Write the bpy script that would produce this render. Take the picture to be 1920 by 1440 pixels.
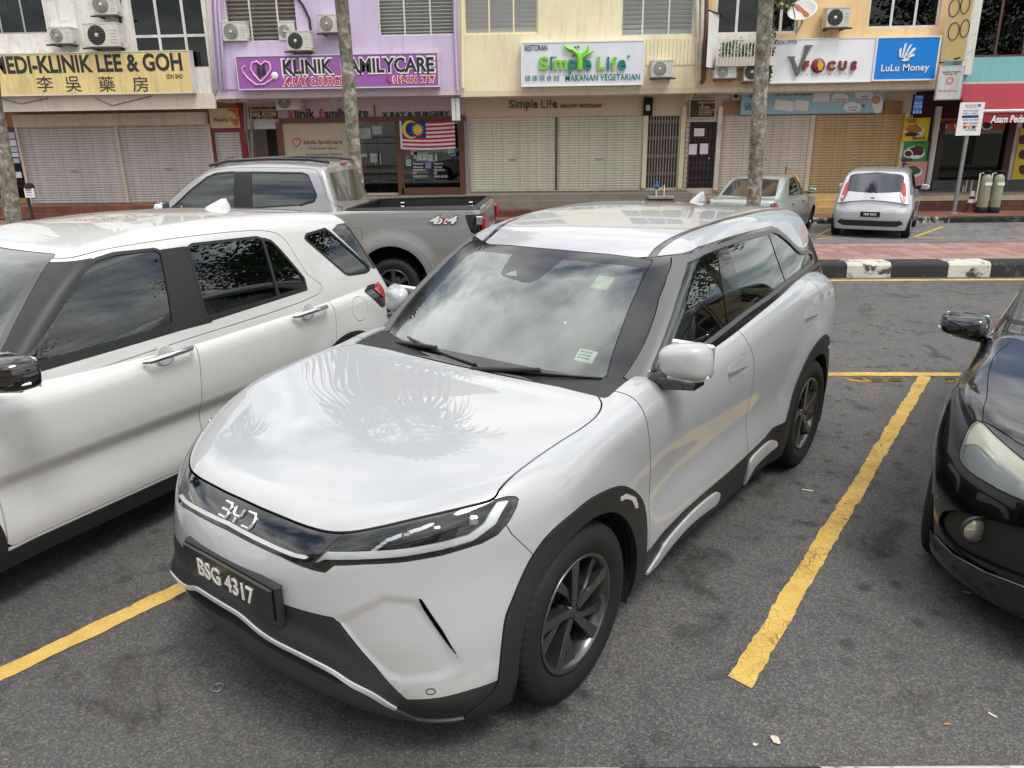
import bpy, math, random
import numpy as np
from mathutils import Matrix, Vector
for o in list(bpy.data.objects): bpy.data.objects.remove(o, do_unlink=True)
scene = bpy.context.scene
R = math.radians
rnd = random.Random(7)
# ---------------------------------------------------------------- camera (street frame: X along the shops, Y towards them, Z up)
CAM_F, CAM_PITCH, CAM_ROLL, CAM_H, CAM_YAW = 1420.0, 17.9845, -0.8, 2.0136, 3.0
def _axes():
    p, r, a = R(CAM_PITCH), R(CAM_ROLL), R(CAM_YAW)
    fw = np.array([0, math.cos(p), -math.sin(p)]); up = np.array([0, math.sin(p), math.cos(p)]); rt = np.array([1., 0, 0])
    r2 = math.cos(r) * rt + math.sin(r) * up; u2 = -math.sin(r) * rt + math.cos(r) * up
    M = np.array([[math.cos(a), -math.sin(a), 0], [math.sin(a), math.cos(a), 0], [0, 0, 1]])
    return M @ r2, M @ u2, M @ fw
C_RT, C_UP, C_FW = _axes(); C_O = np.array([0, 0, CAM_H])
cam = bpy.data.cameras.new('camera'); cam_ob = bpy.data.objects.new('camera', cam); scene.collection.objects.link(cam_ob)
cam.sensor_width = 36; cam.lens = CAM_F / 1920 * 36; cam.clip_start = .05; cam.clip_end = 2000
mw = Matrix.Identity(4)
for i in range(3):
    mw[i][0], mw[i][1], mw[i][2], mw[i][3] = C_RT[i], C_UP[i], -C_FW[i], C_O[i]
cam_ob.matrix_world = mw; scene.camera = cam_ob
def pix(u, v, **k):
    """photo pixel -> point on the plane X=, Y= or Z= given"""
    d = C_FW * CAM_F + C_RT * (u - 960) + C_UP * (720 - v)
    (a, val), = k.items(); i = 'XYZ'.index(a)
    return C_O + (val - C_O[i]) / d[i] * d
# ---------------------------------------------------------------- light: bright broken overcast
w = bpy.data.worlds.new('World'); scene.world = w; w.use_nodes = True
nt = w.node_tree; nt.nodes.clear()
def wn(t, **k):
    n = nt.nodes.new(t)
    for a, b in k.items(): setattr(n, a, b)
    return n
SUN_EL, SUN_AZ = R(62), R(140)
sky = wn('ShaderNodeTexSky', sky_type='NISHITA', sun_disc=False); sky.sun_elevation = SUN_EL; sky.sun_rotation = SUN_AZ
sky.air_density = 1.0; sky.dust_density = 2.0
geo = wn('ShaderNodeTexCoord'); sep = wn('ShaderNodeSeparateXYZ'); nt.links.new(geo.outputs['Generated'], sep.inputs[0])
zz = wn('ShaderNodeMath', operation='MAXIMUM'); nt.links.new(sep.outputs[2], zz.inputs[0]); zz.inputs[1].default_value = .0
za = wn('ShaderNodeMath', operation='ADD'); nt.links.new(zz.outputs[0], za.inputs[0]); za.inputs[1].default_value = .22
dx = wn('ShaderNodeMath', operation='DIVIDE'); nt.links.new(sep.outputs[0], dx.inputs[0]); nt.links.new(za.outputs[0], dx.inputs[1])
dy = wn('ShaderNodeMath', operation='DIVIDE'); nt.links.new(sep.outputs[1], dy.inputs[0]); nt.links.new(za.outputs[0], dy.inputs[1])
cmb = wn('ShaderNodeCombineXYZ'); nt.links.new(dx.outputs[0], cmb.inputs[0]); nt.links.new(dy.outputs[0], cmb.inputs[1])
n1 = wn('ShaderNodeTexNoise'); n1.inputs['Scale'].default_value = 1.5; n1.inputs['Detail'].default_value = 9; n1.inputs['Roughness'].default_value = .58
n1.inputs['Distortion'].default_value = .3
nt.links.new(cmb.outputs[0], n1.inputs['Vector'])
n2 = wn('ShaderNodeTexNoise'); n2.inputs['Scale'].default_value = 2.6; n2.inputs['Detail'].default_value = 7; n2.inputs['Roughness'].default_value = .55
of = wn('ShaderNodeVectorMath', operation='ADD'); of.inputs[1].default_value = (7.3, 2.1, 4.0)
nt.links.new(cmb.outputs[0], of.inputs[0]); nt.links.new(of.outputs[0], n2.inputs['Vector'])
cov = wn('ShaderNodeMapRange'); cov.inputs['From Min'].default_value = .38; cov.inputs['From Max'].default_value = .53
nt.links.new(n1.outputs['Fac'], cov.inputs['Value'])
shade = wn('ShaderNodeMapRange'); shade.inputs['From Min'].default_value = .33; shade.inputs['From Max'].default_value = .68
shade.inputs['To Min'].default_value = 7.8; shade.inputs['To Max'].default_value = 16.5
nt.links.new(n2.outputs['Fac'], shade.inputs['Value'])
# overcast sky: brighter overhead than at the skyline
zg = wn('ShaderNodeMapRange'); zg.inputs['To Min'].default_value = .55; zg.inputs['To Max'].default_value = 1.45; nt.links.new(sep.outputs[2], zg.inputs['Value'])
shz = wn('ShaderNodeMath', operation='MULTIPLY'); nt.links.new(shade.outputs[0], shz.inputs[0]); nt.links.new(zg.outputs[0], shz.inputs[1])
ccol = wn('ShaderNodeCombineColor')
for i, t in enumerate((1.0, .99, .975)):
    mm = wn('ShaderNodeMath', operation='MULTIPLY'); mm.inputs[1].default_value = t
    nt.links.new(shz.outputs[0], mm.inputs[0]); nt.links.new(mm.outputs[0], ccol.inputs[i])
skc = wn('ShaderNodeVectorMath', operation='MINIMUM'); nt.links.new(sky.outputs[0], skc.inputs[0]); skc.inputs[1].default_value = (9, 10, 12)
mix = wn('ShaderNodeMix', data_type='RGBA')
nt.links.new(cov.outputs[0], mix.inputs['Factor']); nt.links.new(skc.outputs[0], mix.inputs['A']); nt.links.new(ccol.outputs[0], mix.inputs['B'])
bg = wn('ShaderNodeBackground'); bg.inputs['Strength'].default_value = .1
out = wn('ShaderNodeOutputWorld'); nt.links.new(mix.outputs['Result'], bg.inputs[0]); nt.links.new(bg.outputs[0], out.inputs[0])
sl = bpy.data.lights.new('sun', 'SUN'); sl.energy = 1.5; sl.angle = R(18); sl.color = (1, .965, .91)
so = bpy.data.objects.new('sun', sl); scene.collection.objects.link(so)
# lamp axis -Z points from the sun: azimuth measured like the sky's sun_rotation (clockwise from +Y)
sd_ = Vector((math.sin(SUN_AZ) * math.cos(SUN_EL), math.cos(SUN_AZ) * math.cos(SUN_EL), math.sin(SUN_EL)))
so.rotation_euler = sd_.to_track_quat('Z', 'Y').to_euler()
scene.view_settings.view_transform = 'Standard'; scene.view_settings.look = 'None'
scene.view_settings.exposure = 0.58; scene.view_settings.gamma = 1.0; scene.view_settings.use_curve_mapping = False
scene.render.engine = 'CYCLES'
# ---------------------------------------------------------------- smooth surface toolkit (numpy)
def spl(pts, s=0.05, n=3000):
    """smooth 1-D function through control points: dense interpolation, then a gaussian blur"""
    pts = sorted(pts)
    a = np.array([p[0] for p in pts], float); b = np.array([p[1] for p in pts], float)
    lo, hi = a[0] - 1.0, a[-1] + 1.0
    t = np.linspace(lo, hi, n)
    s0 = (b[1] - b[0]) / (a[1] - a[0]); s1 = (b[-1] - b[-2]) / (a[-1] - a[-2])
    aa = np.concatenate([[lo], a, [hi]]); bb = np.concatenate([[b[0] - s0], b, [b[-1] + s1]])
    v = np.interp(t, aa, bb)
    if s > 0:
        d = t[1] - t[0]; m = int(max(1, round(3 * s / d)))
        k = np.exp(-.5 * (np.arange(-m, m + 1) * d / s) ** 2); k /= k.sum()
        e0 = v[0] - (v[1] - v[0]) * np.arange(m, 0, -1); e1 = v[-1] + (v[-1] - v[-2]) * np.arange(1, m + 1)
        v = np.convolve(np.concatenate([e0, v, e1]), k, 'valid')
    return lambda x: np.interp(x, t, v)

def smax(a, b, k):
    h = np.maximum(k - np.abs(a - b), 0) / k
    return np.maximum(a, b) + h * h * k * .25

def sstep(a, b, x):
    t = np.clip((x - a) / (b - a), 0, 1); return t * t * (3 - 2 * t)

class Surf:
    """half-body (y >= 0) implicit surface, meshed by casting rays out of a spine"""
    def __init__(s, F): s.F = F
    def grad(s, P, e=.003):
        g = np.zeros_like(P)
        for i in range(3):
            d = np.zeros(3); d[i] = e
            g[:, i] = s.F(P + d) - s.F(P - d)
        return g / (np.linalg.norm(g, axis=1, keepdims=True) + 1e-12)
    def mesh(s, x0, x1, zc, ph0=-55, nx=200, nf=100, nr=60, nph=180, tmax=2.4):
        xs = np.concatenate([np.full(nr, x0), np.linspace(x0, x1, nx), np.full(nf, x1)])
        al = np.radians(np.concatenate([np.linspace(-90, 0, nr, endpoint=False), np.zeros(nx), np.linspace(0, 90, nf + 1)[1:]]))
        ph = np.radians(np.linspace(ph0, 90, nph))
        A, PH = np.meshgrid(al, ph, indexing='ij'); X = np.repeat(xs[:, None], nph, 1)
        D = np.stack([np.cos(PH) * np.sin(A), np.cos(PH) * np.cos(A), np.sin(PH)], -1).reshape(-1, 3)
        O = np.stack([X, X * 0, X * 0 + zc], -1).reshape(-1, 3)
        lo = np.full(len(D), .01); hi = np.full(len(D), tmax)
        for _ in range(24):
            m = (lo + hi) / 2; f = s.F(O + D * m[:, None]); ins = f < 0
            lo = np.where(ins, m, lo); hi = np.where(ins, hi, m)
        V = O + D * hi[:, None]; V[np.abs(V[:, 1]) < 1e-5, 1] = 0
        N = s.grad(V); N[V[:, 1] == 0, 1] = 0
        n = len(xs); I = np.arange(n * nph).reshape(n, nph)
        a, b, c, d = I[:-1, :-1].ravel(), I[1:, :-1].ravel(), I[1:, 1:].ravel(), I[:-1, 1:].ravel()
        # outward winding: columns run rear to front, rows bottom to top, on the left (+y) side
        T = np.concatenate([np.stack([a, c, b], 1), np.stack([a, d, c], 1)])
        return Msh(V, N, T).clean()

class Msh:
    def __init__(s, V, N, T): s.V, s.N, s.T = V, N, T
    def clean(s):
        if not len(s.T): return s
        key = np.round(s.V * 2e4).astype(np.int64)
        _, first, inv = np.unique(key, axis=0, return_index=True, return_inverse=True); T = inv.reshape(-1)[s.T]
        T = T[(T[:, 0] != T[:, 1]) & (T[:, 1] != T[:, 2]) & (T[:, 0] != T[:, 2])]
        return Msh(s.V[first], s.N[first], T)
    def split(s, sd):
        """(inside sd<0, outside) with the triangles cut along sd = 0"""
        V, N, T = s.V, s.N, s.T; nv = len(V)
        sd = np.where(np.abs(sd) < 1e-6, 1e-6, sd)
        neg = sd[T] < 0; k = neg.sum(1); X = (k > 0) & (k < 3)
        TX, NX = T[X], neg[X]
        r = np.where(k[X] == 1, NX.argmax(1), (~NX).argmax(1)); i = np.arange(len(TX))      # the odd corner out
        A, B, C = TX[i, r], TX[i, (r + 1) % 3], TX[i, (r + 2) % 3]
        E = np.concatenate([np.sort(np.stack([A, B], 1), 1), np.sort(np.stack([A, C], 1), 1)])
        if len(E):
            U, inv = np.unique(E, axis=0, return_inverse=True); inv = inv.reshape(-1)
            t = (sd[U[:, 0]] / (sd[U[:, 0]] - sd[U[:, 1]]))[:, None]
            cv = V[U[:, 0]] * (1 - t) + V[U[:, 1]] * t; cn = N[U[:, 0]] * (1 - t) + N[U[:, 1]] * t
            cn /= np.linalg.norm(cn, axis=1, keepdims=True) + 1e-12
            V2, N2 = np.concatenate([V, cv]), np.concatenate([N, cn]); e, f = nv + inv[:len(A)], nv + inv[len(A):]
        else: V2, N2 = V, N; e = f = A
        tri = np.stack([A, e, f], 1); q1 = np.stack([e, B, C], 1); q2 = np.stack([e, C, f], 1)
        o = k[X] == 1                                   # odd corner is inside
        ins = np.concatenate([T[k == 3], tri[o], q1[~o], q2[~o]]); out_ = np.concatenate([T[k == 0], tri[~o], q1[o], q2[o]])
        res = []
        for tt in (ins, out_):
            u, inv = np.unique(tt, return_inverse=True); res.append(Msh(V2[u], N2[u], inv.reshape(-1, 3)))
        return res
    def keep(s, sd): return s.split(sd)[0]
    def moved(s, off=0., vec=None):
        V = s.V + s.N * off
        if vec is not None: V = V + np.array(vec)
        return Msh(V, s.N, s.T)
    def skirt(s, depth, keep_mid=True):
        """wall running inward from the open edge"""
        T = s.T
        E = np.concatenate([T[:, [0, 1]], T[:, [1, 2]], T[:, [2, 0]]])
        key = np.sort(E, 1); _, idx, cnt = np.unique(key, axis=0, return_index=True, return_counts=True)
        B = E[idx[cnt == 1]]
        mid = (np.abs(s.V[B[:, 0], 1]) < 1e-4) & (np.abs(s.V[B[:, 1], 1]) < 1e-4)
        B = B[~mid]
        if not len(B): return s
        a, b = s.V[B[:, 0]], s.V[B[:, 1]]
        na, nb = s.N[B[:, 0]], s.N[B[:, 1]]
        n = np.cross(b - a, na); n /= (np.linalg.norm(n, axis=1, keepdims=True) + 1e-12)
        q = len(B); o = len(s.V)
        V = np.concatenate([s.V, a, b, b - nb * depth, a - na * depth]); N = np.concatenate([s.N, n, n, n, n])
        i = o + np.arange(q)
        T2 = np.concatenate([np.stack([i + q, i, i + 3 * q], 1), np.stack([i + q, i + 3 * q, i + 2 * q], 1)])
        return Msh(V, N, np.concatenate([T, T2]))
    def renorm(s):
        fn = np.cross(s.V[s.T[:, 1]] - s.V[s.T[:, 0]], s.V[s.T[:, 2]] - s.V[s.T[:, 0]]); vn = np.zeros_like(s.V)
        for i in range(3): np.add.at(vn, s.T[:, i], fn)
        vn /= np.linalg.norm(vn, axis=1, keepdims=True) + 1e-12
        vn[np.abs(s.V[:, 1]) < 1e-4, 1] = 0
        return Msh(s.V, vn, s.T)
    def mirrored(s):
        f = np.array([1, -1, 1]); return Msh(s.V * f, s.N * f, s.T[:, ::-1])
    def plus(s, o):
        return Msh(np.concatenate([s.V, o.V]), np.concatenate([s.N, o.N]), np.concatenate([s.T, o.T + len(s.V)]))
    def both(s): return s.plus(s.mirrored())
    def xz(s): return s.V[:, [0, 2]]
    def yz(s): return s.V[:, [1, 2]]
    def xy(s): return s.V[:, [0, 1]]

def curve(pts, n=8, closed=True):
    """Catmull-Rom through points, as a dense polyline"""
    P = np.array(pts, float); m = len(P); out = []
    for i in range(m if closed else m - 1):
        g = lambda k: P[k % m] if closed else P[min(max(k, 0), m - 1)]
        p0, p1, p2, p3 = g(i - 1), g(i), g(i + 1), g(i + 2)
        for t in np.arange(n) / n:
            out.append(.5 * (2 * p1 + (p2 - p0) * t + (2 * p0 - 5 * p1 + 4 * p2 - p3) * t * t + (3 * p1 - p0 - 3 * p2 + p3) * t ** 3))
    if not closed: out.append(P[-1])
    return np.array(out)

def sdpoly(Q, poly, r=0.):
    """signed distance of 2-D points to a closed polygon; r rounds its corners"""
    poly = np.asarray(poly, float); d = np.full(len(Q), 1e9); ins = np.zeros(len(Q), bool)
    for i in range(len(poly)):
        a, b = poly[i], poly[(i + 1) % len(poly)]; e = b - a; w = Q - a
        L = e @ e
        if L < 1e-12: continue
        t = np.clip((w @ e) / L, 0, 1); d = np.minimum(d, ((w - t[:, None] * e) ** 2).sum(1))
        c = (a[1] > Q[:, 1]) != (b[1] > Q[:, 1])
        if a[1] != b[1]:
            ins ^= c & (Q[:, 0] < (b[0] - a[0]) * (Q[:, 1] - a[1]) / (b[1] - a[1]) + a[0])
    return np.where(ins, -1, 1) * np.sqrt(d)

def sdline(Q, pts):
    """distance to an open polyline"""
    pts = np.asarray(pts, float); d = np.full(len(Q), 1e9)
    for a, b in zip(pts[:-1], pts[1:]):
        e = b - a; w = Q - a; t = np.clip((w @ e) / max(e @ e, 1e-12), 0, 1)
        d = np.minimum(d, ((w - t[:, None] * e) ** 2).sum(1))
    return np.sqrt(d)

def above(Q, pts):
    """signed height of the points over an open curve y(x)"""
    p = np.array(sorted(map(tuple, pts))); return Q[:, 1] - np.interp(Q[:, 0], p[:, 0], p[:, 1])

def car_body(p):
    """lower body: side, hood/deck, nose and tail faces blended with rounded edges"""
    top, wz, wx, xf, xr = p['top'], p['wz'], p['wx'], p['xf'], p['xr']
    dz = p.get('dropz', lambda z: 1.); fa, fb = p['fdrop']; ra, rb = p['rdrop']; ex = p.get('extra')
    wb = p['wb']; fl = p.get('flare', .02); fr = p.get('flare_r', .5)
    def F(P):
        x, y, z = P[:, 0], np.abs(P[:, 1]), P[:, 2]
        w = wz(z) + wx(x)
        for cx in (p.get('fx', 0.), -wb):
            r = np.hypot(x - cx, z - p['wr']); w = w + fl * (1 - sstep(fr * .86, fr * 1.25, r))
        if ex is not None: w = w + ex(x, z)
        side = y - w
        tp = z - (top(x) - p['crown'](x) * (y / .75) ** 2.2)
        fr_ = (x - (xf(z) - (fa * y ** 2 + fb * y ** 4) * dz(z))) * .93
        re_ = ((xr(z) + ra * y ** 2 + rb * y ** 4) - x) * .93
        a = smax(side, tp, p['kt'])
        return smax(smax(a, fr_, p['kf']), re_, p['kr'])
    return F

def car_house(p):
    """greenhouse: windscreen, side glass, rear screen and roof"""
    roof, cr = p['roof'], p['rcrown']; (x0, z0), (x1, z1) = p['ws']; (x2, z2), (x3, z3) = p['rs']
    wsn = np.array([z1 - z0, x0 - x1]); wsn = wsn / np.hypot(*wsn)
    rsn = np.array([-(z2 - z3), x2 - x3]); rsn = rsn / np.hypot(*rsn)
    if rsn[0] > 0: rsn = -rsn
    def F(P):
        x, y, z = P[:, 0], np.abs(P[:, 1]), P[:, 2]
        side = (y - p['gw'](z) - p['gx'](x)) * .93
        rf = z - (roof(x) - cr * (y / .6) ** 2.4)
        bow = p.get('wbow', .015)
        ws = (x - x0 + p['wcurve'] * (y / .65) ** 2) * wsn[0] + (z - z0) * wsn[1]
        tt = np.clip(((z - z0) / (z1 - z0)), -.2, 1.3); ws = ws - bow * 4 * tt * (1 - tt)
        rs = (x - x2 - p['rcurve'] * (y / .65) ** 2) * rsn[0] + (z - z2) * rsn[1]
        a = smax(side, rf, p['kg'])
        return smax(smax(a, ws, p['kw']), rs, p['krs'])
    return F
# ---------------------------------------------------------------- objects
COL = scene.collection
def link(name, data, parent=None, loc=None, rz=0):
    o = bpy.data.objects.new(name, data); COL.objects.link(o)
    if parent is not None: o.parent = parent
    if loc is not None: o.location = loc
    if rz: o.rotation_euler = (0, 0, rz)
    return o
def tag(o, label, cat, group=None):
    o['label'] = label; o['category'] = cat
    if group: o['group'] = group
    return o
def thing(name, label, cat, loc=(0, 0, 0), rz=0, group=None):
    return tag(link(name, None, None, loc, rz), label, cat, group)
def struct(o): o['kind'] = 'structure'; return o
def stuff(o): o['kind'] = 'stuff'; return o
def msh_obj(name, m, mat, parent=None):
    """numpy Msh -> smooth object carrying its own normals"""
    me = bpy.data.meshes.new(name); nv, nf = len(m.V), len(m.T)
    me.vertices.add(nv); me.vertices.foreach_set('co', m.V.astype(np.float32).ravel())
    me.loops.add(nf * 3); me.loops.foreach_set('vertex_index', m.T.astype(np.int32).ravel())
    me.polygons.add(nf); me.polygons.foreach_set('loop_start', np.arange(0, nf * 3, 3, dtype=np.int32))
    me.update(calc_edges=True)
    me.polygons.foreach_set('use_smooth', np.ones(nf, bool))
    me.normals_split_custom_set_from_vertices(m.N.astype(np.float32))
    me.materials.append(mat); return link(name, me, parent)
class MB:
    """collects simple shapes into one mesh"""
    def __init__(s): s.v, s.f, s.sm = [], [], []
    def add(s, V, F, smooth=False):
        o = len(s.v); s.v += [tuple(map(float, p)) for p in V]
        s.f += [tuple(i + o for i in f) for f in F]; s.sm += [smooth] * len(F); return s
    def box(s, c, d, rz=0, bev=0, M=None):
        """box centred at c with full size d"""
        x, y, z = (q / 2 for q in d); b = min(bev, x * .9, y * .9, z * .9)
        if b > 0:
            V = []
            for sx in (-1, 1):
                for sy in (-1, 1):
                    for sz in (-1, 1):
                        V += [(sx * x, sy * (y - b), sz * (z - b)), (sx * (x - b), sy * y, sz * (z - b)), (sx * (x - b), sy * (y - b), sz * z)]
            i = lambda a, b_, c_, k: ((a > 0) * 4 + (b_ > 0) * 2 + (c_ > 0)) * 3 + k
            F = []
            for k, (p, q) in ((0, (1, 2)), (1, (0, 2)), (2, (0, 1))):
                for sg in (-1, 1):
                    ring = []
                    for (u, w_) in ((-1, -1), (1, -1), (1, 1), (-1, 1)):
                        t = [0, 0, 0]; t[k] = sg; t[p] = u; t[q] = w_; ring.append(i(*t, k))
                    flip = (sg < 0) != (k == 1)
                    F.append(ring[::-1] if flip else ring)
            for k in range(3):
                p, q = [a for a in range(3) if a != k]
                for u in (-1, 1):
                    for w_ in (-1, 1):
                        a = [0, 0, 0]; a[k] = -1; a[p] = u; a[q] = w_; b2 = list(a); b2[k] = 1
                        F.append([i(*a, p), i(*b2, p), i(*b2, q), i(*a, q)])
            for sx in (-1, 1):
                for sy in (-1, 1):
                    for sz in (-1, 1): F.append([i(sx, sy, sz, 0), i(sx, sy, sz, 1), i(sx, sy, sz, 2)])
            # make every face point outwards
            F2 = []
            for f in F:
                P = [Vector(V[j]) for j in f]; n = (P[1] - P[0]).cross(P[2] - P[0]); ce = sum(P, Vector()) / len(P)
                F2.append(f if n.dot(ce) > 0 else f[::-1])
            F = F2
        else:
            V = [(sx * x, sy * y, sz * z) for sx in (-1, 1) for sy in (-1, 1) for sz in (-1, 1)]
            F = [(0, 1, 3, 2), (4, 6, 7, 5), (0, 4, 5, 1), (2, 3, 7, 6), (0, 2, 6, 4), (1, 5, 7, 3)]
        ca, sa = math.cos(rz), math.sin(rz)
        if M is not None: V = [tuple(M @ Vector(p)) for p in V]
        elif rz: V = [(p[0] * ca - p[1] * sa, p[0] * sa + p[1] * ca, p[2]) for p in V]
        return s.add([(p[0] + c[0], p[1] + c[1], p[2] + c[2]) for p in V], F)
    def bx(s, x0, x1, y0, y1, z0, z1, bev=0):
        return s.box(((x0 + x1) / 2, (y0 + y1) / 2, (z0 + z1) / 2), (abs(x1 - x0), abs(y1 - y0), abs(z1 - z0)), bev=bev)
    def tube(s, pts, r, n=8, caps=True, smooth=True):
        """pipe along points; r may be a list"""
        P = [Vector(p) for p in pts]; m = len(P); rr = r if isinstance(r, (list, tuple)) else [r] * m
        rings = []; up = None
        for k in range(m):
            t = (P[min(k + 1, m - 1)] - P[max(k - 1, 0)]).normalized()
            if up is None: up = Vector((0, 0, 1)) if abs(t.z) < .9 else Vector((1, 0, 0))
            a = t.cross(up).normalized(); b = a.cross(t).normalized(); up = b
            rings.append([P[k] + (a * math.cos(q) + b * math.sin(q)) * rr[k] for q in [2 * math.pi * j / n for j in range(n)]])
        V = [p for g in rings for p in g]
        F = [(k * n + j, (k + 1) * n + j, (k + 1) * n + (j + 1) % n, k * n + (j + 1) % n)[::-1] for k in range(m - 1) for j in range(n)]
        s.add(V, F, smooth)
        if caps: s.add(rings[0], [tuple(range(n))]); s.add(rings[-1], [tuple(range(n))[::-1]])
        return s
    def lathe(s, prof, n=24, axis='Z', c=(0, 0, 0), smooth=True, a0=0, a1=2 * math.pi):
        """profile [(r, h)] turned about an axis through c"""
        m = len(prof); full = abs(a1 - a0 - 2 * math.pi) < 1e-6; k = n if full else n + 1; V = []
        for (r, h) in prof:
            for j in range(k):
                a = a0 + (a1 - a0) * j / n; x, y = r * math.cos(a), r * math.sin(a)
                p = {'Z': (x, y, h), 'Y': (x, h, y), 'X': (h, x, y)}[axis]
                V.append((p[0] + c[0], p[1] + c[1], p[2] + c[2]))
        F = []
        for i in range(m - 1):
            for j in range(n):
                q = (i * k + j, i * k + (j + 1) % k, (i + 1) * k + (j + 1) % k, (i + 1) * k + j)
                F.append(q[::-1] if axis == 'Y' else q)
        return s.add(V, F, smooth)
    def prism(s, poly, a, b, axis='Z', smooth=False):
        """2-D polygon extruded from a to b along an axis"""
        f = {'Z': lambda p, h: (p[0], p[1], h), 'Y': lambda p, h: (p[0], h, p[1]), 'X': lambda p, h: (h, p[0], p[1])}[axis]
        n = len(poly); V = [f(p, a) for p in poly] + [f(p, b) for p in poly]
        F = [tuple(range(n))[::-1], tuple(range(n, 2 * n))] + [(i, (i + 1) % n, n + (i + 1) % n, n + i) for i in range(n)]
        ar = sum(poly[i][0] * poly[(i + 1) % n][1] - poly[(i + 1) % n][0] * poly[i][1] for i in range(n))
        if (ar < 0) != (axis == 'Y') != (b < a): F = [q[::-1] for q in F]
        return s.add(V, F, smooth)
    def quad(s, *p): return s.add(p, [tuple(range(len(p)))])
    def build(s, name, mat, parent=None, loc=None, rz=0):
        me = bpy.data.meshes.new(name); me.from_pydata(s.v, [], s.f); me.update()
        if any(s.sm): me.polygons.foreach_set('use_smooth', np.array(s.sm, bool))
        me.materials.append(mat); return link(name, me, parent, loc, rz)
def dup(o, parent=None, loc=None, rz=None):
    c = o.copy(); COL.objects.link(c); c.parent = parent
    if loc is not None: c.location = loc
    if rz is not None: c.rotation_euler = (0, 0, rz)
    return c
def copy_tree(o, loc=None, rz=None, parent=None, label=None):
    c = dup(o, parent, loc, rz)
    if label: c['label'] = label
    for ch in [k for k in bpy.data.objects if k.parent == o]: copy_tree(ch, parent=c)
    return c
TSC = bpy.data.scenes.new('lettering_workshop')
def textmesh(s, bold=0., shear=0., spacing=1.):
    cu = bpy.data.curves.new('t', 'FONT'); cu.body = s; cu.offset = bold; cu.shear = shear; cu.space_character = spacing; cu.resolution_u = 3
    ob = bpy.data.objects.new('t', cu); TSC.collection.objects.link(ob); vl = TSC.view_layers[0]; vl.update()
    me = bpy.data.meshes.new_from_object(ob.evaluated_get(vl.depsgraph))
    bpy.data.objects.remove(ob); bpy.data.curves.remove(cu)
    return me
def text(name, s, mat, parent, x0, x1, z0, z1, y, bold=0., shear=0., depth=.0, spacing=1., keep=False, ydir=-1):
    """lettering fitted into the box x0..x1, z0..z1 of the plane y, facing -y"""
    me = textmesh(s, bold, shear, spacing); n = len(me.vertices)
    co = np.zeros(n * 3, np.float32); me.vertices.foreach_get('co', co); co = co.reshape(-1, 3)
    lo, hi = co.min(0), co.max(0); sx = (x1 - x0) / max(hi[0] - lo[0], 1e-6); sz = (z1 - z0) / max(hi[1] - lo[1], 1e-6)
    if keep: sx = sz = min(sx, sz)
    px = (x0 + x1) / 2 + (co[:, 0] - (lo[0] + hi[0]) / 2) * sx; pz = (z0 + z1) / 2 + (co[:, 1] - (lo[1] + hi[1]) / 2) * sz
    new = np.stack([px, np.full(n, y), pz], 1)
    F = [tuple(p.vertices) for p in me.polygons]; bpy.data.meshes.remove(me)
    mb = MB(); mb.add(new, F)
    if depth > 0:
        from collections import Counter
        cnt = Counter(); 
        for f in F:
            for a, b in zip(f, f[1:] + f[:1]): cnt[(min(a, b), max(a, b))] += 1
        back = new.copy(); back[:, 1] += depth
        S = []
        for f in F:
            for a, b in zip(f, f[1:] + f[:1]):
                if cnt[(min(a, b), max(a, b))] == 1: S.append((b, a, a + n, b + n))
        mb = MB(); mb.add(np.concatenate([new, back]), F + S)
    return mb.build(name, mat, parent)
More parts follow.
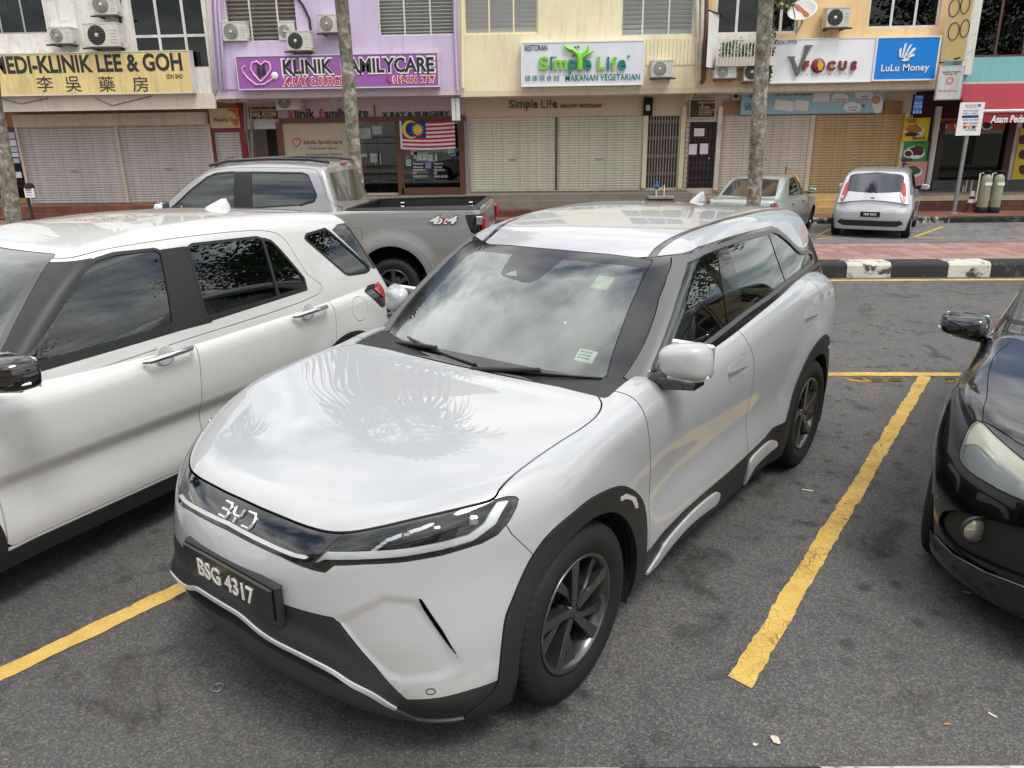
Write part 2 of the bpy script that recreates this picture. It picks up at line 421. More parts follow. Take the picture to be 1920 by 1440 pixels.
# ---------------------------------------------------------------- materials
MATS = {}
def lin(c):
    return tuple(((x + .055) / 1.055) ** 2.4 if x > .04045 else x / 12.92 for x in c)
class NT:
    def __init__(s, m): s.m = m; s.t = m.node_tree; s.t.nodes.clear(); s.out = s.n('ShaderNodeOutputMaterial')
    def n(s, t, **k):
        q = s.t.nodes.new(t)
        for a, b in k.items():
            if a.startswith('i_'): q.inputs[a[2:].replace('_', ' ')].default_value = b
            else: setattr(q, a, b)
        return q
    def l(s, a, b): s.t.links.new(a, b); return s
    def coord(s, scale=(1, 1, 1), kind='Object'):
        c = s.n('ShaderNodeTexCoord'); mp = s.n('ShaderNodeMapping'); mp.inputs['Scale'].default_value = scale
        s.l(c.outputs[kind], mp.inputs[0]); return mp.outputs[0]
    def noise(s, vec, scale, detail=4, rough=.55, dist=0.):
        q = s.n('ShaderNodeTexNoise'); q.inputs['Scale'].default_value = scale; q.inputs['Detail'].default_value = detail
        q.inputs['Roughness'].default_value = rough; q.inputs['Distortion'].default_value = dist
        s.l(vec, q.inputs['Vector']); return q.outputs['Fac']
    def ramp(s, fac, stops):
        q = s.n('ShaderNodeValToRGB'); e = q.color_ramp.elements
        while len(e) < len(stops): e.new(.5)
        for i, (p, c) in enumerate(stops): e[i].position = p; e[i].color = (*c[:3], 1) if len(c) >= 3 else (c[0],) * 3 + (1,)
        s.l(fac, q.inputs[0]); return q.outputs[0]
    def mix(s, fac, a, b, mode='MIX'):
        q = s.n('ShaderNodeMix', data_type='RGBA', blend_type=mode)
        for k, v in (('Factor', fac), ('A', a), ('B', b)):
            if isinstance(v, (int, float)): q.inputs[k].default_value = v
            elif isinstance(v, tuple): q.inputs[k].default_value = (*v[:3], 1)
            else: s.l(v, q.inputs[k])
        return q.outputs['Result']
    def bump(s, h, strength=.3, dist=.01):
        q = s.n('ShaderNodeBump'); q.inputs['Strength'].default_value = strength; q.inputs['Distance'].default_value = dist
        s.l(h, q.inputs['Height']); return q.outputs[0]
    def bsdf(s, col=None, rough=.5, metal=0., coat=0., spec=.5, normal=None, **k):
        q = s.n('ShaderNodeBsdfPrincipled')
        for a, v in (('Base Color', col), ('Roughness', rough), ('Metallic', metal), ('Coat Weight', coat), ('Specular IOR Level', spec)):
            if v is None: continue
            if isinstance(v, tuple): q.inputs[a].default_value = (*v[:3], 1)
            elif isinstance(v, (int, float)): q.inputs[a].default_value = v
            else: s.l(v, q.inputs[a])
        for a, v in k.items(): q.inputs[a.replace('_', ' ')].default_value = v
        if normal is not None: s.l(normal, q.inputs['Normal'])
        s.l(q.outputs[0], s.out.inputs[0]); return q
def mat(name):
    m = bpy.data.materials.new(name); m.use_nodes = True; MATS[name] = m; return NT(m)
def plain(name, col, rough=.5, metal=0., coat=0., spec=.5, vary=.12, scale=6., srgb=True, bump=0., **k):
    """plain colour with a little uneven wear"""
    if name in MATS: return MATS[name]
    t = mat(name); c = lin(col) if srgb else col
    v = t.coord(); f = t.noise(v, scale, 5, .6)
    lo = tuple(x * (1 - vary) for x in c); hi = tuple(min(1, x * (1 + vary)) for x in c)
    cc = t.ramp(f, [(.3, lo), (.7, hi)])
    nm = t.bump(t.noise(v, scale * 12, 3), bump, .004) if bump else None
    t.bsdf(cc, rough, metal, coat, spec, nm, **k); return t.m
def paint(name, col, metal=.35, rough=.32, flake=.5):
    t = mat(name); c = lin(col)
    v = t.coord(); vo = t.n('ShaderNodeTexVoronoi', feature='F1'); vo.inputs['Scale'].default_value = 900; t.l(v, vo.inputs['Vector'])
    f = t.n('ShaderNodeSeparateColor'); t.l(vo.outputs['Color'], f.inputs[0])
    cc = t.ramp(f.outputs[0], [(0, tuple(x * (1 - .10 * flake) for x in c)), (1, tuple(min(1, x * (1 + .10 * flake)) for x in c))])
    dust = t.noise(v, 3.5, 6, .62)
    rr = t.n('ShaderNodeMapRange'); rr.inputs['To Min'].default_value = rough - .03; rr.inputs['To Max'].default_value = rough + .06; t.l(dust, rr.inputs['Value'])
    b = t.bsdf(cc, rr.outputs[0], metal, 1.0, .35); b.inputs['Coat Roughness'].default_value = .008; b.inputs['Coat IOR'].default_value = 1.62
    return t.m
def glass(name, tint, refl=1.55, rough=0.0, gain=1.7):
    """thin glazing: tinted see-through plus mirror reflection growing at grazing angles"""
    t = mat(name); tr = t.n('ShaderNodeBsdfTransparent'); tr.inputs[0].default_value = (*tint, 1)
    gl = t.n('ShaderNodeBsdfGlossy'); gl.inputs['Roughness'].default_value = rough; gl.inputs[0].default_value = (.94, 1, .975, 1)
    fr = t.n('ShaderNodeFresnel'); fr.inputs['IOR'].default_value = refl
    m2 = t.n('ShaderNodeMath', operation='MULTIPLY'); m2.inputs[1].default_value = gain; m2.use_clamp = True; t.l(fr.outputs[0], m2.inputs[0])
    mx = t.n('ShaderNodeMixShader'); t.l(m2.outputs[0], mx.inputs[0]); t.l(tr.outputs[0], mx.inputs[1]); t.l(gl.outputs[0], mx.inputs[2])
    t.l(mx.outputs[0], t.out.inputs[0]); return t.m
def emit(name, col, st):
    t = mat(name); e = t.n('ShaderNodeEmission'); e.inputs[0].default_value = (*lin(col), 1); e.inputs[1].default_value = st
    t.l(e.outputs[0], t.out.inputs[0]); return t.m
# ---------------------------------------------------------------- shared car parts
M_TYRE = plain('tyre_rubber', (.060, .060, .062), .7, vary=.25, scale=14, bump=.25)
M_BLACKP = plain('black_plastic', (.125, .127, .132), .5, vary=.15, scale=9, bump=.12)
M_GLOSSB = plain('gloss_black', (.05, .052, .058), .08, coat=1., vary=.1)
M_PILLAR = plain('pillar_film', (.10, .103, .11), .14, coat=.8, vary=.1, metal=.2)
M_DARK = plain('dark_cavity', (.05, .05, .052), .8, vary=.2)
M_CHROME = plain('chrome', (.86, .87, .88), .08, metal=1., vary=.03)
M_SILVER = plain('satin_silver', (.78, .785, .79), .3, metal=.25, coat=.5, vary=.05)
M_RIM = plain('dark_machined_alloy', (.40, .405, .41), .25, metal=.85, vary=.12, scale=18)
M_DISC = plain('brake_disc', (.35, .34, .33), .4, metal=.9, vary=.2, scale=20)
M_GLASS = glass('windscreen_glass', (.76, .86, .82), 1.75, 0., 2.2)
M_TINT = glass('tinted_glass', (.13, .145, .15), 1.6)
M_CLEAR = glass('lamp_cover', (.92, .93, .94), 1.45)
M_RED = plain('lamp_red', (.62, .03, .06), .12, coat=1., vary=.1)
M_WHITEL = plain('lamp_white', (.95, .955, .96), .2, coat=.5, vary=.05)
M_PLATE = plain('plate_black', (.06, .06, .065), .25, coat=.4, vary=.1)
M_PLATEW = plain('plate_white', (.86, .86, .84), .45, vary=.08)
M_SEAT = plain('seat_fabric', (.33, .34, .345), .8, vary=.2, scale=20, bump=.2)
M_DASH = plain('dashboard', (.40, .41, .41), .75, vary=.15, scale=12, bump=.15)

def make_wheel(parent, x, y, R_, rim, width, spoke_fn, nspoke, m_rim=None, side=1, seg=60, lugs=True):
    """wheel > tyre, rim, spoke..., hub_cap, brake_disc; its outer face on the +side of y"""
    m_rim = m_rim or M_RIM; w2 = width / 2
    o = link('wheel', None, parent, (x, y, R_))
    if side < 0: o.rotation_euler = (0, 0, math.pi)
    tb = MB()
    n = seg * 3; rows = []
    prof = [(rim * .96, -w2 * .80), (rim + .012, -w2 * .86), (rim + (R_ - rim) * .55, -w2 * 1.02), (R_ - .022, -w2 * .93), (R_ - .006, -w2 * .80), (R_, -w2 * .52),
            (R_, -w2 * .46), (R_ - .008, -w2 * .44), (R_ - .008, -w2 * .38), (R_, -w2 * .36), (R_, -w2 * .05), (R_ - .008, -w2 * .03), (R_ - .008, w2 * .05), (R_, w2 * .07), (R_, w2 * .36), (R_ - .008, w2 * .38), (R_ - .008, w2 * .44),
            (R_, w2 * .46), (R_, w2 * .52), (R_ - .006, w2 * .80), (R_ - .022, w2 * .93), (R_ - .045, w2 * .985), (R_ - .049, w2 * 1.0), (rim + (R_ - rim) * .55, w2 * 1.02), (rim + (R_ - rim) * .3, w2 * .98), (rim + .014, w2 * .88), (rim + .006, w2 * .84), (rim * .96, w2 * .78)]
    V = []; m = len(prof)
    for k, (r, h) in enumerate(prof):
        for j in range(n):
            a = 2 * math.pi * j / n; q = r
            if j % 3 == 0 and 4 <= k <= 19 and r > R_ - .007: q = r - (.006 if (k <= 5 or k >= 18) else .0035)
            V.append((q * math.cos(a), h, q * math.sin(a)))
    F = [(i * n + j, (i + 1) * n + j, (i + 1) * n + (j + 1) % n, i * n + (j + 1) % n) for i in range(m - 1) for j in range(n)]
    tb.add(V, F, True); tb.build('tyre', M_TYRE, o)
    rb = MB()
    rb.lathe([(rim + .004, w2 * .84), (rim + .004, w2 * .90), (rim - .004, w2 * .905), (rim - .012, w2 * .86), (rim - .020, w2 * .70), (rim - .032, w2 * .3), (rim - .036, -w2 * .7), (rim, -w2 * .8)], seg, 'Y')
    r_ = rb.build('rim', m_rim, o)
    # nspoke counts whole repeats of the pattern given by spoke_fn(mb, angle)
    s0 = None
    for k in range(nspoke):
        if s0 is None:
            sb = MB(); spoke_fn(sb, rim, w2); s0 = sb.build('spoke', m_rim, r_)
        else: s0 = dup(s0, r_)
        s0.rotation_euler = (0, 2 * math.pi * k / nspoke, 0)
    hb = MB(); hb.lathe([(.001, w2 * .70), (.026, w2 * .70), (.030, w2 * .66), (.031, w2 * .4)], 20, 'Y'); hb.build('hub_cap', m_rim, o)
    if lugs:
        for k in range(5):
            lb = MB(); a = 2 * math.pi * (k + .5) / 5; lb.lathe([(.001, w2 * .55), (.009, w2 * .55), (.011, w2 * .3)], 8, 'Y', (.052 * math.cos(a), 0, .052 * math.sin(a)))
            lb.build('wheel_nut', M_DARK, o)
    db = MB(); db.lathe([(.02, w2 * .1), (rim * .68, w2 * .1), (rim * .68, w2 * .0), (.02, w2 * .0)], 32, 'Y'); db.build('brake_disc', M_DISC, o)
    kb = MB(); kb.lathe([(rim * .97, -w2 * .3), (.02, -w2 * .3)], 24, 'Y'); kb.build('wheel_back', M_DARK, o)
    return o

def blade(mb, pts, y_out, y_in):
    """flat-faced spoke: outline [(r, t)] in the wheel plane with its face height per point"""
    n = len(pts); V = []
    for (r, t, h) in pts: V.append((t, h, r))
    for (r, t, h) in pts: V.append((t * .8, y_in, r))
    F = [tuple(range(n)), tuple(range(n, 2 * n))[::-1]] + [(i, n + i, n + (i + 1) % n, (i + 1) % n) for i in range(n)]
    P = [Vector(V[i]) for i in range(3)]
    if (P[1] - P[0]).cross(P[2] - P[0]).y < 0: F = [f[::-1] for f in F]
    mb.add(V, F)

def plain_spoke(mb, rim, w2):
    blade(mb, [(.03, -.022, w2 * .66), (.03, .022, w2 * .66), (rim * .6, .020, w2 * .74), (rim - .006, .030, w2 * .80), (rim - .006, -.030, w2 * .80), (rim * .6, -.020, w2 * .74)], 0, w2 * .35)

def liner(parent, x, y, R_, half):
    """dark wheel-house"""
    mb = MB(); s = 1 if y > 0 else -1
    mb.lathe([(R_, 0), (R_, -.34), (.05, -.34)], 28, 'Y', (x, abs(y), .34), True, -R(25), R(205))
    if s < 0: mb.v = [(a, -b, c) for a, b, c in mb.v]; mb.f = [f[::-1] for f in mb.f]
    return mb.build('wheel_housing', M_DARK, parent)

def number_plate(parent, s, c, w_, h_, face, depth=.012, name='number_plate'):
    """plate whose face points along `face` ('+x' front or '-x' rear); characters raised white"""
    sg = 1 if face == '+x' else -1
    p = link(name, None, parent, c, R(90) if sg > 0 else R(-90))
    MB().box((0, 0, 0), (w_, depth, h_), bev=.004).build('plate_board', M_PLATE, p)
    text('plate_characters', s, M_PLATEW, p, -w_ * .32, w_ * .32, -h_ * .27, h_ * .27, -depth / 2 - .004, bold=.012, depth=.003)
    return p

class CarKit:
    """cuts the body shells of one car into named panels"""
    def __init__(s, name, label, cat, loc, heading, group=None):
        s.root = thing(name, label, cat, loc, heading, group)
    def put(s, name, m, material, how='join', off=0., skirt=.012, parent=None, vec=None):
        """how: 'join' = one part made of both halves, 'pair' = a left and a right part, 'one' = as it is"""
        if not len(m.T): return None
        q = m.moved(off, vec)
        if skirt: q = q.skirt(skirt)
        par = parent if parent is not None else s.root
        if how == 'join': return msh_obj(name, q.both(), material, par)
        a = msh_obj(name, q, material, par)
        if how == 'pair': s.last_mirror = msh_obj(name, q.mirrored(), material, par)
        return a
def take(m, sd, gap=.0022):
    """piece inside sd, rest outside, with a shut line between"""
    return m.split(sd + gap)[0], m.split(sd - gap)[1]
def band(m, sd, w):
    """piece within w of a line, and the rest"""
    return m.split(sd - w)
# ---------------------------------------------------------------- ground, road, markings
def asphalt(name, base, tone=(1, 1, 1), scale=105):
    t = mat(name); v = t.coord()
    vo = t.n('ShaderNodeTexVoronoi', feature='F1'); vo.inputs['Scale'].default_value = scale; vo.inputs['Randomness'].default_value = 1; t.l(v, vo.inputs['Vector'])
    sc = t.n('ShaderNodeSeparateColor'); t.l(vo.outputs['Color'], sc.inputs[0])
    b = base
    st = t.ramp(sc.outputs[0], [(0, tuple(b * .35 * q for q in tone)), (.45, tuple(b * .8 * q for q in tone)), (.8, tuple(b * 1.4 * q for q in tone)), (1, tuple(b * 2.4 * q for q in tone))])
    fine = t.noise(v, scale * 2.4, 3, .7); st = t.mix(.45, st, t.ramp(fine, [(.3, (b * .4,) * 3), (.7, (b * 1.7,) * 3)]))
    big = t.noise(v, .5, 6, .62); st = t.mix(1., st, t.ramp(big, [(.28, (.72,) * 3), (.52, (1.,) * 3), (.75, (1.18, 1.17, 1.15))]), 'MULTIPLY')
    oil = t.noise(v, 2.3, 7, .72, .8); st = t.mix(1., st, t.ramp(oil, [(.32, (.40, .39, .38)), (.47, (1,) * 3)]), 'MULTIPLY')
    vs = t.n('ShaderNodeTexVoronoi', feature='F1'); vs.inputs['Scale'].default_value = 6.5; t.l(t.coord((1, 1, 1)), vs.inputs['Vector'])
    dn = t.mix(.22, vs.outputs['Distance'], t.noise(v, 14, 4, .6)); spot = t.ramp(dn, [(.19, (0,) * 3), (.34, (1,) * 3)]); zone = t.ramp(t.noise(v, .75, 3, .5), [(.44, (1,) * 3), (.54, (0,) * 3)])
    st = t.mix(1., st, t.mix(1., t.mix(1., spot, zone, 'ADD'), (.0, .0, .0), 'ADD') if False else t.ramp(t.mix(1., spot, zone, 'LIGHTEN'), [(0, (.50, .49, .48)), (1, (1,) * 3)]), 'MULTIPLY')
    h = t.mix(.5, vo.outputs['Distance'], fine)
    t.bsdf(st, .84, spec=.4, normal=t.bump(h, .7, .008)); return t.m
M_ASPH = asphalt('asphalt', .102, (1, .94, .885), 150)
M_ASPH2 = asphalt('far_asphalt', .17, (1, .965, .93), 90)
def road_paint():
    t = mat('yellow_road_paint'); v = t.coord()
    a = t.noise(v, 5, 6, .65); c = t.ramp(a, [(.25, lin((.62, .50, .26))), (.45, lin((.78, .645, .33))), (.7, lin((.84, .71, .41)))])
    wv = t.noise(v, 7, 3, .5); dv = t.n('ShaderNodeVectorMath', operation='MULTIPLY_ADD'); t.l(v, dv.inputs[0]); dv.inputs[1].default_value = (1, 1, 1)
    vo = t.n('ShaderNodeTexVoronoi', feature='DISTANCE_TO_EDGE'); vo.inputs['Scale'].default_value = 22; t.l(v, vo.inputs['Vector'])
    cr = t.ramp(vo.outputs['Distance'], [(0, (0, 0, 0)), (.035, (1, 1, 1))]); zone = t.ramp(t.noise(v, 1.6, 4, .6), [(.45, (0,) * 3), (.58, (1,) * 3)])
    c = t.mix(t.mix(1., t.mix(1., cr, (1, 1, 1), 'DIFFERENCE'), zone, 'MULTIPLY'), c, (.035, .03, .025))
    grit = t.ramp(t.noise(v, 190, 3, .7), [(.33, (.55,) * 3), (.5, (1,) * 3)]); c = t.mix(.7, c, grit, 'MULTIPLY')
    worn = t.ramp(t.noise(v, 3.1, 7, .75, .5), [(.62, (0,) * 3), (.74, (1,) * 3)]); c = t.mix(t.mix(.55, (0, 0, 0), worn), c, (.12, .09, .05))
    t.bsdf(c, .75, spec=.35, normal=t.bump(t.noise(v, 160, 3), .4, .004)); return t.m
M_YEL = road_paint()
def concrete(name, c, var=.3, scale=3., bump=.3):
    t = mat(name); v = t.coord(); c = lin(c)
    a = t.ramp(t.noise(v, scale, 8, .66), [(.28, tuple(x * (1 - var) for x in c)), (.55, c), (.78, tuple(min(1, x * (1 + var * .6)) for x in c))])
    a = t.mix(.6, a, t.ramp(t.noise(v, scale * 30, 4, .7), [(.3, (.7,) * 3), (.6, (1.,) * 3)]), 'MULTIPLY')
    t.bsdf(a, .85, spec=.3, normal=t.bump(t.noise(v, scale * 25, 4, .6), bump, .006)); return t.m
def brickwork(name, c1, c2, mortar, sx=.2, sz=.1, plane='xy'):
    t = mat(name); co = t.n('ShaderNodeTexCoord'); mp = t.n('ShaderNodeMapping'); t.l(co.outputs['Object'], mp.inputs[0])
    if plane == 'xz': mp.inputs['Rotation'].default_value = (R(-90), 0, 0)
    b = t.n('ShaderNodeTexBrick'); t.l(mp.outputs[0], b.inputs['Vector']); b.inputs['Scale'].default_value = 1
    b.inputs['Brick Width'].default_value = sx; b.inputs['Row Height'].default_value = sz; b.inputs['Mortar Size'].default_value = .006
    b.inputs['Color1'].default_value = (*lin(c1), 1); b.inputs['Color2'].default_value = (*lin(c2), 1); b.inputs['Mortar'].default_value = (*lin(mortar), 1)
    d = t.ramp(t.noise(mp.outputs[0], 1.3, 7, .65), [(.3, (.62,) * 3), (.6, (1.05,) * 3)]); c = t.mix(1., b.outputs['Color'], d, 'MULTIPLY')
    t.bsdf(c, .85, spec=.3, normal=t.bump(b.outputs['Fac'], .3, -.004)); return t.m
M_CONC = concrete('concrete', (.60, .585, .55)); M_DIRT = concrete('bare_ground', (.40, .38, .33), .35, 1.2)
def worn_paint(name, top, under, lo=.52, hi=.60, scale=4.5):
    """paint worn through to concrete in patches"""
    t = mat(name); v = t.coord(); a = t.noise(v, scale, 8, .72, .4)
    m_ = t.ramp(a, [(lo, (0,) * 3), (hi, (1,) * 3)])
    tc = t.ramp(t.noise(v, 2.2, 6, .6), [(.3, tuple(x * .78 for x in lin(top))), (.7, lin(top))])
    uc = t.ramp(t.noise(v, 26, 4, .7), [(.3, tuple(x * .55 for x in lin(under))), (.7, lin(under))])
    t.bsdf(t.mix(m_, tc, uc), .8, spec=.3, normal=t.bump(t.noise(v, 60, 4), .35, .006)); return t.m
M_KW = worn_paint('kerb_white', (.80, .79, .75), (.32, .30, .27)); M_KB = worn_paint('kerb_black', (.20, .20, .20), (.46, .44, .41), .56, .70)
M_KWOLD = worn_paint('old_kerb_white', (.78, .77, .73), (.20, .19, .17), .44, .54); M_KBOLD = worn_paint('old_kerb_black', (.15, .148, .14), (.34, .33, .30), .5, .62)
ZF = -.25                     # level of the far carriageway
g = MB(); g.quad((-900, -900, -.42), (900, -900, -.42), (900, 900, -.42), (-900, 900, -.42)); struct(g.build('ground', M_DIRT))
g = MB(); g.bx(-70, 70, .9, 11.3, -.40, 0); struct(g.build('near_road', M_ASPH))
g = MB(); g.bx(-70, 70, 13.55, 20.72, -.415, ZF); struct(g.build('far_road', M_ASPH2))
def ragged(name, p0, p1, w_, z, seed=0, jag=.008, parent=None, step=.03):
    """painted line with a slightly broken edge"""
    r_ = random.Random(seed); a, b = Vector((*p0, 0)), Vector((*p1, 0)); L = (b - a).length; d = (b - a) / L; n = Vector((-d.y, d.x, 0)); k = max(2, int(L / step)); V = []
    o1 = o2 = 0.
    for i in range(k + 1):
        c = a + d * (L * i / k); o1 = o1 * .6 + r_.uniform(-jag, jag) * .7; o2 = o2 * .6 + r_.uniform(-jag, jag) * .7
        e = r_.uniform(-jag, jag) * 2 if i in (0, k) else 0
        for s, o in ((-1, o1), (1, o2)):
            q = c + n * (s * w_ / 2 + o) + d * (e * s); V.append((q.x, q.y, z))
    F = [(2 * i, 2 * i + 2, 2 * i + 3, 2 * i + 1)[::-1] for i in range(k)]
    return struct(MB().add(V, F).build(name, M_YEL, parent))
ragged('bay_line', (.735, 2.465), (3.25, 6.43), .092, .004, 1)
ragged('bay_line', (-2.545, 1.9), (.61, 6.43), .095, .004, 2)
ragged('bay_line', (-5.9, 2.0), (-2.55, 6.43), .095, .004, 3)
ragged('bay_line', (4.0, 2.9), (6.2, 6.43), .095, .004, 4)
ragged('lane_line', (-12, 6.487), (3.61, 6.487), .10, .0045, 5)
ragged('kerb_line', (-30, 11.05), (30, 11.05), .12, .004, 6, .006, step=.08)
M_YOLD = worn_paint('faded_yellow_paint', (.72, .55, .22), (.30, .26, .18), .42, .52, 6)
for k, (a, b, yy) in enumerate(((2.55, 3.0, 6.325), (3.38, 3.62, 6.32))):
    o = ragged('faded_mark', (a, yy), (b, yy), .11, .004, 9 + k, .02); o.data.materials[0] = M_YOLD
for k, (u0, v0, u1, v1) in enumerate(((1535, 440, 1566, 426), (1716, 444, 1768, 425), (1560, 446, 1530, 448), (1660, 445.5, 1770, 446), (1908, 447, 1990, 447))):
    a = pix(u0, v0, Z=ZF); b = pix(u1, v1, Z=ZF); ragged('far_bay_line', (a[0], a[1]), (b[0], b[1]), .09, ZF + .004, 20 + k, .006)
# ---- near pavement with its painted kerb
def kerb_run(parent, x0, xs, y0, y1, z0, z1, mats, round_=.03, face=-1):
    for k in range(len(xs) - 1):
        a, b = xs[k] + .003, xs[k + 1] - .003; yf, yb = (y0, y1) if face < 0 else (y1, y0); s = 1 if face < 0 else -1
        P = [(yf, z0), (yf + s * .012, z1 - round_), (yf + s * (.02 + round_ * .4), z1 - round_ * .35), (yf + s * (.03 + round_), z1), (yb, z1), (yb, z0)]
        V = [(a, *p) for p in P] + [(b, *p) for p in P]; n = len(P)
        F = [tuple(range(n)), tuple(range(n, 2 * n))[::-1]] + [(i, n + i, n + (i + 1) % n, (i + 1) % n) for i in range(n)]
        if face > 0: F = [f[::-1] for f in F]
        struct(MB().add(V, F).build('kerb_stone', mats[k % len(mats)], parent)) if parent is None else MB().add(V, F).build('kerb_stone', mats[k % len(mats)], parent)
_a, _b = pix(300, 1428, Z=.15), pix(1900, 1420, Z=.15); TH = math.atan2(_b[1] - _a[1], _b[0] - _a[0])
def loc2(u): q = pix(u, 1437, Z=.15); return (q[0] * math.cos(TH) + q[1] * math.sin(TH), -q[0] * math.sin(TH) + q[1] * math.cos(TH))
YK = -_a[0] * math.sin(TH) + _a[1] * math.cos(TH)
pv = struct(MB().bx(-40, 40, -6, YK - .25, -.40, .145).build('near_pavement', concrete('pavement_slab', (.52, .47, .42), .25, 2.))); pv.rotation_euler = (0, 0, TH)
xs = [-9.0, -6.2, -5.1, -3.9, loc2(-260)[0], loc2(150)[0], loc2(470)[0], loc2(1165)[0], loc2(1540)[0], 2.3, 3.3, 4.5, 6.0]
kerb_run(pv, 0, xs, YK - .25, YK, -.1, .15, [M_KW, M_KB], .02, 1)
# ---- median with kerb stones and tiles
md = struct(MB().bx(-60, 60, 11.62, 13.40, -.40, .185).build('median', brickwork('median_paving', (.60, .45, .42), (.56, .42, .40), (.42, .33, .31), .3, .3)))
xs = [-13.0]; i = 0
pt_ = [pix(u, 505, Y=11.28)[0] for u in (1524, 1588, 1671, 1778, 1858, 1945)]
left = [pt_[0] - .72 * k for k in range(24, 0, -1)]; xs = left + pt_ + [pt_[-1] + .72 * k for k in range(1, 10)]
kerb_run(md, 0, xs, 11.27, 11.62, -.05, .215, [M_KB, M_KW], .045, -1)
kerb_run(md, 0, xs, 13.40, 13.56, -.40, .205, [M_KBOLD], .03, 1)
M_TILE = [concrete('pink_tile_%d' % k, c, .18, 5., .2) for k, c in enumerate(((.60, .47, .44), (.64, .51, .48), (.56, .44, .41), (.62, .50, .48)))]
tm = [MB().box((0, 0, 0), (.292, .292, .03), bev=.006) for _ in M_TILE]; tile0 = None; protos = []
for k, m_ in enumerate(M_TILE):
    o = tm[k].build('paving_tile', m_, md, (3.2, 11.8, -.2)); protos.append(o)
first = [True] * 4
for iy in range(6):
    for ix in range(23):
        k = rnd.randrange(4); x, y = 3.3 + ix * .3, 11.77 + iy * .3
        zt = .196 + rnd.uniform(-.0015, .0015)
        if first[k]: protos[k].location = (x, y, zt); first[k] = False
        else: dup(protos[k], md, (x, y, zt))
# ---- far pavement
M_FPAVE = brickwork('red_paver', (.56, .36, .29), (.46, .30, .26), (.36, .31, .27), .2, .1)
fp = struct(MB().bx(-50, 50, 20.9, 22.62, -.415, -.115).build('far_pavement', M_FPAVE))
xf_ = [-20 + 1.05 * k for k in range(42)]
kerb_run(fp, 0, xf_, 20.70, 20.9, -.41, -.105, [M_KBOLD, M_KWOLD, M_KBOLD], .03, -1)
# ---------------------------------------------------------------- the shop row across the street
YF, YS = 22.4, 23.8                      # upper facade and recessed shopfront planes
def rect(u0, v0, u1, v1, Y):
    """photo rectangle -> x0, x1, z0, z1 on the plane Y"""
    um, vm = (u0 + u1) / 2, (v0 + v1) / 2
    return pix(u0, vm, Y=Y)[0], pix(u1, vm, Y=Y)[0], pix(um, v1, Y=Y)[2], pix(um, v0, Y=Y)[2]
def adopt(o, p):
    o.parent = p
    if p is not None and p.type == 'EMPTY': o.matrix_parent_inverse = Matrix.Translation(-Vector(p.location))
    return o
def W(mb, name, m_, p): return adopt(mb.build(name, m_), p)
def TX(name, s, m_, p, r, Y, **k):
    """lettering in the photo box r on the plane Y"""
    x0, x1, z0, z1 = rect(*r, Y); return adopt(text(name, s, m_, None, x0, x1, z0, z1, Y, **k), p)
def walls(name, c, var=.16, streak=.5, peel=None):
    """rendered wall: blotches, rain streaks, sometimes peeling"""
    t = mat(name); v = t.coord(); c = lin(c)
    a = t.ramp(t.noise(v, .9, 8, .62), [(.3, tuple(x * (1 - var) for x in c)), (.55, c), (.75, tuple(min(1, x * (1 + var * .5)) for x in c))])
    sv = t.coord((5., 5., .35)); s_ = t.ramp(t.noise(sv, 1.6, 7, .68), [(.50, (1,) * 3), (.70, (1 - .45 * streak,) * 3)]); a = t.mix(1., a, s_, 'MULTIPLY')
    a = t.mix(.35, a, t.ramp(t.noise(v, 26, 4, .7), [(.3, (.75,) * 3), (.6, (1,) * 3)]), 'MULTIPLY')
    if peel:
        k = t.ramp(t.noise(v, 2.6, 9, .72, .6), [(.53, (0,) * 3), (.60, (1,) * 3)]); a = t.mix(k, a, tuple(lin(peel)))
    t.bsdf(a, .82, spec=.3, normal=t.bump(t.noise(v, 30, 5, .65), .25, .008)); return t.m
M_W1 = walls('white_render', (.90, .89, .86), .10, .6, (.80, .775, .73)); M_W2 = walls('lilac_render', (.80, .735, .845), .08, .3); M_W2B = walls('dusty_pink_render', (.82, .755, .77), .06, .2)
M_W3 = walls('cream_render', (.93, .885, .745), .09, .4); M_W3B = walls('tan_render', (.86, .80, .69), .05, .15); M_W4 = walls('orange_render', (.91, .775, .575), .10, .5); M_W5 = walls('teal_render', (.52, .745, .76), .08, .3)
M_BEIGE = walls('beige_render', (.86, .81, .74), .1, .4); M_TAN = walls('ochre_render', (.68, .56, .38), .12, .3); M_MAROON = plain('maroon_frame', (.24, .09, .12), .45, vary=.15)
M_BROWN = plain('brown_timber', (.40, .25, .18), .5, vary=.2, scale=9); M_FRAMEW = plain('white_frame', (.80, .80, .78), .45, vary=.12, scale=5); M_ALU = plain('aluminium_frame', (.66, .67, .68), .35, metal=.7, vary=.1)
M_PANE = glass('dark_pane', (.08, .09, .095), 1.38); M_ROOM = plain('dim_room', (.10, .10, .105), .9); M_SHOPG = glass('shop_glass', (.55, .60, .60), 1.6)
M_LOUV = glass('louvre_blade', (.55, .57, .57), 1.6); M_CURT = plain('curtain', (.72, .71, .67), .9, vary=.2, scale=3)
M_PIPEW = plain('pipe_white', (.80, .77, .70), .5, vary=.2, scale=4); M_CABLE = plain('cable_black', (.06, .06, .06), .6); M_ACB = plain('aircon_casing', (.80, .79, .75), .45, vary=.14, scale=4); M_ACG = plain('aircon_grille', (.40, .40, .39), .6, vary=.2, scale=12); M_RUST = plain('rusty_bracket', (.23, .16, .14), .7, vary=.35, scale=14)
M_INK = plain('sign_black', (.16, .155, .165), .5, vary=.08); M_SRED = plain('sign_red', (.80, .12, .15), .45, vary=.08); M_SWHITE = plain('sign_white', (.90, .90, .90), .4, vary=.05)
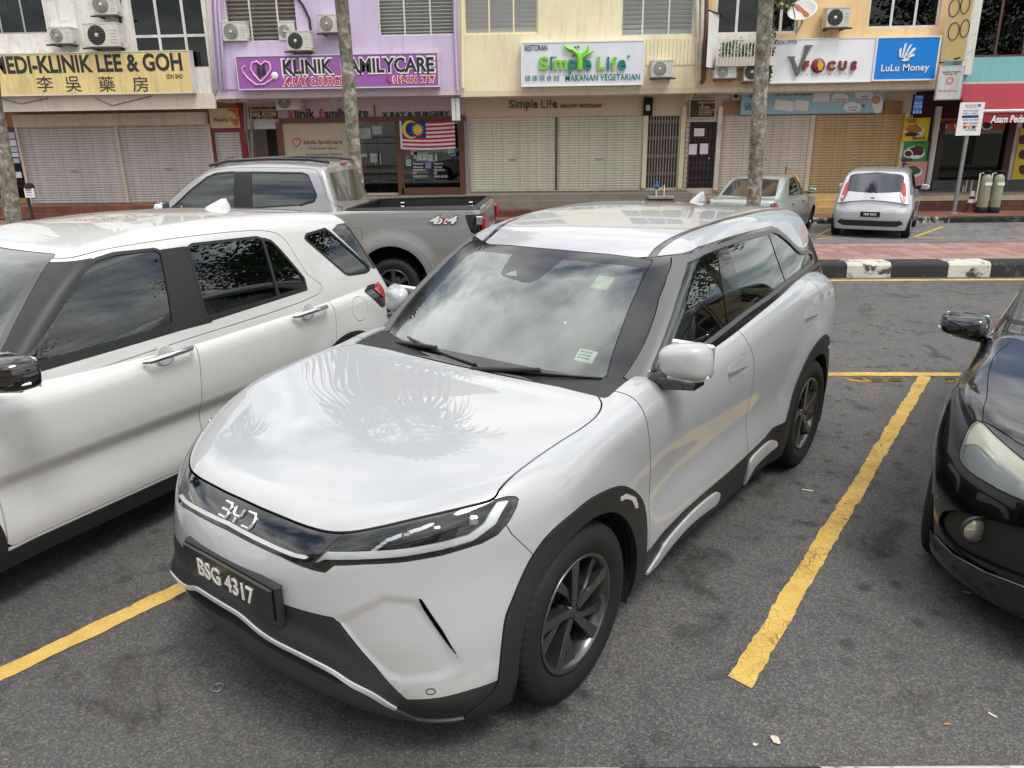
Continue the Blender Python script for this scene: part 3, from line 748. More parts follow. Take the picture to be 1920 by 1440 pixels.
M_GREEN1 = plain('leaf_green_letters', (.50, .78, .20), .35, vary=.06); M_GREEN2 = plain('dark_green_letters', (.10, .50, .42), .35, vary=.06)
def grime(name, c, g=.35):
    t = mat(name); v = t.coord(); c = lin(c)
    a = t.ramp(t.noise(v, 1.1, 8, .66), [(.28, tuple(x * (1 - g) for x in c)), (.6, c)]); a = t.mix(.8, a, t.ramp(t.noise(t.coord((4, 4, .5)), 2., 7, .7), [(.45, (1,) * 3), (.72, (.62, .58, .53))]), 'MULTIPLY')
    t.bsdf(a, .5, spec=.4, metal=.0, normal=t.bump(t.noise(v, 14, 4), .12, .01)); return t.m
def pierced(x0, x1, z0, z1, Y, holes, depth=.22):
    """front wall with openings and their reveals"""
    mb = MB(); xs = sorted({x0, x1, *[h[0] for h in holes], *[h[1] for h in holes]}); zs = sorted({z0, z1, *[h[2] for h in holes], *[h[3] for h in holes]})
    xs = [x for x in xs if x0 <= x <= x1]; zs = [z for z in zs if z0 <= z <= z1]
    for a, b in zip(xs, xs[1:]):
        for c, d in zip(zs, zs[1:]):
            mx, mz = (a + b) / 2, (c + d) / 2
            if any(h[0] < mx < h[1] and h[2] < mz < h[3] for h in holes): continue
            mb.quad((a, Y, c), (b, Y, c), (b, Y, d), (a, Y, d))
    for (a, b, c, d) in holes:
        mb.quad((a, Y, c), (a, Y + depth, c), (b, Y + depth, c), (b, Y, c)); mb.quad((a, Y, d), (b, Y, d), (b, Y + depth, d), (a, Y + depth, d))
        mb.quad((a, Y, c), (a, Y, d), (a, Y + depth, d), (a, Y + depth, c)); mb.quad((b, Y, c), (b, Y + depth, c), (b, Y + depth, d), (b, Y, d))
    return mb
def casement(p, r, Y, cols, rows=(), frame=M_FRAMEW, t=.05, pane=None, name='window'):
    """window > frame, pane...; r = x0,x1,z0,z1; cols/rows as fractions of the dividers"""
    x0, x1, z0, z1 = r; f = MB(); d = .06
    f.bx(x0, x0 + t, Y, Y + d, z0, z1); f.bx(x1 - t, x1, Y, Y + d, z0, z1); f.bx(x0 + t, x1 - t, Y, Y + d, z0, z0 + t); f.bx(x0 + t, x1 - t, Y, Y + d, z1 - t, z1)
    cx = [x0 + (x1 - x0) * c for c in cols]; rz = [z0 + (z1 - z0) * q for q in rows]
    for c in cx: f.bx(c - t / 2, c + t / 2, Y + .003, Y + d - .003, z0 + t, z1 - t)
    for q in rz: f.bx(x0 + t, x1 - t, Y + .006, Y + d - .006, q - t / 2, q + t / 2)
    w_ = W(f, name, frame, p); xa = [x0] + cx + [x1]; za = [z0] + rz + [z1]
    for a, b in zip(xa, xa[1:]):
        for c, e in zip(za, za[1:]): MB().bx(a + t / 2, b - t / 2, Y + .028, Y + .034, c + t / 2, e - t / 2).build('pane', pane or M_PANE, w_)
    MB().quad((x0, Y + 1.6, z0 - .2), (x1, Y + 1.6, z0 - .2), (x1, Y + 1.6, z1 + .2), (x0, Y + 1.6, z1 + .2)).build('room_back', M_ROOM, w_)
    return w_
def louvre(p, r, Y, cols, n, frame=M_FRAMEW, blade=None, back=None, tilt=35):
    """louvred window > frame, blade..., curtain"""
    x0, x1, z0, z1 = r; t = .045; f = MB()
    f.bx(x0, x0 + t, Y, Y + .1, z0, z1); f.bx(x1 - t, x1, Y, Y + .1, z0, z1); f.bx(x0 + t, x1 - t, Y, Y + .1, z0, z0 + t); f.bx(x0 + t, x1 - t, Y, Y + .1, z1 - t, z1)
    cx = [x0 + (x1 - x0) * c for c in cols]
    for c in cx: f.bx(c - t / 2, c + t / 2, Y + .003, Y + .097, z0 + t, z1 - t)
    w_ = W(f, 'louvre_window', frame, p); xa = [x0] + cx + [x1]; h = (z1 - z0 - 2 * t) / n
    for a, b in zip(xa, xa[1:]):
        proto = None
        for k in range(n):
            zc = z0 + t + h * (k + .5)
            if proto is None:
                proto = MB().box((0, 0, 0), (b - a - t, .008, h * 1.25), M=Matrix.Rotation(R(tilt), 3, 'X')).build('louvre_blade', blade or M_LOUV, w_, ((a + b) / 2, Y + .05, zc))
            else: dup(proto, w_, ((a + b) / 2, Y + .05, zc))
    if back: MB().bx(x0 + t, x1 - t, Y + .22, Y + .24, z0 + t, z1 - t).build('curtain', back, w_)
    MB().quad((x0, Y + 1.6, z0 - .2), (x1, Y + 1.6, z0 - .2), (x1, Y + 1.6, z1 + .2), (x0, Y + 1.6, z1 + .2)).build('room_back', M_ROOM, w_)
    return w_
def shutter(p, r, Y, n, m_, label=None, frame=None):
    """roller shutter > slat..., bottom_rail, lock"""
    x0, x1, z0, z1 = r; h = (z1 - z0) / n
    s_ = W(MB().bx(x0, x1, Y + .06, Y + .07, z0, z1), 'roller_shutter', M_DARK, p)
    P = [(.026, -.5), (.002, -.44), (-.010, -.12), (-.010, .16), (-.001, .42), (.026, .5)]; w_ = x1 - x0; V = []
    for a, b in P: V += [(-w_ / 2, a, b * h * .985), (w_ / 2, a, b * h * .985)]
    F = [(2 * i, 2 * i + 1, 2 * i + 3, 2 * i + 2) for i in range(len(P) - 1)]
    proto = None
    for k in range(n):
        loc = ((x0 + x1) / 2, Y, z0 + h * (k + .5))
        if proto is None: proto = MB().add(V, F).build('slat', m_, s_, loc)
        else: dup(proto, s_, loc)
    MB().bx(x0, x1, Y - .012, Y + .05, z0 - .05, z0 - .002).build('bottom_rail', frame or m_, s_)
    MB().box(((x0 + x1) / 2, Y - .02, z0 + (z1 - z0) * .42), (.22, .02, .05), bev=.006).build('lock_plate', M_ALU, s_)
    return s_
def board(name, label, r, Y, depth, face, rim, t=.03, cat='sign', group=None):
    """box sign: rim frame with the face inset"""
    x0, x1, z0, z1 = rect(*r, Y); f = MB()
    f.bx(x0, x1, Y + .02, Y + depth, z0, z1); f.bx(x0, x0 + t, Y, Y + .02, z0, z1); f.bx(x1 - t, x1, Y, Y + .02, z0, z1); f.bx(x0 + t, x1 - t, Y, Y + .02, z0, z0 + t); f.bx(x0 + t, x1 - t, Y, Y + .02, z1 - t, z1)
    o = tag(f.build(name, rim), label, cat, group)
    MB().bx(x0 + t, x1 - t, Y + .012, Y + .019, z0 + t, z1 - t).build('sign_face', face, o)
    return o
def aircon(label, r, Y, style='mesh', depth=.34, bracket=True, face=M_ACB):
    """outdoor unit > casing, fan_guard, side_panel..., bracket"""
    x0, x1, z0, z1 = rect(*r, Y); w_, h = x1 - x0, z1 - z0; Yb = Y + depth
    o = thing('air_conditioner', label, 'air conditioner', ((x0 + x1) / 2, Y + depth / 2, z0), group='outdoor air conditioner units on the shop fronts')
    W(MB().box(((x0 + x1) / 2, Y + depth / 2, (z0 + z1) / 2), (w_, depth, h), bev=.015), 'casing', face, o)
    W(MB().bx(x0 - .01, x1 + .01, Y - .008, Yb, z1 - .02, z1 + .012), 'top_cover', face, o)
    rr = min(w_ * .36, h * .42); cx, cz = x0 + w_ * .37, (z0 + z1) / 2
    W(MB().lathe([(.001, 0), (rr, 0), (rr, .03)], 24, 'Y', (cx, Y - .004, cz)), 'fan_recess', M_DARK if style == 'mesh' else M_ACG, o)
    g = MB()
    if style == 'mesh':
        for k in range(-4, 5):
            q = rr * k / 4.6; l = math.sqrt(max(rr * rr - q * q, 0)); g.bx(cx - l, cx + l, Y - .014, Y - .008, cz + q - .004, cz + q + .004); g.bx(cx + q - .004, cx + q + .004, Y - .018, Y - .014, cz - l, cz + l)
    else:
        for k in range(1, 6): g.lathe([(rr * k / 5 - .006, -.012), (rr * k / 5, -.018), (rr * k / 5 + .006, -.012)], 24, 'Y', (cx, Y, cz))
    W(g, 'fan_guard', M_ACB if style != 'mesh' else M_ACG, o)
    W(MB().lathe([(.001, -.02), (rr * .2, -.018), (rr * .22, -.008)], 12, 'Y', (cx, Y, cz)), 'fan_hub', M_ACB, o)
    for k in range(5): W(MB().bx(x0 + w_ * .77, x1 - .03, Y - .004, Y, z0 + h * (.16 + .13 * k), z0 + h * (.17 + .13 * k)), 'casing_rib', M_ACG, o)
    W(MB().bx(x1, x1 + .03, Y + .06, Y + .2, z0 + h * .15, z0 + h * .45), 'valve_cover', face, o)
    if bracket:
        for xx in (x0 + w_ * .15, x1 - w_ * .15):
            W(MB().bx(xx - .02, xx + .02, Y - .05, Y + .6, z0 - .05, z0 - .012), 'bracket', M_RUST, o)
        W(MB().bx(x0 - .06, x1 + .06, Y - .06, Y - .02, z0 - .055, z0 - .015), 'bracket_bar', M_RUST, o)
    return o
def pipe(p, pts, r_, m_=M_PIPEW, name='drain_pipe'): return W(MB().tube(pts, r_, 8), name, m_, p)
def PX(u, v, Y): q = pix(u, v, Y=Y); return (q[0], q[1], q[2])
ZTOP = 9.6
XB = [-17.5, pix(396, 90, Y=YF)[0], pix(861, 90, Y=YF)[0], pix(1318, 90, Y=YF)[0], pix(1775, 90, Y=YF)[0], 18.5]
def shell(name, label, i, zov, m_up, m_soffit, m_back, zfl, m_floor, holes_up, holes_dn, zcap=None):
    """one shop lot: pierced upper wall, soffit over the walkway, recessed ground floor, walkway, party walls, roof"""
    x0, x1 = XB[i], XB[i + 1]
    p = thing(name, label, 'building', ((x0 + x1) / 2, YF, -.1))
    W(pierced(x0, x1, zov, ZTOP, YF, holes_up), 'upper_wall', m_up, p)
    W(MB().bx(x0, x1, YF + .001, YS + .3, zov - .14 + .002, zov - .002), 'soffit', m_soffit, p)
    W(pierced(x0, x1, zfl, zov - .14, YS, holes_dn, .12), 'shopfront_wall', m_back, p)
    W(MB().bx(x0 + .002, x1 - .002, 22.62, YS + 6, -.4, zfl), 'walkway', m_floor, p)
    W(MB().bx(x0 + .01, x1 - .01, YF + .23, YF + 11, zov + .01, zov + .03), 'upper_floor', m_soffit, p)
    W(MB().bx(x0 + .02, x0 + .14, YF + .02, YF + 11, zov, ZTOP - .01), 'party_wall', m_up, p); W(MB().bx(x1 - .14, x1 - .02, YF + .02, YF + 11, zov, ZTOP - .01), 'party_wall', m_up, p)
    W(MB().bx(x0, x1, YF + 11, YF + 11.2, -.4, ZTOP), 'back_wall', m_up, p)
    W(MB().bx(x0 + .003, x1 - .003, YF - .15, YF + 11.3, ZTOP, ZTOP + .18), 'roof', M_CONC, p)
    return p
def hr(u0, v0, u1, v1, Y=YF): return rect(u0, v0, u1, v1, Y)
M_SIL = grime('galvanised_shutter', (.83, .815, .80), .2); M_CRM = grime('cream_shutter', (.88, .87, .78), .15); M_OWH = grime('offwhite_shutter', (.88, .84, .78), .25); M_MUS = grime('mustard_shutter', (.80, .69, .52), .3)
M_FL1 = brickwork('red_floor_tile', (.50, .32, .26), (.45, .28, .23), (.34, .24, .20), .2, .2); M_FL2 = concrete('grey_floor', (.50, .47, .43), .2, 2.); M_FL3 = concrete('tan_floor', (.60, .54, .46), .2, 2.)
ZT = ZTOP
# ---- lot 1: white, pharmacy
a1 = hr(-60, -90, 75, 64); a2 = hr(240, -90, 386, 131)
d1 = rect(-30, 238, 44, 372, YS); s1 = rect(50, 235, 230, 381, YS); s2 = rect(234, 232, 400, 378, YS); s3 = rect(407, 247, 456, 330, YS)
up1 = (a1[0], a1[1], 7.0, 8.6); up2 = (a2[0], a2[1], 7.2, 8.6)
L1 = shell('shophouse', 'white peeling shophouse with a yellow clinic sign and two grey shutters', 0, pix(200, 181, Y=YF)[2], M_W1, M_BEIGE, M_TAN, .25, M_FL1, [a1, a2, up1, up2], [d1, (s1[0], s2[1], s1[2], s1[3]), s3])
casement(L1, a1, YF + .1, (.33, .66), (), M_ALU); casement(L1, a2, YF + .06, (.34, .68), (.30,), M_FRAMEW, .07); casement(L1, up1, YF + .1, (.33, .66)); casement(L1, up2, YF + .1, (.33, .66))
W(MB().bx(XB[0], XB[1] - .05, YF - .10, YF - .002, pix(200, 207, Y=YF)[2], pix(200, 181, Y=YF)[2] + .04), 'fascia_beam', M_BEIGE, L1)
hx = rect(35, 213, 392, 236, YS); W(MB().bx(hx[0], hx[1], YS - .32, YS - .002, hx[2], hx[3], .02), 'shutter_housing', M_BEIGE, L1)
shutter(L1, s1, YS - .05, 30, M_SIL); shutter(L1, s2, YS - .05, 30, M_SIL); shutter(L1, (s3[0], s3[1], s3[2], s3[3]), YS - .02, 16, M_SIL)
W(MB().bx(s1[1], s2[0], YS - .14, YS - .003, s1[2], s1[3], .01), 'shutter_post', M_BEIGE, L1)
for e in (s1[0] - .04, s2[1] + .04): W(MB().bx(e - .04, e + .04, YS - .12, YS - .003, s1[2], s1[3]), 'shutter_guide', M_BEIGE, L1)
M_REDF = plain('red_frame', (.50, .09, .12), .4, vary=.1)
for e0, e1, zz0, zz1 in ((s3[0] - .09, s3[0], s3[2], s3[3] + .1), (s3[1], s3[1] + .17, s3[2], s3[3] + .8), (s3[0], s3[1], s3[3], s3[3] + .1)): W(MB().bx(e0, e1, YS - .1, YS - .004, zz0, zz1), 'door_frame', M_REDF, L1)
dl = W(MB().bx(d1[0], d1[1], YS + .05, YS + .08, d1[2], d1[3]), 'glass_door', M_PANE, L1); W(MB().bx(d1[1] - .05, d1[1], YS - .02, YS + .05, d1[2], d1[3]), 'door_jamb', M_ALU, L1)
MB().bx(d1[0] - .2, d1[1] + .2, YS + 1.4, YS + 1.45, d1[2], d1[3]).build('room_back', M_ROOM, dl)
for k, (u, v) in enumerate(((20, 254), (23, 268), (26, 281), (28, 291), (29, 300), (33, 328))): MB().box(PX(u, v, YS + .04), (.26, .004, .18)).build('door_sticker', M_SWHITE if k % 2 else plain('sticker_blue', (.72, .80, .88), .5), dl)
yel = grime('faded_yellow_panel', (.90, .81, .56), .16)
g1 = board('clinic_signboard', 'long faded yellow sign reading MEDI-KLINIK LEE & GOH', (-22, 97, 359, 178), YF - .28, .26, yel, M_FRAMEW)
TX('lettering', 'MEDI-KLINIK LEE & GOH', M_INK, g1, (-14, 102, 341, 136), YF - .275, bold=.03, depth=.006); [TX('lettering', ch_, M_INK, g1, (u_, 143, u_ + 30, 172), YF - .275, bold=.0) for ch_, u_ in (('李', 69), ('吳', 122), ('藥', 185), ('房', 248))]; TX('lettering', 'SDN BHD', M_INK, g1, (312, 139, 343, 147.5), YF - .275, bold=.012)
g2 = board('spa_signboard', 'small cream sign with orange flower and script above the red-framed shutter', (393, 203, 448, 240), YS - .14, .1, plain('pale_yellow_panel', (.82, .76, .58), .5), M_FRAMEW, .015)
TX('lettering', 'Wealthy Spa', M_INK, g2, (400, 220, 443, 231), YS - .146, shear=.25); W(MB().prism(curve([PX(u, v, 0)[0:1] + PX(u, v, 0)[2:3] if False else (pix(u, v, Y=YS - .146)[0], pix(u, v, Y=YS - .146)[2]) for u, v in ((425, 205), (446, 205), (447, 222), (446, 237), (437, 232), (445, 222), (438, 212))], 4), YS - .1462, YS - .14, 'Y'), 'flower_print', plain('orange_print', (.80, .38, .18), .5), g2)
aircon('wide beige air conditioner with a square mesh guard above the yellow sign', (157, 43, 222, 88), YF - .40); aircon('smaller round-grilled air conditioner left of the wide beige one', (90, 51, 133, 82), YF - .36, 'ring'); aircon('white air conditioner at the top edge above the yellow clinic sign', (172, -12, 216, 28), YF - .36, 'ring')
pipe(L1, [PX(222, -80, YF - .06), PX(226, 60, YF - .06), PX(232, 95, YF - .06)], .035, M_CABLE, 'cable'); pipe(L1, [PX(385, -80, YF - .07), PX(394, 60, YF - .07), PX(401, 172, YF - .07), PX(412, 188, YF + .3), PX(440, 190, YF + .9)], .05)
for pts in (((0, 184), (40, 195), (90, 184)), ((178, 184), (210, 198), (285, 180))): W(MB().tube([PX(u, v, YF - .12) for u, v in pts], .008, 5), 'cable', M_CABLE, L1)
# ---- lot 2: lilac clinic
b1 = hr(414, -90, 551, 78); b2 = hr(706, -90, 851, 67)
n1 = rect(470, 238, 528, 362, YS); n2 = rect(672, 229, 746, 362, YS); n3 = rect(755, 232, 862, 352, YS)
L2 = shell('shophouse', 'lilac shophouse with the purple clinic sign and the national flag', 1, pix(630, 172, Y=YF)[2], M_W2, M_W2B, M_W2B, .40, M_FL2, [b1, b2, (b1[0], b1[1], 7.1, 8.6), (b2[0], b2[1], 7.1, 8.6)], [n1, n2, n3])
louvre(L2, b1, YF + .18, (.34, .72), 20, M_FRAMEW, plain('dusty_louvre', (.60, .59, .55), .4, vary=.25, scale=4), M_CURT, 65); louvre(L2, b2, YF + .05, (.34, .68), 22, M_FRAMEW, plain('milky_louvre', (.74, .75, .74), .3, vary=.1), M_CURT, 72)
for rr_ in ((b1[0], b1[1], 7.1, 8.6), (b2[0], b2[1], 7.1, 8.6)): louvre(L2, rr_, YF + .06, (.34, .68), 10, M_FRAMEW, None, M_CURT)
for u in (392, 401, 408): pipe(L2, [PX(u, -90, YF - .06), PX(u + 3, 20, YF - .06), PX(u + 14, 165, YF - .06), PX(u + 17, 176, YF + .1)], .045, M_W2)
pipe(L2, [PX(852, -90, YF - .05), PX(853, 60, YF - .05), PX(858, 170, YF - .05)], .035, M_W2); pipe(L2, [PX(545, -20, YF - .03), PX(568, 10, YF - .03), PX(580, 35, YF - .03), PX(587, 98, YF - .03)], .03, M_CABLE, 'cable')
W(MB().bx(*(hr(414, 110, 443, 168)[0:2]), YF - .03, YF - .002, *(hr(414, 110, 443, 168)[2:4])), 'wall_panel', M_W2, L2)
fr2 = rect(525, 219, 873, 229, YS); W(MB().bx(fr2[0], fr2[1], YS - .12, YS - .003, fr2[2], fr2[3]), 'timber_header', M_BROWN, L2)
for (u0, v0, u1, v1) in ((525, 229, 536, 364), (660, 229, 673, 364), (745, 229, 755, 364), (862, 229, 872, 364), (755, 352, 862, 364)):
    q = rect(u0, v0, u1, v1, YS); W(MB().bx(q[0], q[1], YS - .10, YS - .004, q[2], q[3]), 'timber_post', M_BROWN, L2)
pb = rect(536, 229, 660, 364, YS); pbo = W(MB().bx(pb[0], pb[1], YS - .05, YS - .004, pb[2], pb[3]), 'poster_panel', plain('pale_wood_panel', (.72, .67, .58), .5, vary=.12, scale=2.5), L2)
TX('lettering', 'klinik familycare', M_INK, pbo, (570, 262, 642, 273), YS - .055, bold=.01); TX('lettering', 'Dr Sarvarajah Sathaya', M_INK, pbo, (580, 276, 632, 281), YS - .055, bold=.01); TX('lettering', 'Dr Chandrawathane  Rajathurai', M_INK, pbo, (574, 287, 641, 292), YS - .055, bold=.01)
hrt = lambda u, v, s, Y: [(lambda q: (q[0], Y, q[2]))(pix(u + s * a, v - s * b, Y=Y)) for a, b in ((0, -1), (-.6, -.4), (-.95, .2), (-.8, .75), (-.4, .9), (0, .55), (.4, .9), (.8, .75), (.95, .2), (.6, -.4), (0, -1))]
W(MB().tube(hrt(556, 267, 8.5, YS - .055), .012, 5), 'heart_outline', M_SRED, pbo)
gd = W(MB().bx(n2[0], n2[1], YS + .04, YS + .052, n2[2], n2[3]), 'glass_door', M_SHOPG, L2); xm = (n2[0] + n2[1]) / 2
for zf in (.28, .70, .78): MB().bx(n2[0], n2[1], YS + .03, YS + .039, n2[2] + (n2[3] - n2[2]) * zf, n2[2] + (n2[3] - n2[2]) * zf + .025).build('door_rail', M_DARK, gd)
for s in (-1, 1): MB().tube([(xm + s * .08, YS - .02, n2[2] + .85), (xm + s * .08, YS - .02, n2[2] + 1.15)], .018, 8).build('door_pull', M_ALU, gd)
MB().bx(xm - .008, xm + .008, YS + .032, YS + .045, n2[2], n2[3]).build('door_gap', M_DARK, gd)
for (u, v, ww, hh) in ((685, 250, .34, .3), (707, 244, .3, .24), (701, 296, .22, .26), (683, 291, .16, .1)): MB().box(PX(u, v, YS + .03), (ww, .004, hh)).build('door_notice', plain('notice_grey', (.60, .63, .62), .6), gd)
MB().bx(n2[0] - .3, n3[1] + .2, YS + 2.2, YS + 2.3, n2[2] - .2, n2[3] + .3).build('room_back', plain('clinic_room', (.30, .33, .34), .9), gd)
sw = W(MB().bx(n3[0], n3[1], YS + .02, YS + .032, n3[2], n3[3]), 'shop_window', M_SHOPG, L2)
MB().bx(*[rect(773, 318, 838, 345, YS + .6)[k] for k in (0, 1)], YS + .6, YS + 1.0, *[rect(773, 318, 838, 345, YS + .6)[k] for k in (2, 3)]).build('counter', plain('counter_pale', (.66, .72, .70), .5), sw)
for (u, v, ww, hh, c) in ((779, 291, .1, .2, 0), (786, 294, .17, .22, 0), (797, 292, .16, .28, 0), (809, 296, .2, .2, 0), (816, 295, .12, .2, 0), (803, 310, .18, .18, 1), (765, 286, .13, .10, 2), (776, 285, .2, .16, 0), (764, 294, .1, .1, 1), (766, 305, .16, .2, 3), (846, 282, .2, .2, 0), (849, 290, .18, .1, 1)):
    MB().box(PX(u, v, YS + .012), (ww, .004, hh)).build('window_notice', (plain('notice_white', (.72, .75, .72), .6), plain('notice_blue', (.45, .50, .66), .6), M_SRED, plain('notice_mint', (.55, .70, .62), .6))[c], sw)
TX('lettering', 'NATIONAL VACCINATION CENTRE', M_SWHITE, sw, (781, 281, 839, 286), YS + .01, bold=.01)
for v_, a_, b_ in ((307, 'Pneumonia', 'Hepatitis'), (313, 'Influenza', 'Cervical'), (319, 'HEPATITIS A', 'HEPATITIS B'), (325, 'HPV', 'MMR'), (331, 'MENINGOCOCCUS', 'TRAVEL VACCINE')): TX('lettering', a_, M_SWHITE, sw, (775, v_ - 2, 775 + 2.0 * len(a_), v_ + 2), YS + .01); TX('lettering', b_, M_SWHITE, sw, (814, v_ - 2, 814 + 1.8 * len(b_), v_ + 2), YS + .01)
st = W(MB().bx(n1[0], n1[1], YS + 1.6, YS + 1.65, n1[2], n1[3]), 'stair_back', plain('stair_wall', (.46, .45, .44), .9), L2); W(MB().bx(n1[0], n1[1], YS - .02, YS + .1, n1[3] - .06, n1[3] + .05), 'door_lintel', M_ALU, L2)
for k in range(6): MB().bx(n1[0] + .35 + k * .05, n1[1], YS + .4 + k * .18, YS + .58 + k * .18, n1[2], n1[2] + .17 * (k + 1)).build('stair_step', M_DARK, st)
for u in (458, 470): pipe(L2, [PX(u, 200, YS - .06), PX(u + 4, 300, YS - .06), PX(u + 6, 360, YS - .06)], .04, plain('stained_pipe', (.58, .57, .52), .6, vary=.3, scale=8))
g3 = board('purple_signboard', 'purple KLINIK FAMILYCARE sign with heart and stethoscope logo', (443, 101, 823, 166), YF - .26, .24, plain('purple_panel', (.60, .36, .65), .4, vary=.06, scale=2), M_FRAMEW)
Yg = YF - .262
TX('letter_outline', 'KLINIK  FAMILYCARE', M_SWHITE, g3, (527, 106, 817, 140), Yg, bold=.075); TX('lettering', 'KLINIK  FAMILYCARE', M_INK, g3, (530, 109, 814, 137), Yg - .004, bold=.03)
TX('letter_outline', 'X-RAY & SURGERY', M_SWHITE, g3, (529, 142, 667, 162), Yg, bold=.05); TX('lettering', 'X-RAY & SURGERY', M_SRED, g3, (531, 144, 665, 160), Yg - .004, bold=.014)
TX('letter_outline', '019-356 5767', M_SWHITE, g3, (735, 140, 817, 157), Yg, bold=.05); TX('lettering', '019-356 5767', M_SRED, g3, (737, 142, 815, 155), Yg - .004, bold=.012)
W(MB().tube([PX(u, v, Yg) for u, v in ((726, 143), (726, 149), (733, 155))], .022, 6), 'phone_mark', M_SRED, g3)
M_PNK = plain('sign_pink', (.93, .72, .85), .4)
W(MB().tube(hrt(489, 133, 20, Yg), .024, 6), 'heart_outline', M_PNK, g3)
W(MB().tube([PX(u, v, Yg) for u, v in ((460, 124), (454, 127), (456, 136), (465, 147), (480, 159), (496, 158), (508, 150), (514, 145))], .022, 6), 'stethoscope_tube', M_PNK, g3)
W(MB().lathe([(.001, -.012), (.09, -.012), (.10, 0)], 16, 'Y', PX(515, 142, Yg)), 'stethoscope_bell', M_SWHITE, g3)
for (u, h_) in ((484, 22), (493, 18)):
    f = MB(); q = PX(u, 122, Yg - .004); s_ = .0185
    f.lathe([(.001, -.002), (.045, -.002)], 10, 'Y', q); f.prism([(q[0] - .05, q[2] - .06), (q[0] + .05, q[2] - .06), (q[0] + .06, q[2] - .26), (q[0] + .03, q[2] - .26), (q[0] + .03, q[2] - .36), (q[0] - .03, q[2] - .36), (q[0] - .03, q[2] - .26), (q[0] - .06, q[2] - .26)], Yg - .006, Yg - .002, 'Y'); W(f, 'family_figure', M_INK, g3)
wl = board('nail_room_sign', 'black sign with gold lettering over the stair door', (465, 199, 522, 225), YS - .1, .08, M_INK, M_FRAMEW, .015)
gold = plain('gold_letters', (.78, .68, .48), .4, metal=.3); TX('lettering', 'Salun Kecantikan', gold, wl, (469, 202, 519, 209), YS - .106, bold=.01); TX('lettering', 'NAIL ROOM', gold, wl, (471, 210, 517, 219), YS - .106, bold=.02); TX('lettering', 'TEL 2283 4273', gold, wl, (480, 220, 511, 224), YS - .106)
TX('lettering', 'linik', M_INK, L2, (552, 203.5, 590, 221.5), YS - .04, bold=.015, depth=.03); TX('lettering', 'amily care', M_INK, L2, (608, 203, 690, 225), YS - .04, bold=.015, depth=.03); lt2 = TX('lettering', 'X RAY & SURGERY', M_INK, L2, (715, 209, 843, 220), YS - .04, bold=.03, depth=.03); q = rect(701, 197, 704, 220, YS); W(MB().bx(q[0], q[1], YS - .04, YS - .004, q[2], q[3]), 'lettering_bar', M_SRED, L2)
TX('red_initial', 'k', M_SRED, L2, (541, 206, 550, 221.5), YS - .048, bold=.02, depth=.005); TX('red_initial', 'f', M_SRED, L2, (597, 204, 606, 221), YS - .048, bold=.02, depth=.005)
aircon('white air conditioner on a bracket against the lilac wall', (537, 58, 582, 95), YF - .36); aircon('grey-grilled air conditioner on the lilac wall beside the tree trunk', (597, 27, 637, 61), YF - .36, 'ring'); aircon('air conditioner in the left recess of the lilac front', (416, 41, 461, 77), YF - .1, 'ring', .3, False); aircon('half hidden air conditioner behind the bracketed one on the lilac front', (522, 40, 552, 76), YF - .02, 'ring', .3, False); aircon('air conditioner with a blue label under the purple sign', (516, 173, 562, 206), YS - .5, 'ring', .45, False)
aircon('small air conditioner tucked under the walkway ceiling left of the purple sign', (436, 175, 458, 190), YF + .5, 'mesh', .3, False)
W(MB().box(PX(626, 185, YS - .05), (.22, .08, .24), bev=.02), 'alarm_box', M_ACB, L2)
for k in (0, 1): W(MB().bx(*(rect(847 + 8 * k, 184, 854 + 8 * k, 226, YF + .1)[0:2]), YF + .1, YF + .2, *(rect(847 + 8 * k, 184, 854 + 8 * k, 226, YF + .1)[2:4])), 'lamp_box', M_FRAMEW, L2)
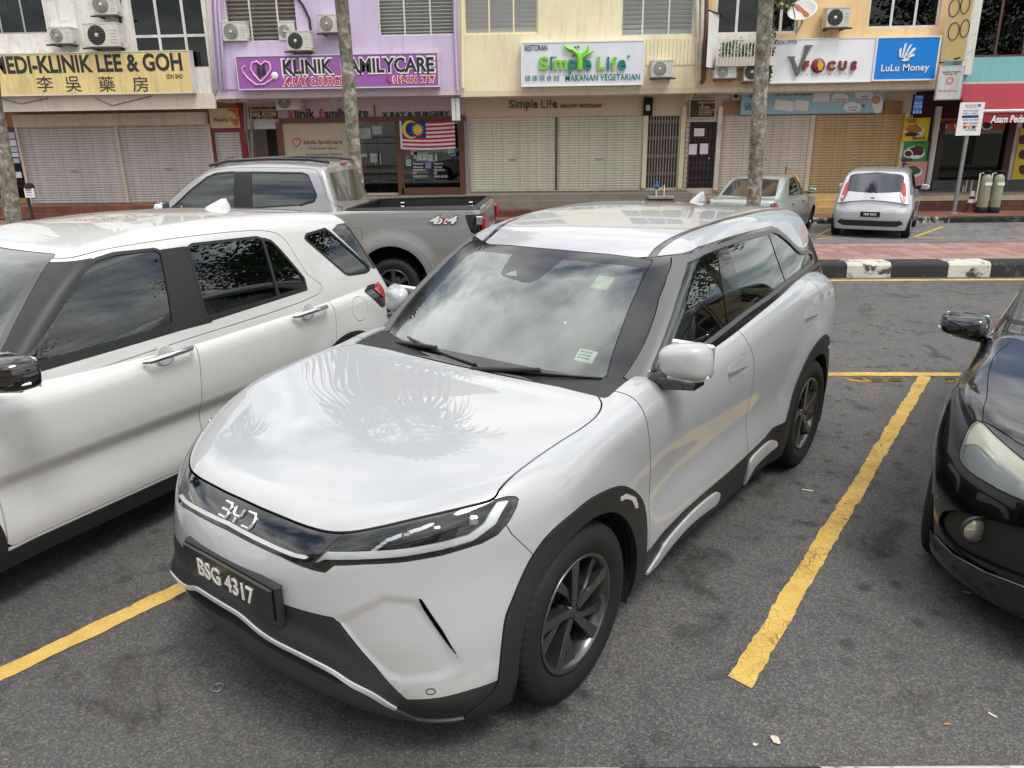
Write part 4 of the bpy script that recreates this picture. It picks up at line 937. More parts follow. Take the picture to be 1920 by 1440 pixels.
# flag
def flag():
    x0, x1, z0, z1 = rect(750, 226, 853, 279, YS - .35); root = None; nx = 30
    wv = lambda x: .03 * math.sin((x - x0) * 5.5) + .015 * math.sin((x - x0) * 13)
    sag = lambda x: -.05 * ((x - x0) / (x1 - x0)) * 0 + .03 * math.sin(math.pi * (x - x0) / (x1 - x0)) * -1
    def strip(xa, xb, za, zb, off=0.):
        m_ = MB(); n = max(2, int(nx * (xb - xa) / (x1 - x0))); V = []
        for i in range(n + 1):
            x = xa + (xb - xa) * i / n
            for z in (za, zb): V.append((x, YS - .35 + wv(x) - off, z + sag(x)))
        return m_.add(V, [(2 * i, 2 * i + 2, 2 * i + 3, 2 * i + 1) for i in range(n)], True)
    fr_, fw_, fb_, fy_ = plain('flag_red', (.70, .09, .16), .8, vary=.1), plain('flag_white', (.82, .80, .82), .8, vary=.06), plain('flag_blue', (.14, .18, .48), .8, vary=.08), plain('flag_yellow', (.84, .76, .25), .8, vary=.06)
    root = tag(strip(x0, x0 + .06, z0, z1).build('national_flag', fw_), 'red and white striped flag with crescent and star on blue, over the clinic window', 'flag'); h = (z1 - z0) / 14; xc = x0 + (x1 - x0) * .48
    for k in range(14):
        za = z1 - h * (k + 1); W(strip(xc if k < 8 else x0 + .06, x1, za, za + h), 'flag_stripe', fr_ if k % 2 == 0 else fw_, root)
    W(strip(x0 + .06, xc, z1 - 8 * h, z1), 'flag_canton', fb_, root)
    cz = z1 - 4 * h; cx = x0 + (xc - x0) * .40; r0 = .255; m_ = MB(); V = []; n = 20
    for i in range(n + 1):
        a = R(50) + R(260) * i / n; V.append((cx + r0 * math.cos(a), cz + r0 * math.sin(a)))
    for i in range(n, -1, -1):
        a = R(62) + R(236) * i / n; V.append((cx + .055 + r0 * .80 * math.cos(a), cz + r0 * .80 * math.sin(a)))
    m_.add([(x, YS - .35 + wv(x) - .012, z + sag(x)) for x, z in V], [(i, i + 1, 2 * n - i, 2 * n + 1 - i) for i in range(n)]); W(m_, 'crescent', fy_, root)
    sx = x0 + (xc - x0) * .68; P = []
    for i in range(28):
        a = 2 * math.pi * i / 28; q = .20 if i % 2 == 0 else .115; P.append((sx + q * math.cos(a), YS - .35 + wv(sx + q * math.cos(a)) - .012, cz + q * math.sin(a) + sag(sx)))
    m_ = MB(); m_.add([(sx, YS - .35 + wv(sx) - .014, cz + sag(sx))] + P, [(0, 1 + i, 1 + (i + 1) % 28) for i in range(28)]); W(m_, 'star', fy_, root)
flag()
# ---- lot 3: cream restaurant
c1 = hr(868, -90, 1009, 64); c2 = hr(1166, -90, 1304, 67)
t1 = rect(882, 221, 1041, 355, YS); t2 = rect(1045, 219, 1202, 354, YS); t3 = rect(1213, 217, 1271, 352, YS)
L3 = shell('shophouse', 'cream shophouse with a green and white restaurant sign and two cream shutters', 2, pix(1085, 168, Y=YF)[2], M_W3, M_W3B, M_W3B, pix(1040, 358, Y=YS)[2] - .02, M_FL2, [c1, c2, (c1[0], c1[1], 7.1, 8.6), (c2[0], c2[1], 7.1, 8.6)], [(t1[0], t2[1], t1[2], t1[3]), t3])
louvre(L3, c1, YF + .05, (.34, .67), 17, M_W3, plain('clear_louvre', (.72, .73, .72), .25, vary=.08), None, 22); louvre(L3, c2, YF + .05, (.30, .66), 17, M_FRAMEW, plain('clear_louvre', (.72, .73, .72), .25, vary=.08), plain('grey_curtain', (.55, .54, .52), .9, vary=.3, scale=2), 30)
for rr_ in ((c1[0], c1[1], 7.1, 8.6), (c2[0], c2[1], 7.1, 8.6)): louvre(L3, rr_, YF + .06, (.34, .68), 10, M_FRAMEW, None, M_CURT)
for (u0, u1) in ((934, 957), (972, 1001)): q = rect(u0, 25, u1, 62, YF + .5); W(MB().box(((q[0] + q[1]) / 2, YF + .55, (q[2] + q[3]) / 2), (q[1] - q[0], .3, q[3] - q[2]), bev=.1), 'stored_bundle', M_CURT, L3)
q = rect(868, 0, 895, 63, YF + .3); W(MB().bx(q[0], q[1], YF + .3, YF + .33, q[2], q[3] + 1), 'curtain', M_CURT, L3)
wp = rect(1018, -90, 1165, 76, YF); 
for k in range(14):
    q = rect(1212, 72, 1304, 122, YF); xx = q[0] + (q[1] - q[0]) * k / 13; W(MB().bx(xx, xx + (q[1] - q[0]) / 13 - .012, YF - .02, YF - .002, q[2], q[3]), 'cladding_strip', M_W3, L3)
shutter(L3, t1, YS - .05, 28, M_CRM); shutter(L3, t2, YS - .05, 28, M_CRM)
W(MB().bx(t1[1], t2[0], YS - .1, YS - .003, t1[2], t1[3]), 'shutter_post', plain('brown_post', (.36, .30, .26), .6), L3)
for e in (t1[0] - .03, t2[1] + .03): W(MB().bx(e - .03, e + .03, YS - .09, YS - .003, t1[2], t1[3]), 'shutter_guide', M_ALU, L3)
gt = W(MB().bx(t3[0], t3[1], YS + .10, YS + .11, t3[2], t3[3]), 'folding_gate', plain('gate_dark', (.30, .29, .28), .8), L3); M_GATE = plain('gate_steel', (.66, .63, .60), .45, metal=.3, vary=.15)
for k in range(12): xx = t3[0] + (t3[1] - t3[0]) * k / 11; MB().bx(xx - .012, xx + .012, YS + .02, YS + .045, t3[2], t3[3]).build('gate_bar', M_GATE, gt)
for k in range(11):
    xa = t3[0] + (t3[1] - t3[0]) * k / 11; xb_ = t3[0] + (t3[1] - t3[0]) * (k + 1) / 11
    for zf in (.2, .45, .70, .92):
        zc = t3[2] + (t3[3] - t3[2]) * zf; m_ = MB(); m_.tube([(xa, YS + .015, zc - .08), (xb_, YS + .015, zc + .08)], .007, 4); m_.tube([(xa, YS + .01, zc + .08), (xb_, YS + .01, zc - .08)], .007, 4); m_.build('gate_lattice', M_GATE, gt)
pipe(L3, [PX(1306, -90, YF - .07), PX(1308, 60, YF - .07), PX(1309, 158, YF - .07), PX(1296, 180, YF + .4), PX(1284, 188, YF + 1.2)], .055); pipe(L3, [PX(866, -90, YF - .06), PX(868, 165, YF - .06)], .05, M_W3)
for e in (1204, 1273): q = rect(e, 217, e + 8, 352, YS); W(MB().bx(q[0], q[1], YS - .15, YS - .004, q[2], q[3]), 'pier', M_W3, L3)
W(MB().box(PX(1215, 200, YS - .1), (.26, .14, .5), bev=.02), 'meter_box', M_DARK, L3); W(MB().box(PX(1215, 202, YS - .19), (.12, .04, .16), bev=.01), 'meter_dial', M_ACB, L3)
g4 = board('restaurant_signboard', 'white restaurant sign with green Simple Life lettering and tree', (977, 77, 1207, 161), YF - .24, .22, plain('white_panel', (.86, .87, .90), .35, vary=.05, scale=2), M_SWHITE)
Yg = YF - .245; TX('lettering', 'RESTORAN', M_INK, g4, (984, 84, 1026, 95), Yg, bold=.015)
def words(p, segs, v0, v1, Y, **k):
    for s, m_, u0, u1, dv in segs: TX('lettering', s, m_, p, (u0, v0 + dv[0], u1, v1 + dv[1]), Y, **k)
words(g4, (('S', M_GREEN1, 1010, 1029, (0, 0)), ('i', M_GREEN2, 1031.5, 1036, (0, 0)), ('m', M_GREEN1, 1039, 1064, (6, 0)), ('p', M_GREEN2, 1066, 1082, (6, 6)), ('e', M_GREEN2, 1094, 1109, (6, 0)), ('L', M_GREEN1, 1120, 1134, (0, 0)), ('i', M_GREEN2, 1138, 1143, (0, 0)), ('f', M_GREEN1, 1146, 1156, (0, 0)), ('e', M_GREEN2, 1158, 1174, (6, 0))), 106, 131, Yg - .05, bold=.032, depth=.05)
tr = MB(); pp = lambda L: [PX(u, v, Yg - .04) for u, v in L]
tr.tube(pp([(1087, 131), (1087, 112), (1084, 102), (1074, 94), (1062, 90), (1056, 83)]), [.08, .08, .07, .055, .04, .012], 8); tr.tube(pp([(1088, 112), (1091, 103), (1100, 96), (1104, 85)]), [.07, .05, .04, .012], 8); tr.tube(pp([(1089, 110), (1098, 103), (1106, 100), (1113, 95)]), [.05, .045, .035, .012], 8); W(tr, 'tree_emblem', M_GREEN1, g4)
for u, v, du, dv in ((1081, 90, -4, -3), (1083, 90, 3, -5), (1076, 103, -4, 2), (1094, 108, 4, -2), (1096, 111, 4, 2)): W(MB().tube(pp([(u, v), (u + du * .5, v + dv * .5), (u + du, v + dv)]), [.01, .04, .008], 6), 'emblem_leaf', M_GREEN2, g4)
[TX('lettering', ch_, M_GREEN2, g4, (984 + 13.4 * k_, 141, 995 + 13.4 * k_, 152), Yg, bold=.0) for k_, ch_ in enumerate('健康蔬食館')]; TX('lettering', 'MAKANAN VEGETARIAN', M_GREEN2, g4, (1060, 139, 1200, 151), Yg, bold=.012); TX('lettering', '1992', M_INK, g4, (1032, 106, 1044, 111), Yg - .05, bold=.03); W(MB().lathe([(.001, -.02), (.035, -.02), (.04, 0)], 14, 'Y', PX(1179, 104.5, Yg)), 'trade_dot', M_GREEN1, g4)
dk1, dk2 = plain('olive_letters', (.36, .40, .16), .5), plain('deep_green_letters', (.10, .24, .16), .5)
words(L3, (('S', dk1, 954, 964, (0, 0)), ('i', dk2, 966, 968, (0, 0)), ('m', dk1, 970, 984, (4, 0)), ('p', dk2, 986, 994, (4, 4)), ('l', dk1, 996, 998, (0, 0)), ('e', dk2, 1000, 1008, (4, 0)), ('L', dk1, 1015, 1023, (0, 0)), ('i', dk2, 1025, 1027, (0, 0)), ('f', dk1, 1029, 1035, (0, 0)), ('e', dk2, 1036, 1045, (4, 0))), 187, 203, YS - .03, bold=.02, depth=.025)
TX('lettering', 'HEALTHY VEGETARIAN', dk1, L3, (1051, 195, 1128, 202), YS - .03, bold=.03, depth=.02)
for k, u in enumerate((975, 1117)):
    q = PX(u, 169, YF + 1.0); fn = thing('ceiling_fan', ('left' if k == 0 else 'right') + ' ceiling fan under the cream walkway ceiling', 'fan', (q[0], q[1], q[2]), group='walkway ceiling fans'); zc = q[2]
    W(MB().lathe([(.001, zc - .06), (.07, zc - .05), (.09, zc), (.05, zc + .05), (.02, zc + .12)], 12, 'Z', (q[0], q[1], 0)), 'fan_motor', M_BROWN, fn)
    for j in range(3):
        a = R(20 + 120 * j + 35 * k); W(MB().box((q[0] + .42 * math.cos(a), q[1] + .42 * math.sin(a), zc - .02), (.66, .11, .012), a), 'fan_blade', plain('fan_blade_tan', (.52, .44, .35), .5), fn)
aircon('new white air conditioner with a dark round fan right of the restaurant sign', (1222, 113, 1263, 145), YF - .36, 'ring')
# ---- lot 4: orange optician
e1 = hr(1344, -90, 1502, 64); e2 = hr(1634, -90, 1770, 52); ep = hr(1344, 68, 1446, 122)
k1 = rect(1283, 229, 1340, 352, YS); k2 = rect(1350, 217, 1512, 355, YS); k3 = rect(1520, 215, 1680, 355, YS)
L4 = shell('shophouse', 'orange shophouse with optician and money transfer signs', 3, pix(1540, 160, Y=YF)[2], M_W4, M_BEIGE, M_BEIGE, pix(1510, 362, Y=YS)[2], M_FL3, [e1, e2, (e1[0], e1[1], 7.1, 8.6), (e2[0], e2[1], 7.1, 8.6)], [(max(k1[0], XB[3] + .02), k1[1], k1[2], k1[3]), (k2[0], k3[1], k2[2], k2[3])])
casement(L4, e1, YF + .08, (.27, .58, .80), (), M_FRAMEW, .07); casement(L4, e2, YF + .06, (.34, .67), (), M_FRAMEW, .06)
for rr_ in ((e1[0], e1[1], 7.1, 8.6), (e2[0], e2[1], 7.1, 8.6)): casement(L4, rr_, YF + .08, (.33, .66))
W(MB().bx(ep[0] - .1, ep[1], YF - .06, YF - .002, ep[2], ep[3] + .04), 'planter_wall', M_W1, L4); W(MB().bx(ep[0] - .1, ep[1], YF - .50, YF - .062, ep[2] - .06, ep[2] + .16), 'planter_trough', M_BEIGE, L4)
shutter(L4, k2, YS - .05, 28, M_OWH); shutter(L4, k3, YS - .05, 28, M_MUS)
M_YPOST = plain('yellow_post', (.74, .58, .27), .5, vary=.15)
for a, b, m_ in ((k2[0] - .14, k2[0], M_YPOST), (k2[1], k3[0], M_BEIGE), (k3[1], k3[1] + .13, M_YPOST)): W(MB().bx(a, b, YS - .12, YS - .003, k2[2] - .05, k2[3]), 'shutter_post', m_, L4)
dr = W(MB().bx(k1[0], k1[1], YS + .02, YS + .06, k1[2], k1[3]), 'grille_door', plain('black_grille_door', (.11, .10, .10), .5, vary=.2), L4)
for k in range(9): xx = k1[0] + (k1[1] - k1[0]) * k / 8; MB().bx(xx - .008, xx + .008, YS - .005, YS + .012, k1[2], k1[3]).build('grille_bar', M_DARK, dr)
for k in range(14): zz_ = k1[2] + (k1[3] - k1[2]) * k / 13; MB().bx(k1[0], k1[1], YS - .002, YS + .014, zz_ - .007, zz_ + .007).build('grille_bar', M_BROWN if k % 3 else M_DARK, dr)
for (u, v, ww, hh) in ((1311, 248, .30, .22), (1299, 280, .24, .30), (1320, 279, .24, .30)): MB().box(PX(u, v, YS - .02), (ww, .004, hh)).build('door_notice', M_SWHITE, dr)
MB().lathe([(.001, -.05), (.03, -.05), (.035, -.02)], 10, 'Y', PX(1329, 297, YS)).build('door_knob', M_ALU, dr)
for e, m_ in ((1274, M_PIPEW), (1341, M_W1)): q = rect(e, 200, e + 8, 356, YS); W(MB().bx(q[0], q[1], YS - .14, YS - .005, q[2], q[3]), 'pier', m_, L4)
for k, (u, rr_) in enumerate(((1319, .055), (1327, .05))): pipe(L4, [PX(u, -90, YF - .08), PX(u - 3, 60, YF - .08), PX(u - 8, 150, YF - .08), PX(u - 20, 172, YF + .3), PX(u - 38, 186, YF + 1.0)], rr_, M_PIPEW if k == 0 else plain('brown_pipe', (.42, .30, .26), .5))
st_ = rect(1524, 357, 1590, 392, 22.9)
for k in range(3): W(MB().bx(st_[0] - .4, st_[0] + 2.6, 22.55 - .26 * (3 - k) + .26, 22.62, -.115, -.115 + .17 * (k + 1)), 'entrance_step', plain('yellow_step_tile', (.70, .58, .38), .6, vary=.15), L4)
for (x_) in (st_[0] + .2,): 
    m_ = MB(); q = PX(1484, 313, YS - 1.2); m_.tube([(q[0], 23.1, .3), (q[0], 23.1, 1.12), (q[0] + .22, 22.7, .85), (q[0] + .42, 22.3, -.1)], .025, 8); W(m_, 'hand_rail', M_YPOST, L4)
g5 = board('optician_signboard', 'white optician sign with silver V and red FOCUS letters', (1447, 71, 1640, 155), YF - .26, .24, plain('white_acrylic', (.91, .915, .92), .35, vary=.04, scale=1.), M_SWHITE)
Yg = YF - .265; TX('lettering', 'KEDAI OPTIK', M_INK, g5, (1453, 76, 1495, 83), Yg, shear=.15, bold=.005)
vs = lambda P: [(pix(u, v, Y=Yg)[0], pix(u, v, Y=Yg)[2]) for u, v in P]
W(MB().prism(vs([(1477, 106), (1490, 106), (1490, 108), (1487.5, 109), (1495.5, 130), (1510.5, 88), (1507, 86.5), (1509, 85), (1524, 85), (1523, 87), (1518, 89), (1496, 142), (1491.5, 142), (1481, 109), (1477, 108)]), Yg - .06, Yg, 'Y'), 'silver_letter', plain('brushed_silver', (.42, .41, .39), .3, metal=.7), g5)
M_OXB = plain('oxblood_letters', (.50, .16, .18), .35)
for s, u0, u1 in (('F', 1506, 1517), ('C', 1551, 1567), ('U', 1573, 1588), ('S', 1596, 1607)): TX('lettering', s, M_OXB, g5, (u0, 114, u1, 132), Yg - .05, bold=.06, depth=.05)
W(MB().lathe([(.001, -.06), (.12, -.06), (.17, -.04), (.185, 0)], 24, 'Y', PX(1534, 123, Yg)), 'round_letter', M_OXB, g5); W(MB().prism(vs([(1534, 113), (1540, 115), (1543, 123), (1540, 131), (1534, 133), (1531, 123)]), Yg - .068, Yg - .055, 'Y'), 'amber_inset', plain('amber_inset', (.85, .68, .22), .3, metal=.3), g5)
TX('lettering', 'OPTOMETRY', plain('grey_letters', (.55, .54, .52), .5), g5, (1510, 136.5, 1597, 141), Yg, spacing=2.6)
g6 = board('transfer_signboard', 'bright blue LuLu Money sign with white fan-shaped logo', (1640, 68, 1760, 151), YF - .29, .27, plain('blue_panel', (.06, .49, .83), .35, vary=.04), M_SWHITE, .035)
Yg = YF - .295; vs = lambda P: [(pix(u, v, Y=Yg)[0], pix(u, v, Y=Yg)[2]) for u, v in P]; TX('lettering', 'LuLu Money', M_SWHITE, g6, (1652, 120, 1742, 137), Yg, bold=.012)
for P in ([(1686, 107), (1686, 93), (1691, 89), (1689, 108)], [(1690, 108), (1696, 83), (1701, 80), (1693, 108)], [(1693, 109), (1705, 85), (1711, 82), (1696, 109)], [(1697, 108), (1712, 90), (1717, 89), (1717, 93), (1699, 109)], [(1693, 111), (1707, 101), (1715, 101), (1714, 105), (1696, 111)]): W(MB().prism(vs(P), Yg - .004, Yg, 'Y'), 'logo_petal', M_SWHITE, g6)
W(MB().prism(vs([(1690, 112), (1706, 109), (1704, 113), (1697, 115), (1691, 114)]), Yg - .004, Yg, 'Y'), 'logo_base', M_SWHITE, g6)
g7 = board('lens_banner', 'pale blue contact lens banner above the optician shutters', (1390, 171, 1657, 213), YS - .25, .2, plain('pale_blue_panel', (.62, .76, .83), .45, vary=.1, scale=1.), plain('pale_rim', (.62, .74, .80), .5), .01)
Yg = YS - .252; nav = plain('navy_letters', (.14, .26, .46), .5); TX('lettering', 'Feel The Air, Not The Lens', nav, g7, (1453, 174, 1523, 180), Yg, bold=.015, shear=.2); TX('lettering', 'Air', nav, g7, (1402, 174, 1418, 184), Yg, shear=.3); TX('lettering', 'Vfocus', M_INK, g7, (1396, 193, 1430, 208), Yg)
for (u, v, a, b) in ((1575, 184, 16, 9.5), (1620, 178, 17, 9), (1598, 201, 17, 9.5), (1645, 195, 10, 18)): W(MB().prism(vs_(u, v, a, b, Yg) if False else [(pix(u + a * math.cos(t), v + b * math.sin(t), Y=Yg)[0], pix(u + a * math.cos(t), v + b * math.sin(t), Y=Yg)[2]) for t in np.linspace(0, 2 * math.pi, 20, endpoint=False)], Yg - .003, Yg, 'Y'), 'speech_bubble', M_SWHITE, g7)
for s, u0, v0, u1, v1 in (('UV BLOCKING', 1564, 185, 1588, 188.5), ('FUNCTION', 1567, 189.5, 1585, 192.5), ('2x MORE', 1613, 179, 1629, 182.5), ('OXYGEN', 1614, 184, 1628, 187), ('HIGH WATER', 1590, 200, 1608, 203), ('CONTENT', 1592, 205, 1606, 208), ('Σ', 1616, 195, 1623, 201)): TX('lettering', s, M_INK if s == 'Σ' else nav, g7, (u0, v0, u1, v1), Yg - .004, bold=.03)
for u0, v0, u1, v1 in ((1452, 186, 1489, 209), (1490, 186, 1516, 209)): q = rect(u0, v0, u1, v1, Yg); W(MB().box(((q[0] + q[1]) / 2, Yg, (q[2] + q[3]) / 2), (q[1] - q[0], .012, (q[3] - q[2]) * .8), M=Matrix.Rotation(R(8), 3, 'Y')), 'printed_carton', M_SWHITE, g7)
q = rect(1525, 175, 1555, 191, Yg); W(MB().bx(q[0], q[1], Yg - .003, Yg, q[2], q[3]), 'printed_card', M_SWHITE, g7); W(MB().lathe([(.001, -.004), (.12, -.004)], 14, 'Y', PX(1643, 187, Yg - .002)), 'printed_face', plain('print_skin', (.72, .56, .50), .6), g7)
for u0, u1 in ((1357, 1389), (1658, 1692)): q = rect(u0, 190, u1, 214, YS - .1); W(MB().bx(q[0], q[1], YS - .1, YS - .006, q[2], q[3]), 'peeling_board', grime('peeling_ply', (.66, .52, .34), .5), L4)
W(MB().box(PX(1380, 179, YS - .06), (.24, .1, .28), bev=.02), 'switch_box', M_ACB, L4); W(MB().box(PX(1380, 179, YS - .12), (.11, .02, .13)), 'switch_window', M_DARK, L4)
g8 = board('partners_sign', 'dark brown sign with gold lettering over the black grille door', (1293, 186, 1342, 221), YS - .16, .1, plain('brown_panel', (.20, .14, .12), .5), M_W1, .02)
for s, v0, v1, u0, u1 in (('SABAENDRAN', 189, 194, 1310, 1341), ('&', 195, 199, 1315, 1319), ('PARTNERS', 199, 204, 1311, 1331), ('ADVOCATES & SOLICITORS', 205, 208, 1310, 1341), ('PEGUAMBELA', 209, 212, 1310, 1336), ('& PEGUAMCARA', 213, 216, 1310, 1334)): TX('lettering', s, gold, g8, (u0, v0, u1, v1), YS - .166, bold=.01)
g9 = thing('hanging_banner', 'black and white vertical banner on arms beside the cream pipes', 'banner', PX(1330, 130, YF - .55))
xb0 = PX(1335, 70, YF - .4)
bz0, bz1 = PX(1332, 128, YF - .6)[2], PX(1338, 22, YF - .6)[2]
M_BAN = plain('banner_black', (.20, .20, .21), .6); xl = PX(1326, 80, YF - .8)[0]; xr = PX(1346, 70, YF - .1)[0]
qd = lambda a, b, z0_, z1_, o: MB().quad(*[(xl + (xr - xl) * t + o, YF - .85 + .75 * t, z) for t, z in ((a, z0_), (b, z0_), (b, z1_), (a, z1_))])
W(qd(0, 1, bz0, bz1, 0), 'banner_cloth', M_SWHITE, g9); W(qd(.1, .86, bz0 + .04, bz1 - .16, -.006), 'banner_print', M_BAN, g9)
for f0, f1, s in ((.42, .58, 'WU'), (.70, .74, 'CREDIT'), (.64, .67, 'MONEY')):
    o = text('lettering', s, M_SWHITE, None, -.30, .30, 0, (bz1 - bz0) * (f1 - f0), 0, bold=.02); o.location = (xl + (xr - xl) * .48 - .012, YF - .85 + .75 * .48 - .012, bz0 + (bz1 - bz0) * f0); o.rotation_euler = (0, 0, math.atan2(.75, xr - xl)); adopt(o, g9)
for z in (bz0, bz1): W(MB().tube([(xl - .03, YF - .88, z), (xr + .1, YF + .0, z)], .018, 6), 'banner_arm', M_DARK, g9)
aircon('white air conditioner with a dark spiral fan left of the second tree trunk', (1340, 121, 1381, 147), YF - .42, 'ring'); aircon('grey air conditioner half hidden by the second tree trunk', (1396, 117, 1434, 152), YF - .42); aircon('square air conditioner on rusty brackets on the orange wall', (1550, 14, 1594, 51), YF - .42)
# balcony rail with plants
rl_ = thing('balcony_rail', 'white balcony railing with bars in front of the planter', 'railing', PX(1395, 120, YF - .5))
ra = rect(1346, 73, 1446, 120, YF - .55)
W(MB().bx(ra[0], ra[1], YF - .57, YF - .54, ra[3] - .03, ra[3]), 'top_rail', M_FRAMEW, rl_)
for k in range(17): xx = ra[0] + (ra[1] - ra[0]) * k / 16; W(MB().bx(xx - .009, xx + .009, YF - .565, YF - .545, ra[2], ra[3] - .031), 'rail_bar', M_FRAMEW, rl_)
def leafy(name, label, c, n, rx, ry, rz, ls, m_, seed, cat='plant', yellow=None):
    r_ = random.Random(seed); o = thing(name, label, cat, (c[0], c[1], c[2])); mb = MB(); mb2 = MB()
    for k in range(n):
        t = r_.random(); p = Vector((c[0] + r_.uniform(-rx, rx), c[1] + r_.uniform(-ry, ry), c[2] + rz * t ** .8))
        d = Vector((r_.uniform(-1, 1), r_.uniform(-1, .6), r_.uniform(-.5, .9))).normalized(); u = d.cross(Vector((r_.uniform(-1, 1), r_.uniform(-1, 1), r_.uniform(-1, 1)))).normalized(); l = ls * r_.uniform(.6, 1.3)
        (mb2 if yellow and r_.random() < .25 else mb).add([p, p + d * l * .5 + u * l * .28, p + d * l, p + d * l * .5 - u * l * .28], [(0, 1, 2, 3)])
    st = MB()
    for k in range(max(3, n // 40)):
        x = c[0] + r_.uniform(-rx, rx) * .8; y = c[1] + r_.uniform(-ry, ry) * .6; st.tube([(x, y, c[2] - .02), (x + r_.uniform(-.05, .05), y, c[2] + rz * .5), (x + r_.uniform(-.1, .1), y, c[2] + rz * .9)], [.008, .006, .003], 5)
    W(st, 'stems', M_STEM, o); stuff(W(mb, 'leaves', m_, o))
    if yellow: stuff(W(mb2, 'yellow_leaves', yellow, o))
    return o
def leafmat(name, c, tr=.25):
    t = mat(name); v = t.coord(); c = lin(c); a = t.ramp(t.noise(v, 2.5, 5, .6), [(.3, tuple(x * .55 for x in c)), (.7, tuple(min(1, x * 1.35) for x in c))])
    t.bsdf(a, .5, spec=.4)
    return t.m
M_STEM = plain('stem_brown', (.32, .26, .18), .8); M_LEAF = leafmat('leaf_mid', (.33, .42, .20)); M_LEAFD = leafmat('leaf_dark', (.20, .29, .14)); M_LEAFY = leafmat('leaf_yellow', (.68, .62, .22)); M_PALM = leafmat('palm_green', (.25, .33, .17))
for k, u in enumerate((1360, 1382, 1404, 1425)):
    q = PX(u, 118, YF - .3); leafy('balcony_plant', ('leafy potted plant behind the balcony railing, first from the banner', 'leafy potted plant behind the balcony railing, second from the banner', 'leafy potted plant behind the balcony railing, third from the banner', 'leafy potted plant behind the balcony railing, nearest the tree trunk')[k], (q[0], q[1], q[2] + .02), 170, .17, .12, .45 + .1 * (k % 2), .09, M_LEAF, 40 + k, yellow=M_LEAFY)
q = PX(1440, 150, YF - .35); leafy('climbing_plant', 'climbing plant hanging between the second trunk and the optician sign', (q[0], q[1], q[2]), 160, .08, .1, 1.2, .09, M_LEAFD, 51)
q = PX(1462, 22, YF - .35); leafy('hanging_plant', 'yellowish hanging plant with white pots at the upper window', (q[0], q[1], q[2]), 140, .28, .15, .5, .12, M_LEAF, 52, yellow=M_LEAFY)
# satellite dish
q = PX(1505, 24, YF - .5); ds = thing('satellite_dish', 'tilted white satellite dish with an orange stripe on the orange wall', 'satellite dish', PX(1494, 64, YF - .05)); pr = [(.001, .0), (.15, .018), (.30, .07), (.36, .10), (.362, .094), (.30, .062), (.15, .01), (.001, -.008)]
db = MB().lathe(pr, 28, 'Z'); dM = Matrix.Rotation(R(-28), 3, 'Y') @ Matrix.Rotation(R(38), 3, 'X'); db.v = [tuple(dM @ Vector((x * 1., y * 1.1, z)) + Vector(q)) for x, y, z in db.v]; W(db, 'dish_bowl', M_FRAMEW, ds)
sb = MB(); sb.add([tuple(dM @ Vector((x, y, .004 + .9 * (x * x + y * y))) + Vector(q)) for x, y in ((-.05, -.30), (.05, -.30), (.08, 0), (.03, .30), (-.06, .30), (-.02, 0))], [(0, 1, 2, 5), (5, 2, 3, 4)]); W(sb, 'dish_stripe', plain('dish_orange', (.68, .36, .20), .5), ds)
W(MB().tube([q, PX(1503, 45, YF - .3), PX(1494, 62, YF - .02)], .025, 6), 'dish_arm', M_ALU, ds); W(MB().tube([PX(1491, 34, YF - .7), PX(1486, 9, YF - .9)], .018, 6), 'feed_arm', M_ALU, ds); W(MB().box(PX(1487, 9, YF - .9), (.1, .12, .08), bev=.02), 'feed_horn', M_ACG, ds)
# ---- lot 5: teal corner restaurant
f1 = hr(1829, -90, 1990, 106); m1 = rect(1747, 232, 1888, 337, YS); m0 = rect(1690, 214, 1740, 345, YS); m2 = rect(1905, 235, 2050, 345, YS)
L5 = shell('shophouse', 'teal corner shophouse with a maroon shopfront and red awning', 4, pix(1850, 153, Y=YF)[2], M_W5, M_BEIGE, M_MAROON, .36, M_FL2, [f1, (f1[0], f1[1], 7.1, 8.6)], [m1, m2])
casement(L5, f1, YF + .1, (.35, .68), (), plain('brown_frame', (.34, .24, .22), .5), .06); casement(L5, (f1[0], f1[1], 7.1, 8.6), YF + .1, (.35, .68))
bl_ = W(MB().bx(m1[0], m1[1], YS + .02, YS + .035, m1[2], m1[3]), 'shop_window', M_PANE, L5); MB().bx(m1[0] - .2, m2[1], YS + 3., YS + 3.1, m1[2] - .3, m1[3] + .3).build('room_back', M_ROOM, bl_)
for e in (1752, 1880, 1893): q = rect(e, 228, e + 10, 346, YS); W(MB().bx(q[0], q[1], YS - .12, YS - .004, q[2], q[3]), 'white_column' if e > 1885 else 'frame_post', M_W1 if e > 1885 else M_MAROON, L5)
q = rect(1743, 200, 1752, 345, YS); W(MB().bx(q[0], q[1], YS - .13, YS - .005, q[2], q[3]), 'white_column', M_W1, L5); q = rect(1686, 213, 1694, 330, YS); W(MB().bx(q[0], q[1], YS - .14, YS - .005, q[2], q[3]), 'white_column', M_W1, L4)
q = rect(1742, 337, 1990, 358, YS); W(MB().bx(q[0], q[1], YS - .2, YS - .006, q[2] - .1, q[3]), 'dark_plinth', plain('plinth_grey', (.30, .31, .32), .6), L5)
